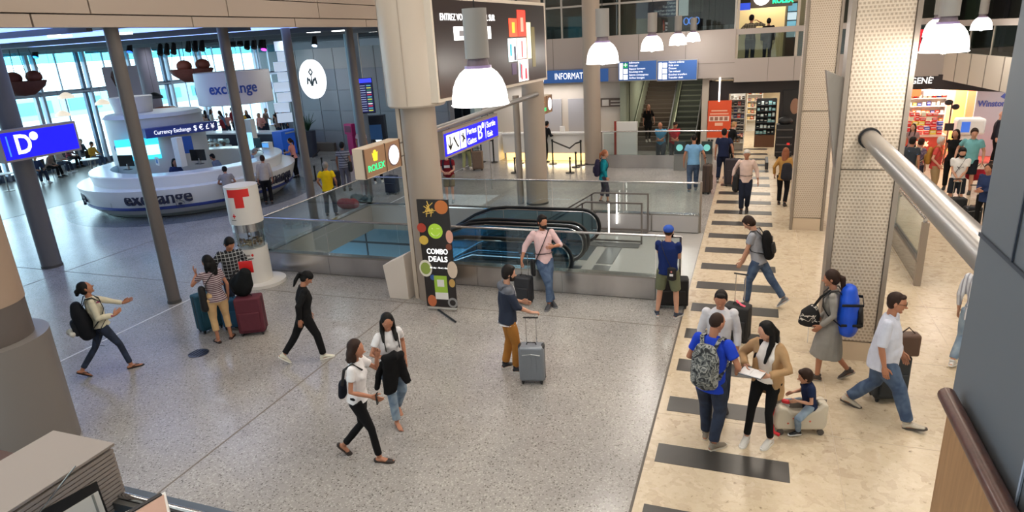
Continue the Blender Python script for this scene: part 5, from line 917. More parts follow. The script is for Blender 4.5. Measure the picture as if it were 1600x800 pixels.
def head_geo(mb, M, s, female):
    "shaped head: cranium, jaw, nose, brow, ears, eyes and mouth; local +Y is the face"
    n, m = 22, 16; vs = []; fs = []
    for i in range(m + 1):
        ph = math.pi * i / m
        for j in range(n):
            th = 2 * math.pi * j / n; x = math.sin(ph) * math.cos(th); y = math.sin(ph) * math.sin(th); z = math.cos(ph)
            X, Y_, Z = .076 * x, .094 * y, .118 * z
            if z < 0: k = -z; X *= 1 - .30 * k ** 1.3; Y_ = Y_ * (1 - .18 * k) + (.018 * k if y > 0 else .02 * k)
            if y > .35 and -.15 < z < .22 and .15 < abs(x) < .62: Y_ -= .008
            if y > .5 and abs(x) < .2 and -.35 < z < .1: Y_ += .020 * (1 - abs(x) / .2) * (.45 + .55 * (.1 - z) / .45)
            if y > .5 and abs(x) < .3 and z < -.8: Y_ += .008
            vs.append(M @ Vector((X * s, Y_ * s, Z * s)))
    for i in range(m):
        for j in range(n): j2 = (j + 1) % n; fs.append((i * n + j, (i + 1) * n + j, (i + 1) * n + j2, i * n + j2))
    mb.add(vs, fs, 0); R3 = M.to_3x3()
    def e(c, r, mi, nn=10, mm=7): mb.ell(M @ (Vector(c) * s), tuple(v * s for v in r), nn, mm, R3, mi)
    for sx in (-1, 1):
        e((sx * .03, .0765, .012), (.0145, .008, .0075), 1, 8, 6); e((sx * .03, .0820, .012), (.006, .004, .006), 2, 8, 6)
        e((sx * .031, .082, .032), (.018, .006, .0035), 2, 8, 5); e((sx * .079, -.008, -.002), (.010, .018, .030), 0, 8, 7); e((sx * .010, .100, -.036), (.009, .009, .008), 0, 8, 6)
    e((0, .108, -.030), (.011, .013, .012), 0, 8, 6); e((0, .082, -.062), (.022, .007, .0065 if female else .0055), 3, 10, 6); e((0, .060, -.098), (.026, .022, .018), 0, 8, 6)
def hand_geo(mb, wrist, fdir, palmn, thumb_side, s, curl=25, det=2):
    "palm, four unequal fingers and a thumb leaving the side of the palm"
    f = Vector(fdir).normalized(); nrm = Vector(palmn); nrm = (nrm - nrm.dot(f) * f); nrm = nrm.normalized() if nrm.length > 1e-3 else f.orthogonal().normalized(); side = f.cross(nrm).normalized() * thumb_side
    w0 = Vector(wrist); mb.limb([w0 - f * .01 * s, w0 + f * .035 * s, w0 + f * .085 * s], [(.024 * s, .019 * s), (.036 * s, .016 * s), (.038 * s, .013 * s)], 10, 'round', ref=tuple(side), mi=0)
    if det < 1: mb.limb([w0 + f * .08 * s, w0 + f * .12 * s + nrm * .02 * s, w0 + f * .13 * s + nrm * .05 * s], [(.034 * s, .012 * s)] * 3, 8, 'round', ref=tuple(side), mi=0); return
    for k, (o, L) in enumerate(((.027, .072), (.009, .082), (-.009, .076), (-.027, .060))):
        p = w0 + f * .085 * s + side * o * s; d = f; pts = [p - f * .015 * s]; a = curl * (.8 + .1 * k); ax = side
        for j, q in enumerate((.42, .32, .26)):
            p = p + d * L * q * s; pts.append(p); rot = Matrix.Rotation(R(a), 3, f.cross(nrm)); d = rot @ d
        mb.limb(pts, [.0092 * s, .0088 * s, .0080 * s, .0068 * s], 6, 'round', mi=0)
    p = w0 + f * .025 * s + side * .026 * s; d = (f * .75 + side * .65 + nrm * .25).normalized(); d2 = (f * .95 + side * .2 + nrm * .4).normalized(); mb.limb([p - d * .01 * s, p + d * .034 * s, p + d * .034 * s + d2 * .03 * s, p + d * .034 * s + d2 * .054 * s], [.0125 * s, .0115 * s, .0098 * s, .008 * s], 6, 'round', mi=0)
def person(label, px, face=0, h=1.75, sk='a', hair=('short', 'dark'), top=('tee', None), bot=('pants', None), shoe=('shoe', (40, 40, 44), (220, 220, 216)), P={}, det=2, bulk=1., fem=False, group=None, z0=0., pos=None, beard=None, seed=None, hat=None, glasses=False, rot=None, cat='person'):
    """px: photograph pixel of the ground point between the feet; face: 0 away, 90 screen right, 180 to the camera"""
    g = Vector((pos[0], pos[1], z0)) if pos is not None else G(px[0], px[1], z0)
    phi = math.atan2(g.y, g.x) - R(face); rz = (phi - math.pi / 2) if rot is None else rot
    t = thing('person', label, cat, tuple(g), rz, group); s = h / 1.75; seed = seed if seed is not None else len(label) + int(g.x * 7) % 50; vx = {2: .0095, 1: .016, 0: .022}[det]
    lean = R(P.get('lean', 3)); side = R(P.get('side', 0)); twist = R(P.get('twist', 0)); hw = (.098 if fem else .09) * s; sw = (.146 if fem else .168) * s * (1 + .3 * (bulk - 1)); b = bulk; kid = P.get('kid', False)
    LF = P.get('L', (-.1, 0, 0)); RF = P.get('R', (.1, 0, 0))      # ankle targets: x, y, lift, toe yaw, pitch
    def foot(F): F = tuple(F) + (0,) * (5 - len(F)); return Vector((F[0] * s, F[1] * s, (.085 + F[2]) * s)), R(F[3]), R(F[4])
    (fl_, yl, pl_), (fr_, yr, pr_) = foot(LF), foot(RF)
    l1, l2 = .425 * s, .405 * s
    hz = P.get('hip'); px0, py0 = P.get('shift', (0, 0))
    if hz is None:
        hz = 9.
        for F, sx in ((fl_, -1), (fr_, 1)):
            d2 = (F.x - sx * hw - px0 * s) ** 2 + (F.y - py0 * s) ** 2
            if F.z < .14 * s: hz = min(hz, math.sqrt(max((l1 + l2) ** 2 * .985 - d2, .01)) + F.z)
        if hz > 8: hz = .9 * s
    else: hz *= s
    pel = Vector((px0 * s, py0 * s, hz + .03 * s)); Rt = Matrix.Rotation(twist, 3, 'Z') @ Matrix.Rotation(-lean, 3, 'X') @ Matrix.Rotation(side, 3, 'Y'); up = Rt @ Vector((0, 0, 1)); fw = Rt @ Vector((0, 1, 0)); rt = Rt @ Vector((1, 0, 0))
    if kid: up_s = .9
    else: up_s = 1.
    def T(x, y, z): return pel + rt * x * s + fw * y * s + up * z * s * up_s
    hips = [pel + Vector((sx * hw, 0, -.03 * s)) for sx in (-1, 1)]
    kp = P.get('kneepole', (0, 1, 0)); knees = []; anks = []
    for hp_, F, sx, yaw in zip(hips, (fl_, fr_), (-1, 1), (yl, yr)):
        kk, aa = ik(hp_, F, l1, l2, (kp[0] * sx - .5 * math.sin(yaw), kp[1], kp[2])); knees.append(kk); anks.append(aa)
    sh = [T(sx * sw / s, 0, .448) for sx in (-1, 1)]; neck = T(0, .0, .50)
    hy, hp2 = P.get('head', (0, 0))[:2]; Rhy = Rt @ Matrix.Rotation(R(-hy), 3, 'Z'); Rh = Rhy @ Matrix.Rotation(R(hp2), 3, 'X'); hs = s * (1.28 if kid else 1.0)
    ntop = T(0, .01, .575 if not kid else .53); hc = ntop + Rh @ Vector((0, .018, .082)) * hs; MH = Matrix.Translation(hc) @ Rh.to_4x4()
    arms = []; hands = []
    for i, sx in enumerate((-1, 1)):
        A = P.get('LH' if i == 0 else 'RH', (.07, .04, -.52)); tgt = sh[i] + (rt * sx * A[0] + fw * A[1] + up * A[2]) * s; pole = A[3] if len(A) > 3 else (.6, -1, -.3)
        el, wr_ = ik(sh[i], tgt, .285 * s, .25 * s, rt * sx * pole[0] + fw * pole[1] + up * pole[2]); arms.append((sh[i], el, wr_))
    # ---- body: one continuous surface, hands and head grown onto it
    B = MB(); ex = MB(); cov = .82
    B.limb([T(0, 0, -.04), T(0, 0, .1), T(0, .005, .26), T(0, 0, .40), T(0, -.005, .46)], [(.11 * s * b, .08 * s * b), (.09 * s * b, .065 * s * b), (.11 * s * b, .08 * s * b), (.12 * s, .07 * s), (.07 * s, .05 * s)], 14, 'round', ref=tuple(rt))
    B.limb([T(0, 0, .43), T(0, .0, .50), ntop + Rh @ Vector((0, .0, .02)) * s], [.062 * s, .052 * s, .052 * s], 12)
    for i in (0, 1):
        a, e, w_ = arms[i]; bb = .9 + .25 * (b - 1); fb = .86 if fem else 1.
        B.limb([a - (rt * (1 if i else -1)) * .02 * s - up * .02 * s, a.lerp(e, .35), e, e.lerp(w_, .35), w_], [.034 * s, .042 * s * bb * fb, .037 * s * fb, .037 * s * fb, .0245 * s], 10)
        hd = P.get('LD' if i == 0 else 'RD'); fd = (rt * (1 if i else -1) * hd[0] + fw * hd[1] + up * hd[2]) if hd else (w_ - e).normalized()
        pn = -rt * (1 if i else -1); pnn = P.get('LP' if i == 0 else 'RP'); pn = (rt * (1 if i else -1) * pnn[0] + fw * pnn[1] + up * pnn[2]) if pnn else pn
        hand_geo(ex, w_, fd, pn, (1 if i else -1) * (1 if True else 1), s, P.get('LC' if i == 0 else 'RC', 22), det); hands.append((w_, fd.normalized()))
        hp_, kk, aa = hips[i], knees[i], anks[i]; sl = .9 if fem else 1.
        cv_ = 1. if bot[0] in ('shorts', 'none') else .76; B.limb([hp_, hp_.lerp(kk, .4), kk, kk.lerp(aa, .3), aa], [.07 * s * sl * cv_, .066 * s * sl * cv_ * (b ** .5), .051 * s * sl * cv_, .052 * s * sl * cv_, .034 * s], 10)
        yaw = yl if i == 0 else yr; pit = pl_ if i == 0 else pr_; Rf = Matrix.Rotation(yaw, 3, 'Z') @ Matrix.Rotation(-pit, 3, 'X'); F = lambda y, z: aa + Rf @ Vector((0, y, z)) * s
        bare = shoe[0] in ('flip', 'flat', 'sandal'); 
        B.limb([F(-.045, -.055), F(.03, -.045), F(.10, -.058), F(.155, -.066)], [(.030 * s, .026 * s), (.034 * s, .032 * s), (.038 * s, .019 * s), (.032 * s, .013 * s)], 10, 'round', ref=tuple(Rf @ Vector((1, 0, 0))))
        if bare and det > 1:
            for q in range(5): ex.ell(F(.178 - .007 * q, -.07) + Rf @ Vector(((-.022 + .011 * q) * (1 if i == 0 else -1) * -1, 0, 0)) * s, (.0075 * s, .012 * s, .0075 * s), 6, 5, Rf, 0)
        # shoes
        S = MB(); c1 = mat(shoe[1], .6); c2 = mat(shoe[2], .6) if len(shoe) > 2 else c1; rx = tuple(Rf @ Vector((1, 0, 0)))
        def sole(th, w=1., mi=1):
            o = [(-.068, .0), (-.06, .026), (-.02, .034), (.04, .036), (.11, .045), (.165, .040), (.196, .018), (.202, 0)]; poly = [(x_, y_) for y_, x_ in o] + [(-x_, y_) for y_, x_ in o[::-1]][1:-1]
            S.prism([(u * w, v) for u, v in poly], -.085, -.085 + th, lambda u, v, w_: aa + Rf @ Vector((u, v, w_)) * s, mi)
        if shoe[0] == 'shoe':
            sole(.022); S.limb([F(-.035, -.05), F(-.02, -.035), F(.03, -.03), F(.10, -.05), F(.165, -.062)], [(.034 * s, .032 * s), (.036 * s, .038 * s), (.038 * s, .040 * s), (.042 * s, .025 * s), (.034 * s, .016 * s)], 12, 'round', ref=rx, mi=0); S.limb([F(-.01, -.01), F(-.005, .012)], [(.042 * s, .048 * s), (.042 * s, .046 * s)], 12, 'flat', ref=(1, 0, 0), mi=0)
            if det > 1:
                for q in range(3): S.limb([F(.035 + .025 * q, -.0 - .012 * q) + Rf @ Vector((sx_ * .022, 0, 0)) * s for sx_ in (-1, 1)], [.004 * s] * 2, 5, 'round', mi=1)
        elif shoe[0] == 'flip':
            sole(.016); S.limb([F(.02, -.045) + Rf @ Vector((-.036, 0, 0)) * s, F(.08, -.035) + Rf @ Vector((-.02, 0, 0)) * s, F(.135, -.055)], [.007 * s] * 3, 6, mi=0); S.limb([F(.02, -.045) + Rf @ Vector((.036, 0, 0)) * s, F(.08, -.035) + Rf @ Vector((.02, 0, 0)) * s, F(.135, -.055)], [.007 * s] * 3, 6, mi=0)
        elif shoe[0] == 'flat':
            sole(.014); S.limb([F(.10, -.062), F(.16, -.066)], [(.042 * s, .022 * s), (.034 * s, .016 * s)], 12, 'round', ref=rx, mi=0); S.limb([F(-.05, -.06), F(-.02, -.07)], [(.034 * s, .030 * s), (.036 * s, .016 * s)], 10, 'round', ref=rx, mi=0)
        S.build('shoe', [c1, c2], t)
    head_geo(ex, MH, hs, fem)
    body = solid('body', B, SKIN[sk], t, vx, 2, ex); 
    for m_ in (M_EYE, M_IRIS, M_LIP): body.data.materials.append(m_)
    # ---- top
    kind, m = top[0], top[1]; sl = {'tee': .55, 'polo': .6, 'shirt': 1.75, 'jacket': 1.95, 'hoodie': 1.5, 'long': 1.95, 'dress': 1.95, 'tank': 0, 'short_dress': .6}.get(kind, .55); sl = top[2] if len(top) > 2 and top[2] is not None else sl
    loose = 1.12 if kind in ('jacket', 'hoodie') else 1.0; hem = {'jacket': -.16, 'dress': -.1, 'polo': -.13}.get(kind, -.10); hem = P.get('hem', hem); Tm = MB(); wb = b * loose
    if kind == 'dress' or kind == 'short_dress':
        kz = min(knees[0].z, knees[1].z) + (.0 if kind == 'dress' else .15); mid = (knees[0] + knees[1]) * .5
        Tm.limb([Vector((mid.x, mid.y * .8, kz - .08 * s)), Vector((pel.x, pel.y + mid.y * .3, hz - .15 * s)), T(0, 0, 0)], [(.235 * s, .22 * s), (.19 * s, .165 * s), (.155 * s, .12 * s)], 16, 'flat', ref=tuple(rt))
    top_r = [(.168 * s * wb, .126 * s * wb), (.148 * s * wb, .115 * s * wb), (.160 * s * wb, .120 * s * (.5 + .5 * wb) * loose), (.176 * s * loose, .112 * s * loose), (.135 * s, .082 * s), (.075 * s, .065 * s)]
    if fem: top_r[0] = (.170 * s * b, .140 * s * b); top_r[1] = (.122 * s * wb, .098 * s * wb); top_r[2] = (.145 * s * wb, .125 * s * wb); top_r[3] = (.158 * s * loose, .100 * s * loose)
    Tm.limb([T(0, 0, hem), T(0, .005 * b, .10), T(0, .008, .27), T(0, 0, .39), T(0, -.005, .455), T(0, -.002, .50)], top_r, 18, 'flat', ref=tuple(rt))
    if b > 1.15: Tm.ell(T(0, .06, .06), (.135 * s * b, .09 * s * b, .15 * s), 14, 10)
    if fem and kind != 'jacket':
        for sx in (-1, 1): Tm.ell(T(sx * .062, .085, .30), (.055 * s, .045 * s, .055 * s), 10, 8)
    for i in (0, 1):
        a, e, w_ = arms[i]; fb = .9 if fem else 1.; r0, r1, r2 = .064 * s * fb * loose, .056 * s * fb * loose, .038 * s * loose
        if kind in ('tee', 'polo') and not fem: r1 = .062 * s
        a0 = a - rt * (1 if i else -1) * .03 * s
        if sl > 0:
            if sl <= 1: Tm.limb([a0, a.lerp(e, .12), a.lerp(e, sl)], [r0 * .9, r0, r1 * 1.03], 12, 'flat'); Tm.ell(a - up * .006 * s, (r0 * .96,) * 3, 10, 8)
            else: Tm.limb([a0, a.lerp(e, .3), e, e.lerp(w_, (sl - 1) * .98)], [r0, r0 * .95, r1 * .96, r2 * 1.05], 12, 'flat'); Tm.ell(a - up * .006 * s, (r0 * .95,) * 3, 10, 8); Tm.ell(e, (r1 * .98,) * 3, 10, 8)
    mats = [m]; exT = None
    if len(top) > 3 and top[3]:      # front panel / print as geometry on the chest
        pass
    tp = solid('top' if kind not in ('dress', 'jacket') else kind, Tm, m, t, vx, 3, None, .014 if det > 1 else .008, seed)
    if kind in ('polo', 'shirt') and det > 0: MB().limb([T(0, -.035, .515), T(-.05, -.01, .50), T(-.055, .04, .475), T(0, .072, .45), T(.055, .04, .475), T(.05, -.01, .50), T(0, -.035, .515)], [(.012 * s, .022 * s)] * 7, 8, 'round').build('collar', m, t)
    if kind == 'hoodie': solid('hood', MB().ell(T(0, -.085, .47), (.10 * s, .06 * s, .075 * s)).limb([T(-.08, -.03, .49), T(-.05, .05, .46)], [.03 * s, .02 * s]).limb([T(.08, -.03, .49), T(.05, .05, .46)], [.03 * s, .02 * s]), m, t, vx, 3)
    # ---- trousers / shorts
    if bot[0] != 'none':
        Bm = MB(); full = {'pants': 1.93, 'leggings': 1.93, 'shorts': .86, 'capri': 1.55}.get(bot[0], 1.93); slim = {'leggings': .80}.get(bot[0], 1.0)
        Bm.limb([T(0, 0, .10), T(0, 0, .02), pel + Vector((0, 0, -.09 * s))], [((.112 if fem else .130) * s * b ** .8, .088 * s * b ** .6), (.152 * s * (b ** .8), .112 * s * (b ** .6)), (.132 * s * (b ** .5), .106 * s)], 14, 'round', ref=tuple(rt))
        if fem: Bm.ell(pel + Vector((0, -.045 * s, -.04 * s)), (.122 * s * b, .08 * s, .085 * s))
        for i in (0, 1):
            hp_, kk, aa = hips[i], knees[i], anks[i]; q = b ** .5
            wq = 1. if slim < 1 else (1.03 if fem else 1.09) * (b ** .4); rr_ = [.092 * s * q, .085 * s * q * (1 if slim == 1 else .93) * (wq if wq > 1 else 1), .066 * s * slim * wq, .063 * s * slim * wq, .057 * s * (slim if slim < 1 else 1) * wq]
            if bot[0] == 'shorts': Bm.limb([hp_, hp_.lerp(kk, .45), hp_.lerp(kk, .92)], [.098 * s * q, .094 * s * q, .090 * s * q], 14, 'flat')
            elif bot[0] == 'capri': Bm.limb([hp_, hp_.lerp(kk, .4), kk, kk.lerp(aa, .6)], [rr_[0], rr_[1], .068 * s, .062 * s], 14, 'flat')
            else: Bm.limb([hp_, hp_.lerp(kk, .4), kk, kk.lerp(aa, .4), kk.lerp(aa, .93)], rr_, 14, 'flat')
        solid('trousers' if bot[0] != 'shorts' else 'shorts', Bm, bot[1], t, vx, 3, None, .012 if (det > 1 and slim == 1) else .004, seed + 3)
        if len(bot) > 2 and bot[2]: MB().limb([T(.165 * math.cos(a) * b, .126 * math.sin(a) * b, .085) for a in [R(30 * k) for k in range(13)]], [(.016 * s, .006 * s)] * 13, 6, 'flat').build('belt', bot[2], t)
    # ---- hair, beard, hat, glasses
    H = MB(); hm = HAIRC[hair[1]]; style = hair[0]; HP = lambda x, y, z: MH @ (Vector((x, y, z)) * hs); R3 = MH.to_3x3()
    def he(c, r): H.ell(HP(*c), tuple(v * hs for v in r), 14, 10, R3)
    if style != 'bald' and style != 'none':
        th = {'buzz': .0, 'balding': .0}.get(style, .006)
        if style == 'balding': he((0, -.03, -.01), (.079, .075, .06))
        elif style == 'buzz': he((0, -.018, .026), (.079, .087, .097))
        else: he((0, -.020, .030), (.083 + th, .092 + th, .100 + th)); he((0, -.045, -.01), (.078 + th, .066, .085))
        if style == 'short': he((.0, .045, .085), (.060, .040, .032))
        if style in ('long', 'longwavy'):
            ln = P.get('hairlen', .34); H.limb([HP(0, -.055, .03), HP(0, -.075, -.06), hc + (Rhy @ Vector((0, -.085, 0))) * s - up * .16 * s, hc + (Rhy @ Vector((0, -.115, 0))) * s + up * (-ln * s)], [(.08 * hs, .05 * hs), (.092 * hs, .05 * hs), (.095 * s, .042 * s), (.06 * s, .026 * s)], 14, 'round', ref=tuple(rt))
            for sx in (-1, 1): H.limb([HP(sx * .055, -.01, .07), HP(sx * .078, -.022, -.02), hc + (Rhy @ Vector((sx * .078, -.03, 0))) * s - up * .14 * s, hc + (Rhy @ Vector((sx * .085, -.02 if ln < .3 else .075, 0))) * s + up * (-ln * .85 * s)], [.030 * hs, .030 * hs, .036 * s, .022 * s], 10)
            if style == 'longwavy': he((0, -.05, -.06), (.115, .07, .09)); he((.07, -.02, -.1), (.035, .05, .06)); he((-.07, -.02, -.1), (.035, .05, .06))
        if style == 'bun': he((0, -.125, .02), (.045, .045, .045)); he((0, -.155, -.02), (.025, .03, .03))
        if style == 'pony': H.limb([HP(0, -.10, .03), HP(0, -.15, .0), HP(0, -.15, -.12), HP(0, -.13, -.22)], [.025 * hs, .034 * hs, .03 * hs, .012 * hs], 10)
        solid('hair', H, hm, t, vx * .95, 2, None, .009 if style in ('long', 'longwavy', 'short', 'pony') else .002, seed + 9)
    if beard: 
        bm_ = MB(); bm_.ell(HP(0, .052, -.082), (.058 * hs, .050 * hs, .040 * hs), 14, 9, R3); 
        for sx in (-1, 1): bm_.limb([HP(sx * .070, .01, -.02), HP(sx * .062, .035, -.07)], [.012 * hs, .022 * hs], 8)
        bm_.ell(HP(0, .094, -.049), (.026 * hs, .010 * hs, .006 * hs), 10, 6, R3); solid('beard', bm_, HAIRC[beard], t, vx * .8, 1)
    if hat:
        hb = MB(); hb.ell(HP(0, -.012, .052), (.092 * hs, .106 * hs, .080 * hs), 18, 12, R3); sg = hat[1] if len(hat) > 1 else 1
        hb.limb([HP(0, .06 * sg, .055), HP(0, .13 * sg, .040), HP(0, .17 * sg, .030)], [(.076 * hs, .008 * hs), (.070 * hs, .007 * hs), (.048 * hs, .006 * hs)], 14, 'round', ref=tuple(Rh @ Vector((1, 0, 0)))); hb.build('cap', hat[0], t)
    if glasses:
        gm = MB()
        for sx in (-1, 1): gm.limb([HP(sx * .032 + .019 * math.cos(a), .098, .010 + .014 * math.sin(a)) for a in [R(45 * k) for k in range(9)]], [.0028 * hs] * 9, 5, 'flat'); gm.limb([HP(sx * .052, .096, .014), HP(sx * .08, .0, .012)], [.0028 * hs] * 2, 5)
        gm.limb([HP(-.013, .1, .012), HP(.013, .1, .012)], [.0028 * hs] * 2, 5); gm.build('glasses', M_BLACKG, t)
    t['_'] = 0; del t['_']
    MW_ = Matrix.Translation(g) @ Matrix.Rotation(rz, 4, 'Z')
    return dict(t=t, M=MW_, rz=rz, s=s, T=T, sh=sh, arms=arms, hands=hands, head=MH, hs=hs, up=up, fw=fw, rt=rt, pel=pel, g=g, vx=vx)
def rel(p, lp): return p['M'] @ Vector(lp)
# ------------------------------------------------------------------ bags
def backpack(p, label, m, m2=None, size=(.30, .17, .46), drop=0., cat='backpack', straps=True, nm='backpack', off=0.):
    s = p['s']; T = p['T']; w_, d, hh = size; t = thing(nm, label, cat, tuple(p['g']), p['rz']); rt, fw, up = p['rt'], p['fw'], p['up']; c = T(0, -.105 - d / 2 - off, .22 - drop); R3 = Matrix((rt, fw, up)).transposed()
    B = MB()
    B.limb([c - up * hh * .42, c - up * hh * .1, c + up * hh * .25, c + up * hh * .44], [(w_ * .5, d * .5), (w_ * .53, d * .56), (w_ * .50, d * .50), (w_ * .36, d * .36)], 16, 'round', ref=tuple(rt))
    solid('bag_body', B, m, t, .016, 3, None, .012, 5); P2 = MB(); P2.limb([c - fw * d * .5 - up * hh * .3, c - fw * d * .52 + up * hh * .02], [(w_ * .38, d * .22), (w_ * .36, d * .18)], 14, 'round', ref=tuple(rt)); solid('front_pocket', P2, m2 or m, t, .014, 3, None, .006, 6)
    MB().limb([c + up * hh * .46 - rt * .03, c + up * hh * .54, c + up * hh * .46 + rt * .03], [.008] * 3, 6).build('grab_handle', m2 or m, t)
    if straps:
        for sx in (-1, 1): MB().limb([c + up * hh * .38 + rt * sx * .07 + fw * d * .3, T(sx * .105, -.07, .51), T(sx * .115, .03, .505), T(sx * .125, .118, .40), T(sx * .135, .125, .28), T(sx * .15, .06, .16), c - up * hh * .3 + rt * sx * w_ * .45 + fw * d * .3], [(.024, .007)] * 7, 8, 'round', ref=tuple(rt)).build('shoulder_strap', m2 or m, t)
    return t
def luggage(label, x, y, rz, w_=.38, d=.24, hh=.56, c=(120, 124, 130), hard=True, handle=.45, cat='suitcase', trim=None, wheels=4, bandc=None):
    t = thing('suitcase', label, cat, (x, y, 0), rz); m = mat(c, .28 if hard else .75, .25 if hard else 0, var=0 if hard else .15); tm = mat(trim or (30, 30, 32), .5); z0 = .055
    o = MB().bx(-w_ / 2, w_ / 2, -d / 2, d / 2, z0, z0 + hh).build('shell', m, t, smooth=True, bevel=.045 if hard else .035); o.modifiers['bevel'].segments = 4
    MB().bx(-w_ / 2 - .004, w_ / 2 + .004, -.008, .008, z0 + .02, z0 + hh - .02).build('zip_line', tm, t, smooth=False)
    if hard:
        for k in range(5): MB().bx(-w_ * .36 + k * w_ * .18 - .006, -w_ * .36 + k * w_ * .18 + .006, -d / 2 - .006, -d / 2 + .004, z0 + .07, z0 + hh * .72).build('rib', m, t)
        MB().limb([(-w_ * .33, -d / 2 - .004, z0 + hh * .78), (0, -d / 2 - .006, z0 + hh * .81), (w_ * .33, -d / 2 - .004, z0 + hh * .78)], [.007] * 3, 6).build('trim_line', mat((210, 212, 214), .3, .6), t)
    else: MB().bx(-w_ * .4, w_ * .4, -d / 2 - .03, -d / 2 + .01, z0 + .06, z0 + hh * .6).build('front_pocket', m, t, bevel=.015)
    for sx in (-1, 1):
        for sy in ((-1, 1) if wheels == 4 else (1,)): wh_ = MB().bx(sx * (w_ / 2 - .05) - .02, sx * (w_ / 2 - .05) + .02, sy * (d / 2 - .04) - .02, sy * (d / 2 - .04) + .02, .035, .075).build('wheel_housing', tm, t, smooth=False); MB().limb([(sx * (w_ / 2 - .05) - .012, sy * (d / 2 - .04), .028), (sx * (w_ / 2 - .05) + .012, sy * (d / 2 - .04), .028)], [.028] * 2, 12, 'flat').build('wheel', M_BLACK, wh_)
        for sz in (0, 1): MB().ell((sx * (w_ / 2 - .025), 0, z0 + (.03 if sz == 0 else hh - .03)), (.034, d / 2 * .96, .034), 8, 6).build('corner_guard', tm, t) if hard else None
    MB().limb([(-.07, 0, z0 + hh), (-.06, 0, z0 + hh + .03), (.06, 0, z0 + hh + .03), (.07, 0, z0 + hh)], [.01] * 4, 6).build('carry_handle', tm, t)
    if handle: 
        for sx in (-1, 1): MB().tube([(sx * .075, d * .3, z0 + hh - .02), (sx * .075, d * .3, z0 + hh + handle)], .007, 8).build('handle_tube', M_CHROME, t)
        MB().limb([(-.1, d * .3, z0 + hh + handle), (.1, d * .3, z0 + hh + handle)], [.014] * 2, 8).build('handle_grip', M_BLACK, t)
    return t
def strap(p, pts, lb=None, m=None, r=(.018, .005), parent=None): return MB().limb([p['T'](*q) for q in pts], [r] * len(pts), 8, 'round', ref=tuple(p['fw'])).build('strap', m or M_BLACK, parent)
def carried(p, nm, label, cat): return thing(nm, label, cat, tuple(p['g']), p['rz'])
# ================================================================== THE PEOPLE
JEAN = denim('blue_denim', (50, 70, 100), (78, 98, 126)); JEANL = denim('light_denim', (104, 124, 146), (142, 160, 176)); JEAND = denim('dark_denim', (26, 36, 56), (40, 52, 76))
BLK = cloth(20, 20, 22); NAVY = cloth(26, 38, 74); WHT_C = cloth(226, 224, 226); M_STRAP = mat((18, 18, 20), .7)
W2 = lambda a=.32, b=-.26, h=.095, p=38: dict(L=(-.09, a, 0, 4, -8), R=(.09, b, h, -4, p))     # walking, left foot forward
W3 = lambda a=.32, b=-.26, h=.095, p=38: dict(R=(.09, a, 0, -4, -8), L=(-.09, b, h, 4, p))
# 1 woman striding right with a travel backpack
p = person('woman in a cream sweatshirt and dark leggings striding right with a black travel backpack', (178, 580), 88, 1.70, 'b', ('bun', 'black'), ('long', blotch('cream_print', [(.0, (214, 208, 184)), (.66, (214, 208, 184)), (.7, (150, 60, 100))], 7), 1.9), ('leggings', JEAND), ('flip', (20, 20, 24), (20, 20, 24)),
    dict(lean=-7, L=(-.08, -.42, .075, 2, 34), R=(.08, .26, 0, -4, 0), head=(0, 16), RH=(.0, .22, -.34, (.6, -1, -.6)), LH=(.10, .46, -.34), RD=(-.3, .8, .3), LD=(.1, 1, .1), LC=14, hem=-.03), fem=True)
bk = backpack(p, 'large black travel backpack with white bottle worn by the woman striding right', cloth(24, 26, 32), cloth(30, 34, 40), (.34, .24, .56), drop=.06)
MB().limb([p['T'](-.10, -.42, .02), p['T'](.0, -.44, .04), p['T'](.11, -.42, .02)], [.045, .055, .045], 12).build('rolled_mat', cloth(226, 224, 216), bk); MB().limb([p['T'](.15, .10, .10), p['T'](.17, -.02, -.02), p['T'](.13, -.12, -.22)], [(.016, .004)] * 3, 6).build('loose_strap', M_STRAP, bk)
for k in (-1, 1): MB().limb([p['T'](.10 * k, -.20, -.10), p['T'](.11 * k, -.16, -.3), p['T'](.1 * k, -.08, -.36)], [(.012, .004)] * 3, 6).build('loose_strap', M_STRAP, bk)
# 2 woman in striped top with long curly hair, 3 man in plaid
p = person('woman with long dark hair in a striped top and tan trousers, seen from behind', (352, 533), -12, 1.66, 'b', ('longwavy', 'black'), ('tee', stripes('maroon_stripe', (96, 70, 78), (190, 176, 178), .034, .6)), ('capri', cloth(206, 170, 124)), ('flat', (60, 34, 26), (46, 30, 24)),
    dict(lean=2, L=(-.11, .02, 0, 10), R=(.13, .05, 0, -32), head=(-35, -4), LH=(.05, .22, -.02, (.9, -.4, -1)), LD=(.2, .3, 1), RH=(.08, .06, -.50), hairlen=.24), fem=True, bulk=1.12)
c = carried(p, 'crossbody_bag', 'black shoulder bag hanging at the left side of the woman in tan trousers', 'bag'); strap(p, [(-.2, .02, .02), (-.14, -.1, .3), (.06, -.09, .5), (.1, .03, .5), (0, .12, .34)], parent=c); solid('bag_body', MB().limb([p['T'](-.22, .03, -.2), p['T'](-.21, .03, .18)], [(.07, .10), (.06, .09)], 12, 'round'), M_STRAP, c)
p = person('man in a black and white plaid shirt looking down beside the white donation cylinder', (378, 505), 175, 1.80, 'b', ('short', 'black'), ('shirt', plaid('black_plaid', (30, 32, 38), (166, 170, 172), .065, .16)), ('pants', JEAND), ('shoe', (40, 40, 44), (90, 90, 90)),
    dict(lean=5, head=(-16, -26), LH=(.12, .10, -.46), RH=(.08, .18, -.38), side=-3)); 
q = G(398, 520); luggage('burgundy soft suitcase beside the man in plaid', q.x, q.y, R(28), .46, .30, .68, (92, 34, 48), False, 0)
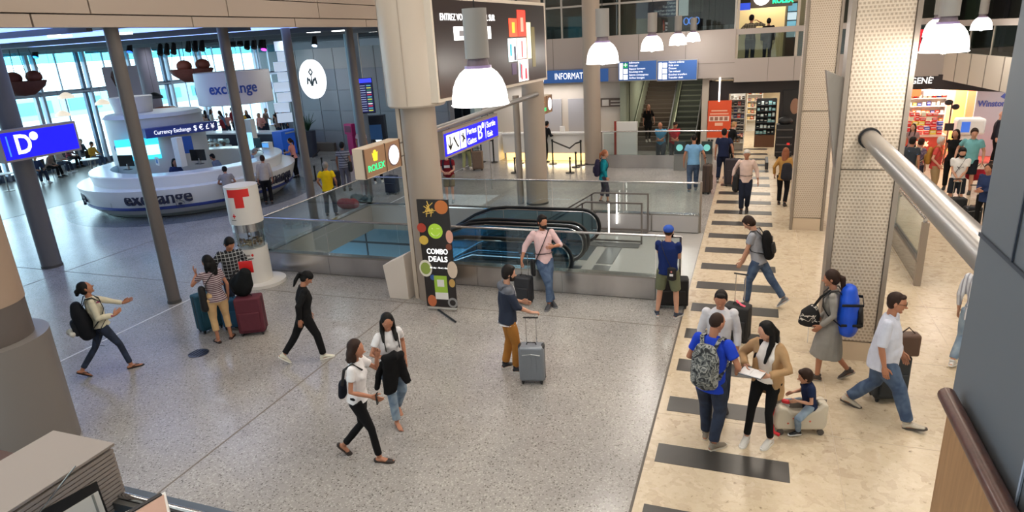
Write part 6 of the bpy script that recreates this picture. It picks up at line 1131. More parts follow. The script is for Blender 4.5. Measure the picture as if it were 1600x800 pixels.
q = G(330, 515); luggage('teal suitcase at the left side of the woman in tan trousers', q.x, q.y, R(70), .42, .26, .70, (24, 74, 92), False, .0, 'suitcase'); q = G(368, 512); luggage('smaller blue suitcase seen between the legs of the woman in tan trousers', q.x, q.y, R(20), .36, .24, .55, (38, 92, 128), False, 0)
q = G(398, 520); t = thing('backpack', 'black rucksack resting on top of the burgundy suitcase', 'backpack', (q.x - .03, q.y, .76)); solid('bag_body', MB().limb([(-.1, 0, .13), (0, 0, .26), (.07, .0, .42)], [(.21, .15), (.2, .14), (.12, .09)], 14, 'round'), cloth(22, 24, 26), t, .018, 3, None, .02, 3); MB().limb([(-.12, -.14, .1), (-.16, -.18, .3), (-.02, -.1, .5)], [(.02, .006)] * 3, 8).build('shoulder_strap', M_STRAP, t)
t = thing('red_folder', 'bright red folder held above the black rucksack', 'folder', (q.x - .02, q.y + .12, 1.14), R(25)); MB().bx(-.12, .12, -.01, .01, 0, .22).build('cover', mat((220, 34, 34), .5), t, smooth=False)
# 4 person in black with cap
p = person('person all in black with a backwards cap walking right on the open floor', (487, 562), 84, 1.62, 'b', ('pony', 'black'), ('jacket', BLK), ('pants', BLK), ('shoe', (214, 212, 196), (232, 230, 220)), dict(lean=7, head=(0, -30), L=(-.08, -.44, .10, 2, 42), R=(.08, .20, 0, -4, -2), RH=(.04, -.10, -.50), LH=(.04, .10, -.5)), hat=(BLK, -1), fem=True, bulk=1.05)
# 5 / 6 two women walking towards the lower right
p = person('woman in a white t-shirt and black leggings walking right, hand raised to her chin', (573, 715), 112, 1.69, 'b', ('longwavy', 'brown'), ('tee', WHT_C), ('leggings', BLK), ('flat', (44, 34, 32), (60, 52, 48)),
    dict(lean=3, R=(.08, .20, 0, -4, 0), L=(-.07, -.30, .07, 2, 44), head=(0, -2), LH=(-.02, .24, .04, (.5, -.2, -1)), LD=(-.2, .3, .9), RH=(.0, .22, -.36, (.5, -1, -.2)), RD=(-.1, .9, -.35), hairlen=.14, hem=-.04), fem=True)
c = carried(p, 'shoulder_bag', 'small dark bag behind the woman in black leggings', 'bag'); solid('bag_body', MB().limb([p['T'](-.02, -.20, .0), p['T'](-.02, -.19, .16)], [(.09, .05), (.08, .045)], 12, 'round'), cloth(24, 26, 36), c); strap(p, [(.05, -.17, .16), (.12, -.10, .42), (.10, .0, .505), (.06, .11, .40)], parent=c)
t = thing('smartphone', 'dark smartphone in the hand of the woman in black leggings', 'phone', tuple(rel(p, p['hands'][1][0] + p['hands'][1][1] * .08)), p['rz']); MB().bx(-.035, .035, -.008, .008, -.07, .07).build('casing', M_BLACKG, t, bevel=.004)
p = person('young woman with long black hair in a white tee and jeans carrying a dark coat', (622, 655), 160, 1.68, 'b', ('long', 'black'), ('tee', WHT_C), ('pants', JEANL), ('sandal', (150, 84, 60), (120, 70, 50)),
    dict(lean=3, head=(14, -20), R=(.08, .16, 0, -4), L=(-.08, -.16, .05, 0, 30), RH=(-.04, .20, -.27, (.8, -.6, -.4)), RD=(-.9, .4, 0), LH=(.08, -.02, -.46), hairlen=.30), fem=True)
c = carried(p, 'black_coat', 'black coat draped over the forearm of the young woman in jeans', 'coat'); CB = MB()
CB.limb([p['T'](.16, .22, .20), p['T'](.02, .25, .22), p['T'](-.06, .24, .2)], [.06, .08, .06], 12); CB.limb([p['T'](.10, .25, .18), p['T'](.10, .22, -.05), p['T'](.13, .20, -.34)], [(.10, .05), (.12, .05), (.10, .04)], 12); CB.limb([p['T'](-.03, .25, .18), p['T'](-.08, .22, -.1), p['T'](-.14, .22, -.26)], [(.07, .04), (.07, .04), (.055, .03)], 10); CB.limb([p['T'](.18, .16, .12), p['T'](.24, .1, -.1), p['T'](.27, .08, -.3)], [(.05, .03), (.05, .03), (.045, .03)], 10); solid('cloth', CB, BLK, c, .016, 3, None, .02, 2)
strap(p, [(.10, .13, .25), (.10, .09, .44), (.09, .0, .52)], parent=c); strap(p, [(-.10, .13, .25), (-.10, .09, .44), (-.09, .0, .52)], parent=c)
# 7 bearded man with silver suitcase
p = person('bearded man in a grey and navy hoodie and mustard trousers holding a silver suitcase handle', (798, 578), 82, 1.76, 'a', ('short', 'dark'), ('hoodie', stripes('hoodie_blocks', (30, 40, 60), (98, 102, 112), 2.6, .512), 1.35), ('pants', cloth(166, 112, 52)), ('shoe', (34, 34, 38), (210, 206, 200)),
    dict(lean=2, head=(0, -6), L=(-.1, -.06, 0, 14), R=(.09, .08, 0, -20), RH=(-.02, .33, -.38, (.4, -1, -.8)), RD=(0, 1, -.12), RP=(0, -.1, -1), RC=55, LH=(-.06, .24, -.30)), beard='dark'); MB().limb([p['T'](.165 * math.cos(a), .122 * math.sin(a), -.12) for a in [R(30 * k) for k in range(13)]], [(.03, .012)] * 13, 6, 'flat').build('shirt_hem', WHT_C, p['t'])
for k in (-1, 1): MB().limb([p['T'](.03 * k, .10, .46), p['T'](.03 * k, .13, .34), p['T'](.035 * k, .13, .22)], [.005] * 3, 6).build('drawstring', WHT_C, p['t'])
q = G(833, 596); luggage('silver grey hard-shell cabin suitcase with a raised telescopic handle', q.x, q.y, R(12), .38, .23, .56, (128, 134, 142), True, .40)
# 8 man leaning at the parapet
p = person('bearded man in a pink shirt and jeans leaning on the steel parapet with crossed legs', (856, 474), 168, 1.84, 'b', ('short', 'dark'), ('shirt', cloth(222, 190, 192), 1.45), ('pants', JEAN, mat((40, 26, 22), .5)), ('shoe', (56, 58, 64), (120, 120, 124)),
    dict(lean=-6, head=(-24, -4), shift=(.02, -.1), R=(-.06, .10, 0, 12), L=(.02, .22, 0, -34), LH=(-.02, .22, -.22, (.8, -.5, -.6)), LD=(-.9, .4, 0), RH=(.24, -.02, -.46), RD=(.1, .1, -1), RC=60), beard='dark')
c = carried(p, 'messenger_bag', 'dark messenger bag on a wide strap across the man in the pink shirt', 'bag'); strap(p, [(-.12, -.04, .51), (-.10, .06, .49), (-.02, .125, .36), (.08, .13, .16), (.155, .09, .0), (.19, .0, -.1)], parent=c, r=(.028, .006)); solid('bag_body', MB().limb([p['T'](.20, -.06, -.30), p['T'](.20, -.05, -.06)], [(.045, .13), (.04, .12)], 12, 'round', ref=tuple(p['rt'])), M_STRAP, c)
q = rel(p, p['hands'][0][0]); q2 = rel(p, p['hands'][1][0]); luggage('dark cabin trolley behind the bearded man, gripped by the man in pink', q2.x, q2.y + .05, R(-10), .34, .22, .5, (40, 42, 48), False, .44)
# 9 man in blue cap
p = person('man in a blue cap, navy tee and olive shorts holding up a camera', (1042, 494), 12, 1.74, 'a', ('buzz', 'brown'), ('tee', cloth(24, 42, 96)), ('shorts', cloth(112, 116, 92)), ('shoe', (54, 60, 76), (214, 214, 214)),
    dict(lean=-2, head=(-12, -6), L=(-.17, -.02, 0, 22), R=(.17, .0, 0, -26), LH=(-.08, .24, -.02, (.45, -.2, -1)), LD=(-.2, .4, .9), RH=(-.16, .24, -.16, (.6, -.4, -1)), RD=(-.7, .4, .6)), bulk=1.12, hat=(cloth(52, 84, 168), 1))
c = carried(p, 'belt_bag', 'small black crossbody pouch with a white mark behind the blue-cap man', 'bag'); solid('bag_body', MB().limb([p['T'](.11, -.19, -.13), p['T'](.11, -.19, .06)], [(.085, .035), (.085, .035)], 12, 'round', ref=tuple(p['rt'])), M_STRAP, c); MB().bx(.08, .14, -.235, -.228, .86, .90).build('white_mark', WHT_C, c, smooth=False); MB().limb([p['T'](.11, -.235, .02), p['T'](.11, -.238, .02)], [.016, .016], 10, 'flat').build('badge', mat((200, 120, 110), .5), c); strap(p, [(.08, -.16, .08), (-.03, -.14, .30), (-.10, -.10, .47), (-.11, .0, .505), (-.07, .10, .42)], parent=c, r=(.010, .004))
t = thing('camera', 'small camera with a pinkish strap held up by the man in the blue cap', 'camera', tuple(rel(p, p['hands'][0][0] + Vector((.06, .06, .08)))), p['rz']); MB().bx(-.06, .06, -.02, .03, -.035, .035).build('body', M_BLACKG, t, bevel=.006); MB().limb([(0, .03, 0), (0, .07, 0)], [.028, .028], 12, 'flat').build('lens', M_BLACKG, t); MB().limb([(-.06, 0, .03), (-.10, -.02, .10), (-.05, 0, .14)], [(.008, .003)] * 3, 6).build('strap', cloth(190, 120, 130), t)
q = G(1050, 486); luggage('black soft suitcase standing in front of the man in the blue cap', q.x - .02, q.y + .22, R(8), .56, .28, .52, (26, 24, 26), False, 0)
# 10 man bending with rolling case
p = person('man in a grey tee and jeans with a black backpack bending over his rolling case', (1180, 478), -78, 1.78, 'a', ('short', 'brown'), ('tee', cloth(156, 158, 166)), ('pants', JEAN), ('shoe', (120, 124, 130), (200, 200, 200)),
    dict(lean=12, head=(0, -30), R=(.09, -.46, .10, 0, 42), L=(-.09, .14, 0, 2), LH=(.0, .26, -.47, (.4, -1, -.1)), LD=(0, .6, -.8), LC=60, RH=(-.1, .26, -.47, (.4, -1, -.1)), RD=(-.3, .6, -.7), RC=50))
backpack(p, 'black daypack worn by the man bending over his rolling case', BLK, M_STRAP, (.28, .17, .46))
q = G(1150, 530); luggage('black soft rolling suitcase with a pink ribbon in front of the bending man', q.x, q.y, R(-14), .40, .28, .56, (30, 30, 32), False, .50); t = thing('pink_ribbon', 'pink luggage ribbon tied on top of the black rolling suitcase', 'ribbon', (q.x, q.y, .625), R(-14)); MB().limb([(0, 0, .02), (.03, -.03, .04), (.06, -.05, .02), (.13, -.07, .01)], [(.018, .006)] * 4, 8).limb([(0, 0, .02), (-.03, .03, .05), (-.02, .06, .02)], [(.018, .006)] * 3, 8).build('bow', mat((236, 96, 120), .6), t)
# 11 + 12 men in the group of four
CAMO = blotch('grey_camouflage', [(0, (38, 40, 44)), (.42, (92, 96, 98)), (.5, (150, 152, 148)), (.58, (60, 64, 66)), (.66, (120, 122, 118))], 12)
p = person('man in a royal blue polo with a camouflage backpack standing with his back to us', (1106, 695), 22, 1.80, 'b', ('buzz', 'brown'), ('polo', cloth(34, 66, 190)), ('pants', JEAND), ('shoe', (140, 130, 116), (206, 198, 184)),
    dict(lean=2, head=(22, -14), L=(-.08, .12, 0, 10), R=(.09, -.05, 0, -28), RH=(.06, .16, -.40, (.8, -.8, -.1)), RD=(-.2, .8, -.4), LH=(.02, .20, -.36), hem=-.16), bulk=1.08)
backpack(p, 'grey camouflage backpack on the man in the royal blue polo', CAMO, CAMO, (.33, .17, .50), drop=.02)
person('man in a white shirt almost hidden behind the man with the camouflage backpack', (1118, 632), 178, 1.74, 'b', ('short', 'dark'), ('shirt', cloth(206, 206, 212)), ('pants', JEAND), ('shoe', (40, 32, 34), (40, 32, 34)), dict(lean=2, head=(5, -12), R=(.1, .05, 0, -10), L=(-.1, .05, 0, 10)))
# 13 woman with passports
p = person('woman with long dark hair in a camel cardigan and black trousers reading documents', (1192, 688), 205, 1.70, 'a', ('long', 'black'), ('long', cloth(232, 226, 220), 0.0), ('leggings', BLK), ('shoe', (216, 212, 206), (226, 224, 220)),
    dict(lean=3, head=(22, -26), L=(-.10, .02, 0, -2), R=(.14, .16, 0, 10), RH=(.02, .24, -.26, (1, -.6, -.4)), RD=(-.6, .8, .1), LH=(-.02, .26, -.28, (1, -.6, -.4)), LD=(-.8, .6, .1), hairlen=.44, hem=-.02), fem=True, bulk=1.03)
CM = cloth(176, 142, 104); K = MB(); 
for i, sx in enumerate((-1, 1)):
    a, e, w_ = p['arms'][i]; K.limb([a - p['rt'] * sx * .03, a.lerp(e, .3), e, e.lerp(w_, .88)], [.062, .06, .052, .042], 12, 'flat')
    K.limb([p['T'](sx * .12, -.02, -.26), p['T'](sx * .13, -.01, .0), p['T'](sx * .115, .0, .25), p['T'](sx * .12, -.01, .42), p['T'](sx * .09, -.01, .47)], [(.07, .115), (.055, .11), (.055, .11), (.06, .085), (.045, .05)], 14, 'flat', ref=tuple(p['rt']))
K.limb([p['T'](0, -.06, -.26), p['T'](0, -.06, .1), p['T'](0, -.055, .40), p['T'](0, -.03, .49)], [(.14, .07), (.11, .06), (.13, .06), (.07, .04)], 14, 'flat', ref=tuple(p['rt'])); solid('cardigan', K, CM, p['t'], .014, 3, None, .016, 4)
q = rel(p, (p['hands'][0][0] + p['hands'][1][0]) * .5 + Vector((0, .11, .03))); t = thing('passport', 'open white document held by the woman in the camel cardigan', 'document', tuple(q), p['rz'] + R(8)); MB().bx(-.13, .0, -.08, .1, 0, .008).bx(.003, .12, -.08, .1, 0, .010).build('pages', WHT_C, t, smooth=False); MB().bx(-.135, .125, -.085, .105, -.008, 0).build('cover', mat((70, 78, 92), .5), t, smooth=False)
t = thing('paper_slip', 'white paper slip held between the couple with documents', 'paper', (q.x - .42, q.y + .12, q.z + .06), R(10)); MB().bx(-.16, .16, -.08, .08, 0, .004).build('sheet', WHT_C, t, smooth=False)
# 14 boy on a ride-on case
KC = G(1246, 672); kz = R(-10)
t = thing('ride_on_suitcase', 'cream ride-on children suitcase with red trim carrying the small boy', 'suitcase', (KC.x, KC.y, 0), R(14)); o = MB().prism([(-.29, .07), (.27, .07), (.31, .14), (.31, .42), (.25, .44), (.19, .37), (.06, .32), (-.12, .32), (-.17, .38), (-.26, .39), (-.31, .32), (-.32, .14)], -.115, .115, lambda u, v, w_: (u, w_, v)).build('shell', mat((206, 196, 178), .35), t, bevel=.03); o.modifiers['bevel'].segments = 3
MB().limb([(-.26, 0, .36), (-.20, 0, .41), (-.15, 0, .36)], [.028] * 3, 8).build('front_grip', mat((214, 210, 204), .35), t); MB().bx(.2, .30, -.07, .07, .30, .44).build('rear_rest', mat((206, 196, 178), .35), t, bevel=.02)
for sx in (-.24, .24):
    for sy in (-.1, .1): MB().limb([(sx, sy - .014, .04), (sx, sy + .014, .04)], [.04, .04], 12, 'flat').build('wheel', mat((80, 74, 70), .5), t)
MB().bx(-.325, .315, -.005, .005, .05, .44).build('seam_band', mat((120, 110, 100), .5), t, smooth=False); MB().limb([(-.33, -.05, .34), (-.36, -.07, .2), (-.33, -.12, .05), (-.26, -.14, .02)], [(.022, .006)] * 4, 8).build('red_strap', mat((206, 28, 40), .5), t)
for x, z in ((-.1, .24), (.02, .28), (-.16, .17), (.1, .2)): MB().limb([(x, -.108, z), (x, -.117, z)], [.018, .012], 8, 'flat').build('red_sticker', mat((206, 110, 90), .5), t)
MB().limb([(-.2, -.02, .43), (-.16, -.04, .43)], [.03, .03], 8).build('red_grip', mat((196, 30, 40), .5), t)
person('small dark-haired boy in a navy t-shirt and jeans sitting on the cream suitcase', None, 0, 1.12, 'a', ('short', 'brown'), ('tee', cloth(28, 40, 72)), ('pants', JEANL), ('shoe', (30, 30, 34), (236, 236, 234)), dict(kid=True, lean=8, head=(14, -6), hip=.60, shift=(0, -.06), L=(-.17, .16, .03, 8, 0), R=(.17, .14, .03, -8, 10), kneepole=(1, 1, .6), LH=(-.02, .26, -.24), RH=(-.02, .27, -.22), RC=50, LC=50, RD=(-.2, 1, -.1), LD=(-.2, 1, -.1)), pos=(KC.x + .07, KC.y), rot=R(104), fem=False)
# 15 woman in grey dress with large blue bag
p = person('woman in a grey coat dress walking left with a huge blue duffel on her back', (1290, 592), -92, 1.70, 'b', ('pony', 'brown'), ('dress', cloth(142, 138, 132)), ('none',), ('shoe', (70, 62, 58), (150, 142, 132)), dict(lean=3, head=(0, -4), L=(-.08, .12, 0, 2), R=(.08, -.28, .08, 0, 34), LH=(.02, .14, -.46), RH=(-.02, .16, -.46)), fem=True)
BLUE = mat((22, 84, 214), .42, var=.2); bk = backpack(p, 'huge bright blue duffel backpack with black straps on the woman in the grey dress', BLUE, M_STRAP, (.40, .27, .62), drop=.02, off=-.04)
for z in (.0, .30): MB().limb([p['T'](-.22, -.12, z + .04), p['T'](-.18, -.385, z + .04), p['T'](.18, -.385, z + .04), p['T'](.22, -.12, z + .04)], [(.02, .006)] * 4, 8, 'round', ref=(0, 0, 1)).build('compression_strap', M_STRAP, bk)
c = carried(p, 'patterned_bag', 'black and white patterned pouch bag held in front by the woman in the grey dress', 'bag'); PT = blotch('aztec_print', [(0, (20, 18, 20)), (.52, (20, 18, 20)), (.56, (214, 206, 196)), (.62, (20, 18, 20))], 9); solid('bag_body', MB().limb([p['T'](-.05, .30, -.04), p['T'](-.05, .28, .14), p['T'](-.05, .24, .24)], [(.05, .15), (.06, .13), (.03, .06)], 12, 'round', ref=tuple(p['rt'])), PT, c); strap(p, [(-.05, .24, .24), (-.08, .15, .40), (-.09, .03, .51)], parent=c); MB().limb([p['T'](-.05, .30, -.04), p['T'](-.05, .31, -.34)], [.004, .003], 5).build('drawstring', WHT_C, c)
# 16 large man in white shirt
p = person('heavy man in a white short-sleeved shirt, jeans and glasses striding right', (1368, 650), 96, 1.84, 'b', ('short', 'brown'), ('shirt', cloth(206, 210, 226), .95), ('pants', JEAN), ('shoe', (188, 178, 162), (70, 66, 62)), dict(lean=2, head=(-4, -6), L=(-.1, -.34, .03, 4, 16), R=(.1, .34, 0, -4, -16), RH=(.05, .05, -.52), LH=(.06, .16, -.5), hem=-.16), bulk=1.34, glasses=True)
q = G(1378, 634); luggage('dark rolling suitcase pulled behind the heavy man in the white shirt', q.x + .08, q.y + .22, R(15), .42, .26, .62, (46, 50, 54), False, .0); t = thing('brown_bag', 'brown leather bag riding on the dark suitcase of the heavy man', 'bag', (q.x + .22, q.y + .18, .70), R(10)); MB().bx(-.12, .14, -.09, .09, 0, .3).build('bag_body', mat((84, 58, 44), .5), t, bevel=.03); MB().limb([(-.08, 0, .3), (0, 0, .38), (.08, 0, .3)], [.01] * 3, 6).build('handle', mat((60, 40, 30), .5), t)
# 17 man in striped shirt cut by the blue wall
person('man in a pale striped shirt and light jeans, half behind the blue-grey wall', (1510, 572), 18, 1.72, 'a', ('short', 'brown'), ('shirt', stripes('pale_stripe_shirt', (214, 216, 222), (150, 150, 160), .05, .6, 'X')), ('pants', JEANL), ('shoe', (210, 208, 204), (230, 228, 224)), dict(lean=2, L=(-.12, -.2, .03, 8, 14), R=(.1, .18, 0, -6), hem=-.18))
# mid-distance people
person('man in a yellow polo standing with his back to us by the glass parapet', (519, 338), 18, 1.74, 'b', ('short', 'grey'), ('polo', cloth(232, 196, 20)), ('pants', JEAND), ('shoe', (40, 44, 60), (200, 200, 200)), dict(L=(-.14, 0, 0, 10), R=(.14, 0, 0, -10), LH=(.08, .12, -.44), RH=(.06, .14, -.42)), det=1, bulk=1.12)
p = person('person in a grey striped tee with a crossbody bag behind the man in yellow', (543, 298), 15, 1.80, 'c', ('short', 'black'), ('tee', stripes('grey_stripe', (86, 88, 98), (150, 152, 158), .09, .6)), ('pants', cloth(96, 96, 104)), ('shoe', (40, 40, 44),), dict(L=(-.1, 0, 0, 6), R=(.1, 0, 0, -6)), det=1, bulk=1.1); c = carried(p, 'crossbody_bag', 'black bag on the hip of the person in the grey striped tee', 'bag'); solid('bag_body', MB().limb([p['T'](.22, 0, -.2), p['T'](.22, 0, .05)], [(.08, .12), (.07, .1)], 10), M_STRAP, c, .02); strap(p, [(.18, -.1, .05), (0, -.13, .3), (-.12, -.03, .5)], parent=c, r=(.02, .006))
q = G(527, 292); luggage('black suitcase left of the person in the grey striped tee', q.x - .05, q.y, R(10), .38, .24, .55, (30, 32, 44), False, .4)
q = G(545, 326); t = thing('red_bag', 'dark red travel bag on the floor behind the yellow-shirt man', 'bag', (q.x, q.y, 0)); solid('bag_body', MB().limb([(-.22, 0, .17), (.22, 0, .17)], [.17, .17], 14), cloth(140, 34, 48), t, .02, 2, None, .03); q = G(565, 316); t = thing('dark_bag', 'dark crumpled travel bag right of the red bag behind the glass', 'bag', (q.x, q.y, 0)); solid('bag_body', MB().limb([(-.25, 0, .14), (.3, 0, .12)], [.15, .13], 14), cloth(44, 46, 52), t, .02, 2, None, .04)
q = G(614, 303); luggage('dark rolling suitcase on a trolley left of the main column', q.x, q.y, R(0), .45, .28, .6, (34, 44, 66), False, .35)
p = person('man in a maroon tee and khaki shorts leaning his forearms on the far glass rail', (704, 316), 190, 1.72, 'd', ('balding', 'grey'), ('tee', cloth(120, 28, 38)), ('shorts', cloth(140, 128, 106)), ('shoe', (50, 50, 50),), dict(lean=14, head=(10, -6), shift=(0, -.1), LH=(-.14, .30, -.30, (1, -.4, -.4)), RH=(-.14, .30, -.30, (1, -.4, -.4)), LD=(-1, .2, 0), RD=(-1, .2, 0)), det=1, bulk=1.22)
backpack(p, 'dark blue rucksack on the man in the maroon tee', cloth(36, 40, 60), None, (.3, .18, .5)); MB().bx(-.09, .09, .0, .006, 0, .08).build('chest_print', WHT_C, p['t'], smooth=False).matrix_basis = Matrix.Translation(p['T'](0, .135, .28)) @ Matrix((p['rt'], p['fw'], p['up'])).transposed().to_4x4()
person('person in pale green trousers with a suitcase, head hidden by the blue gates sign', (730, 265), 20, 1.72, 'a', ('short', 'brown'), ('jacket', cloth(60, 64, 60)), ('pants', cloth(164, 166, 118)), ('shoe', (210, 206, 200),), dict(L=(-.1, -.1, 0, 6), R=(.1, .12, 0, -6)), det=1); q = G(744, 266); luggage('brown suitcase beside the person in pale green trousers', q.x + .1, q.y, R(12), .42, .26, .72, (116, 96, 80), False, .1)
p = person('woman in a teal jacket and dark capri trousers walking right with a backpack', (943, 318), 80, 1.68, 'a', ('pony', 'auburn'), ('jacket', cloth(22, 132, 146)), ('capri', cloth(70, 66, 78)), ('shoe', (44, 40, 50), (90, 86, 92)), dict(lean=3, head=(8, -4), L=(-.08, -.08, 0, 4), R=(.08, .12, 0, -4), RH=(.04, .08, -.5)), det=1, fem=True); backpack(p, 'dark purple backpack on the woman in the teal jacket', cloth(44, 40, 62), None, (.28, .18, .44))
p = person('man in a light blue tee and jeans walking away beside a dark upright case', (1082, 300), -4, 1.86, 'b', ('buzz', 'dark'), ('tee', cloth(122, 172, 214)), ('pants', JEAN), ('shoe', (120, 130, 140), (220, 220, 220)), dict(L=(-.1, -.1, 0, 6), R=(.1, .16, .0, -6, 0), RH=(.16, .0, -.48), LH=(.1, .02, -.5)), det=1, bulk=1.1); q = G(1104, 302); luggage('narrow dark brown upright case beside the man in light blue', q.x, q.y, R(80), .34, .24, .86, (70, 56, 48), False, .2)
p = person('man in a navy tee and navy trousers pulling a dark case away along the stripes', (1128, 284), 4, 1.82, 'b', ('short', 'dark'), ('tee', cloth(30, 38, 66)), ('pants', cloth(30, 36, 58)), ('shoe', (70, 66, 70), (220, 216, 212)), dict(L=(-.12, -.14, .05, 8, 24), R=(.1, .2, 0, -6), RH=(.14, -.06, -.5)), det=1, bulk=1.08); q = G(1143, 290); luggage('dark purple-brown case pulled by the man in navy', q.x, q.y, R(8), .46, .3, .82, (48, 42, 50), False, .15)
p = person('grey-haired man in a pale pink shirt walking towards us along the stripes', (1162, 331), 180, 1.79, 'b', ('short', 'white'), ('shirt', cloth(222, 196, 184)), ('pants', cloth(34, 40, 56), mat((30, 22, 18), .5)), ('shoe', (48, 42, 42),), dict(head=(6, -12), R=(.07, .08, 0, -4), L=(-.07, -.1, .04, 4, 20), LH=(.14, .02, -.5), RH=(.16, -.04, -.48)), det=1, bulk=1.05); c = carried(p, 'shoulder_bag', 'dark shoulder bag on the grey-haired man in the pale pink shirt', 'bag'); solid('bag_body', MB().limb([p['T'](.24, .02, -.3), p['T'](.24, .0, .02)], [(.10, .13), (.09, .11)], 12, 'round', ref=tuple(p['rt'])), M_STRAP, c, .02); strap(p, [(.24, .0, .02), (.2, .04, .3), (.14, .03, .5), (.2, -.08, .3), (.24, -.05, .02)], parent=c, r=(.02, .006))
p = person('woman with wavy auburn hair in a mustard jacket and black trousers walking away', (1221, 321), 10, 1.68, 'a', ('longwavy', 'auburn'), ('jacket', cloth(176, 132, 70)), ('pants', BLK), ('shoe', (30, 28, 30),), dict(L=(-.1, .1, 0, 6), R=(.1, -.12, .03, -6, 16), LH=(.12, .02, -.46), hairlen=.3), det=1, fem=True); c = carried(p, 'shoulder_bag', 'dark slouchy bag behind the woman in the mustard jacket', 'bag'); solid('bag_body', MB().limb([p['T'](.12, -.2, -.06), p['T'](.1, -.19, .3)], [(.17, .09), (.13, .07)], 12, 'round', ref=tuple(p['rt'])), cloth(44, 44, 50), c, .02)
p = person('woman in a black dress coming down at the foot of the dark stairs', (1009, 223), 170, 1.64, 'd', ('long', 'auburn'), ('tee', BLK, 1.0), ('leggings', BLK), ('shoe', (220, 216, 210),), dict(R=(.08, .06, 0), L=(-.08, -.04, .0, 0), hem=-.28, LH=(.14, .0, -.48)), det=0, fem=True, bulk=1.15, pos=(-4.3, 29.02), z0=.34)
for k, (px, c1, c2, nm) in enumerate((((1031, 243), (96, 160, 200), (60, 66, 76), 'light blue'), ((1050, 243), (176, 50, 60), (46, 44, 50), 'red'))):
    person('man in a %s tee leaning with folded arms on the far steel parapet' % nm, None, (190, 170)[k], 1.74, 'b', ('balding', 'grey') if k == 0 else ('short', 'brown'), ('tee', cloth(*c1)), ('pants', cloth(*c2)), ('shoe', (40, 40, 40),), dict(lean=12, shift=(0, -.1), head=(20 if k == 0 else -24, -12), LH=(-.18, .26, -.32), RH=(-.18, .26, -.32), LD=(-1, .1, 0), RD=(-1, .1, 0)), det=0, bulk=1.12, pos=((-3.25, 25.15), (-2.75, 25.2))[k])
person('dark-clothed figure bending over the information counter behind the pipe', (856, 247), 45, 1.74, 'b', ('bun', 'black'), ('jacket', cloth(24, 24, 28)), ('pants', BLK), ('shoe', (30, 30, 30),), dict(lean=18, RH=(.0, .3, -.2), LH=(0, .3, -.2)), det=0, pos=(-8.05, 25.7))
person('person in a white top behind the brown clock sign', (570, 262), 30, 1.80, 'b', ('short', 'black'), ('tee', cloth(196, 180, 190)), ('pants', JEAND), ('shoe', (220, 220, 220),), dict(L=(-.12, -.1, 0), R=(.12, .12, 0)), det=0, bulk=1.1)
person('dark-haired person in black with white trainers beside the clock sign', (592, 286), 10, 1.68, 'b', ('bun', 'black'), ('jacket', BLK), ('pants', BLK), ('shoe', (226, 226, 226),), dict(L=(-.12, -.1, 0), R=(.12, .12, 0)), det=0, fem=True)
person('person in dark blue sitting back near the dark glazing under the video wall', (703, 215), 200, 1.75, 'a', ('short', 'brown'), ('shirt', cloth(52, 70, 110)), ('pants', JEAND), ('shoe', (60, 60, 60),), {}, det=0)
person('fair-haired woman in black and white at the entrance of the centre shop', (1138, 262), 60, 1.68, 'd', ('short', 'blond'), ('jacket', BLK), ('pants', BLK), ('shoe', (40, 40, 40),), dict(lean=10, RH=(0, .3, -.2), LH=(0, .34, -.16)), det=0, fem=True, pos=(-.75, 25.2))
# queue on the right
p = person('man in a white printed tee and black shorts waiting behind his upright cabin case', (1488, 332), 178, 1.74, 'a', ('short', 'black'), ('tee', cloth(228, 226, 224)), ('shorts', cloth(36, 40, 48)), ('shoe', (200, 200, 200),), dict(head=(-10, -10), L=(-.12, 0, 0, 10), R=(.12, 0, 0, -10), LH=(-.14, .22, -.42), RH=(-.14, .22, -.42), LD=(-.6, .6, -.4), RD=(-.6, .6, -.4)), det=1, beard='black'); strap(p, [(-.1, .03, .51), (-.02, .125, .34), (.1, .13, .1)], parent=p['t']); MB().limb([p['T'](-.08, .128, .3), p['T'](.0, .131, .27), p['T'](.06, .131, .31), p['T'](.0, .131, .24)], [.006] * 4, 6).build('shirt_print', M_DARK, p['t'])
q = G(1489, 346); luggage('black cabin case directly in front of the man in the white printed tee', q.x, q.y, R(5), .42, .24, .55, (30, 32, 34), False, .45); q = G(1506, 352); luggage('second black case with an extended handle near the blue-grey wall', q.x + .1, q.y - .1, R(5), .36, .24, .45, (44, 46, 50), True, .5)
person('man in a turquoise polo and dark shorts standing in the queue with a shoulder strap', (1507, 302), 185, 1.90, 'a', ('short', 'brown'), ('polo', cloth(112, 172, 178)), ('shorts', cloth(30, 32, 40)), ('shoe', (60, 60, 60),), dict(head=(-14, -6), RH=(.16, .02, -.44), LH=(.1, .04, -.5)), det=1, bulk=1.08)
q = G(1526, 300); t = thing('red_duffel', 'red duffel bag hanging beside the man in the turquoise polo', 'bag', (q.x, q.y, .25)); solid('bag_body', MB().limb([(-.2, 0, .25), (.2, 0, .25)], [.17, .17], 12), cloth(150, 30, 44), t, .02, 2, None, .02); MB().limb([(-.15, 0, .4), (0, 0, .6), (.15, 0, .4)], [.014] * 3, 6).build('handle', M_STRAP, t)
person('person in a black sleeveless outfit standing left of the turquoise polo', (1481, 296), 190, 1.80, 'b', ('long', 'dark'), ('tee', BLK, .2), ('pants', BLK), ('shoe', (40, 40, 40),), dict(head=(10, -4), hairlen=.15), det=1, fem=True, bulk=1.12)
p = person('older man in a coral polo with a yellow backpack in the queue', (1454, 306), 100, 1.72, 'd', ('short', 'white'), ('polo', cloth(206, 78, 74)), ('pants', cloth(166, 140, 104)), ('shoe', (80, 70, 60),), dict(RH=(.02, .12, -.44)), det=1, bulk=1.15); backpack(p, 'small yellow and brown backpack on the older man in coral', cloth(176, 130, 60), None, (.26, .16, .42))
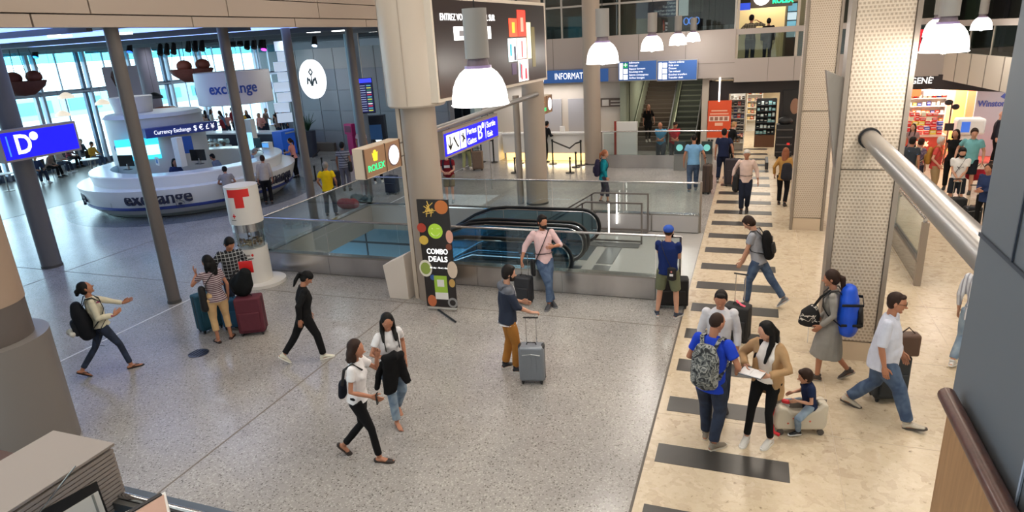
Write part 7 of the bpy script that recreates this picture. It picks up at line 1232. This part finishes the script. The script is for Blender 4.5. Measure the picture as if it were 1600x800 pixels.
person('man in a dark tee with a blue print walking away at the pillar edge', (1413, 308), 20, 1.76, 'b', ('short', 'dark'), ('tee', blotch('blue_print_tee', [(0, (40, 48, 58)), (.62, (40, 48, 58)), (.64, (90, 120, 170))], 8)), ('pants', cloth(40, 42, 50)), ('shoe', (30, 28, 28),), dict(L=(-.12, -.1, 0), R=(.12, .14, 0)), det=1, bulk=1.1)
p = person('person in a patterned top with a pale backpack beside the dark tee man', (1427, 302), 30, 1.62, 'a', ('short', 'brown'), ('tee', blotch('floral', [(0, (110, 90, 120)), (.5, (170, 150, 170)), (.6, (90, 80, 110))], 12)), ('shorts', cloth(70, 66, 80)), ('shoe', (50, 40, 40),), {}, det=1, fem=True); backpack(p, 'pale beige backpack in front of the coral polo man', cloth(184, 170, 140), None, (.28, .18, .42))
p = person('woman in a dark blue jacket and black leggings waiting near the blue-grey wall', (1530, 362), -150, 1.66, 'b', ('bun', 'brown'), ('jacket', cloth(42, 56, 92)), ('leggings', BLK), ('shoe', (60, 30, 40),), dict(lean=4, head=(-10, -6), RH=(-.1, .24, -.26), LH=(-.1, .24, -.3), RD=(-.7, .6, 0), LD=(-.7, .6, 0)), det=1, fem=True)
person('woman with long dark hair and a white top at the red counter', (1556, 300), 20, 1.74, 'a', ('long', 'dark'), ('long', cloth(226, 220, 214), 1.5), ('pants', cloth(50, 46, 50)), ('shoe', (40, 40, 40),), dict(lean=10, hairlen=.3), det=0, fem=True, pos=(7.1, 21.9))
person('bald man in a dark suit in front of the cigarette billboard', (1540, 255), 95, 1.78, 'd', ('none', 'grey'), ('jacket', cloth(36, 36, 46)), ('pants', BLK), ('shoe', (20, 20, 20),), {}, det=0, pos=(7.75, 26.3)); person('fair-haired man in a dark suit near the white terminal', (1555, 262), -60, 1.66, 'd', ('short', 'blond'), ('jacket', cloth(40, 36, 48)), ('pants', BLK), ('shoe', (20, 20, 20),), {}, det=0, pos=(7.9, 25.2)); person('brown-haired woman partly hidden behind the queue near the red table', (1440, 262), 200, 1.62, 'a', ('long', 'brown'), ('tee', cloth(150, 120, 120)), ('pants', BLK), ('shoe', (20, 20, 20),), {}, det=0, fem=True, pos=(4.95, 24.6))
# gallery
person('man in a grey checked shirt on the upper gallery holding a phone to his ear', None, 10, 1.84, 'b', ('short', 'black'), ('shirt', plaid('grey_check', (92, 84, 70), (150, 140, 120), .09, .2)), ('pants', cloth(70, 70, 76)), ('shoe', (40, 40, 40),), dict(RH=(.05, .14, .1, (1, 0, -.6)), LH=(.26, -.02, -.42), head=(20, 0)), det=0, pos=(-.28, 27.9), z0=3.5, bulk=1.1); person('person in black beside the checked-shirt man on the upper gallery', None, 0, 1.68, 'b', ('bun', 'black'), ('jacket', BLK), ('pants', BLK), ('shoe', (20, 20, 20),), {}, det=0, pos=(.35, 28.0), z0=3.5)
# desk staff and customers
q = G(318, 256, 1.38)
person('woman clerk with long dark hair inside the exchange desk behind a monitor', None, 170, 1.68, 'b', ('long', 'black'), ('shirt', cloth(44, 56, 96)), ('pants', BLK), ('shoe', (20, 20, 20),), dict(lean=10, LH=(0, .3, -.3), RH=(0, .3, -.3), hairlen=.2), det=1, fem=True, pos=(-18.9, 17.2)); person('clerk in a grey shirt inside the exchange desk', None, -60, 1.62, 'b', ('short', 'black'), ('shirt', cloth(112, 124, 148)), ('pants', BLK), ('shoe', (20, 20, 20),), dict(lean=16), det=0, pos=(-18.3, 18.6)); person('clerk in pale blue bending at the right inside the exchange desk', None, 80, 1.66, 'a', ('short', 'grey'), ('shirt', cloth(150, 166, 196)), ('pants', BLK), ('shoe', (20, 20, 20),), dict(lean=30), det=0, pos=(-17.9, 19.6))
person('customer in a grey top leaning over the front of the exchange desk', (352, 318), 0, 1.62, 'b', ('short', 'black'), ('tee', cloth(140, 134, 132)), ('pants', JEAND), ('shoe', (30, 30, 30),), dict(lean=26, LH=(.0, .34, -.2), RH=(0, .34, -.2)), det=1, pos=(-15.85, 16.3)); person('customer in a beige shirt at the exchange desk behind the slim column', None, 10, 1.72, 'b', ('short', 'brown'), ('shirt', cloth(176, 164, 150)), ('pants', BLK), ('shoe', (30, 30, 30),), dict(lean=14), det=0, pos=(-15.45, 17.6)); person('woman in a pink top standing at the right end of the exchange desk', None, -60, 1.66, 'a', ('pony', 'brown'), ('tee', cloth(220, 150, 140)), ('pants', BLK), ('shoe', (30, 30, 30),), dict(lean=6, LH=(0, .3, -.25), RH=(0, .3, -.25)), det=0, fem=True, pos=(-17.55, 21.9))
# seated people and cafe crowd
rc = random.Random(21); SC = [(60, 74, 110), (150, 130, 120), (190, 186, 180), (120, 40, 50), (40, 42, 50), (206, 160, 60), (96, 120, 150), (214, 150, 140)]; SN = ['navy', 'taupe', 'pale grey', 'dark red', 'black', 'mustard', 'blue-grey', 'pink']
def chair(x, y, rz, lb, grp): 
    t = thing('waiting_chair', lb, 'chair', (x, y, 0), rz, grp); m = mat((44, 42, 46), .5); MB().bx(-.22, .22, -.2, .22, .42, .46).build('seat', m, t, smooth=False); MB().bx(-.22, .22, -.24, -.2, .44, .88).build('backrest', m, t, smooth=False)
    for a in (-.2, .18):
        for b_ in (-.2, .2): MB().cyl(a, b_, 0, .43, .014, 6).build('leg', M_ALU, t)
    return t
def seated(x, y, rot, lb, c, hr, chairlb, sk='a', fem=False, hstyle='short'):
    chair(x - .0, y, rot, chairlb, None); person(lb, None, 0, 1.74, sk, (hstyle, hr), ('shirt', cloth(*c)), ('pants', rc.choice([JEAN, JEAND, BLK])), ('shoe', (rc.choice([(40, 40, 40), (220, 220, 220)])),), dict(hip=.50, lean=rc.choice([4, 12, 22]), shift=(0, 0), L=(-.14, .46, 0, 6), R=(.14, .42, 0, -6), kneepole=(0, 1, 1.2), LH=(0, .28, -.30), RH=(0, .30, -.28), head=(rc.uniform(-20, 20), -10)), det=0, pos=(x, y), rot=rot, fem=fem)
for k, (px, py) in enumerate(((62, 286), (80, 278), (97, 271), (112, 262), (133, 256), (150, 262), (30, 262))):
    q = G(px, py); c = SC[k % 8]; seated(q.x, q.y, R(-80 + rc.uniform(-20, 20)), 'seated person in %s in the waiting area, %s from the left' % (SN[k % 8], ('second', 'third', 'fourth', 'fifth', 'sixth', 'seventh', 'first')[k]), c, rc.choice(['dark', 'brown', 'black']), 'dark waiting chair under the seated person in %s' % SN[k % 8])
cr = [(-30.7, 28.7), (-30.1, 29.2), (-29.6, 28.6), (-29.0, 29.2), (-28.5, 28.6), (-27.9, 29.3), (-27.3, 28.6), (-26.7, 29.3), (-26.0, 28.7), (-25.3, 29.2), (-24.7, 28.6), (-24.2, 29.3), (-23.7, 28.7), (-30.3, 30.5), (-28.6, 30.8), (-25.0, 30.8), (-30.4, 29.8), (-29.4, 30.0), (-28.2, 29.9), (-27.0, 30.2), (-25.6, 30.0), (-24.4, 30.3)]
WHERE = ('first from the left', 'second from the left', 'third from the left', 'fourth from the left', 'fifth from the left', 'sixth from the left', 'seventh from the left', 'eighth from the left', 'sixth from the right', 'fifth from the right', 'fourth from the right', 'third from the right', 'second from the right', 'rear row left', 'rear row middle', 'rear row right', 'middle row leftmost', 'middle row second', 'middle row third', 'middle row third from right', 'middle row second from right', 'middle row rightmost')
for k, (x, y) in enumerate(cr):
    q_ = (k * 5 + 5) % 8; c = SC[q_]; person('person in %s in the crowded cafe, %s' % (SN[q_], WHERE[k]), None, 0, 1.5 + .1 * (k % 3), 'ab'[k % 2], (('short', 'long')[k % 2], rc.choice(['dark', 'brown', 'black', 'grey'])), ('shirt', cloth(*c)), ('pants', JEAND), ('shoe', (40, 40, 40),), dict(lean=rc.choice([2, 10]), LH=(0, .26, -.28)), det=0, pos=(x, y), z0=.42, rot=rc.uniform(0, 6.28), fem=bool(k % 2))
for k, (x, y) in enumerate(((-29.5, 18.2), (-28.8, 21.6), (-28.0, 26.6), (-26.0, 26.0), (-23.5, 26.2))):
    t = thing('cafe_table', 'small round cafe table with a white top, %s' % ('left of the D sign', 'between the seated people', 'near the purple-grey column', 'before the middle of the bar', 'before the right half of the bar')[k], 'table', (x, y, 0)); MB().cyl(0, 0, .72, .75, .38, 24).build('tabletop', M_WHITE, t); MB().cyl(0, 0, .02, .72, .03, 10).build('leg', M_ALU, t); MB().cyl(0, 0, 0, .02, .22, 20).build('foot', M_ALU, t)
finish()
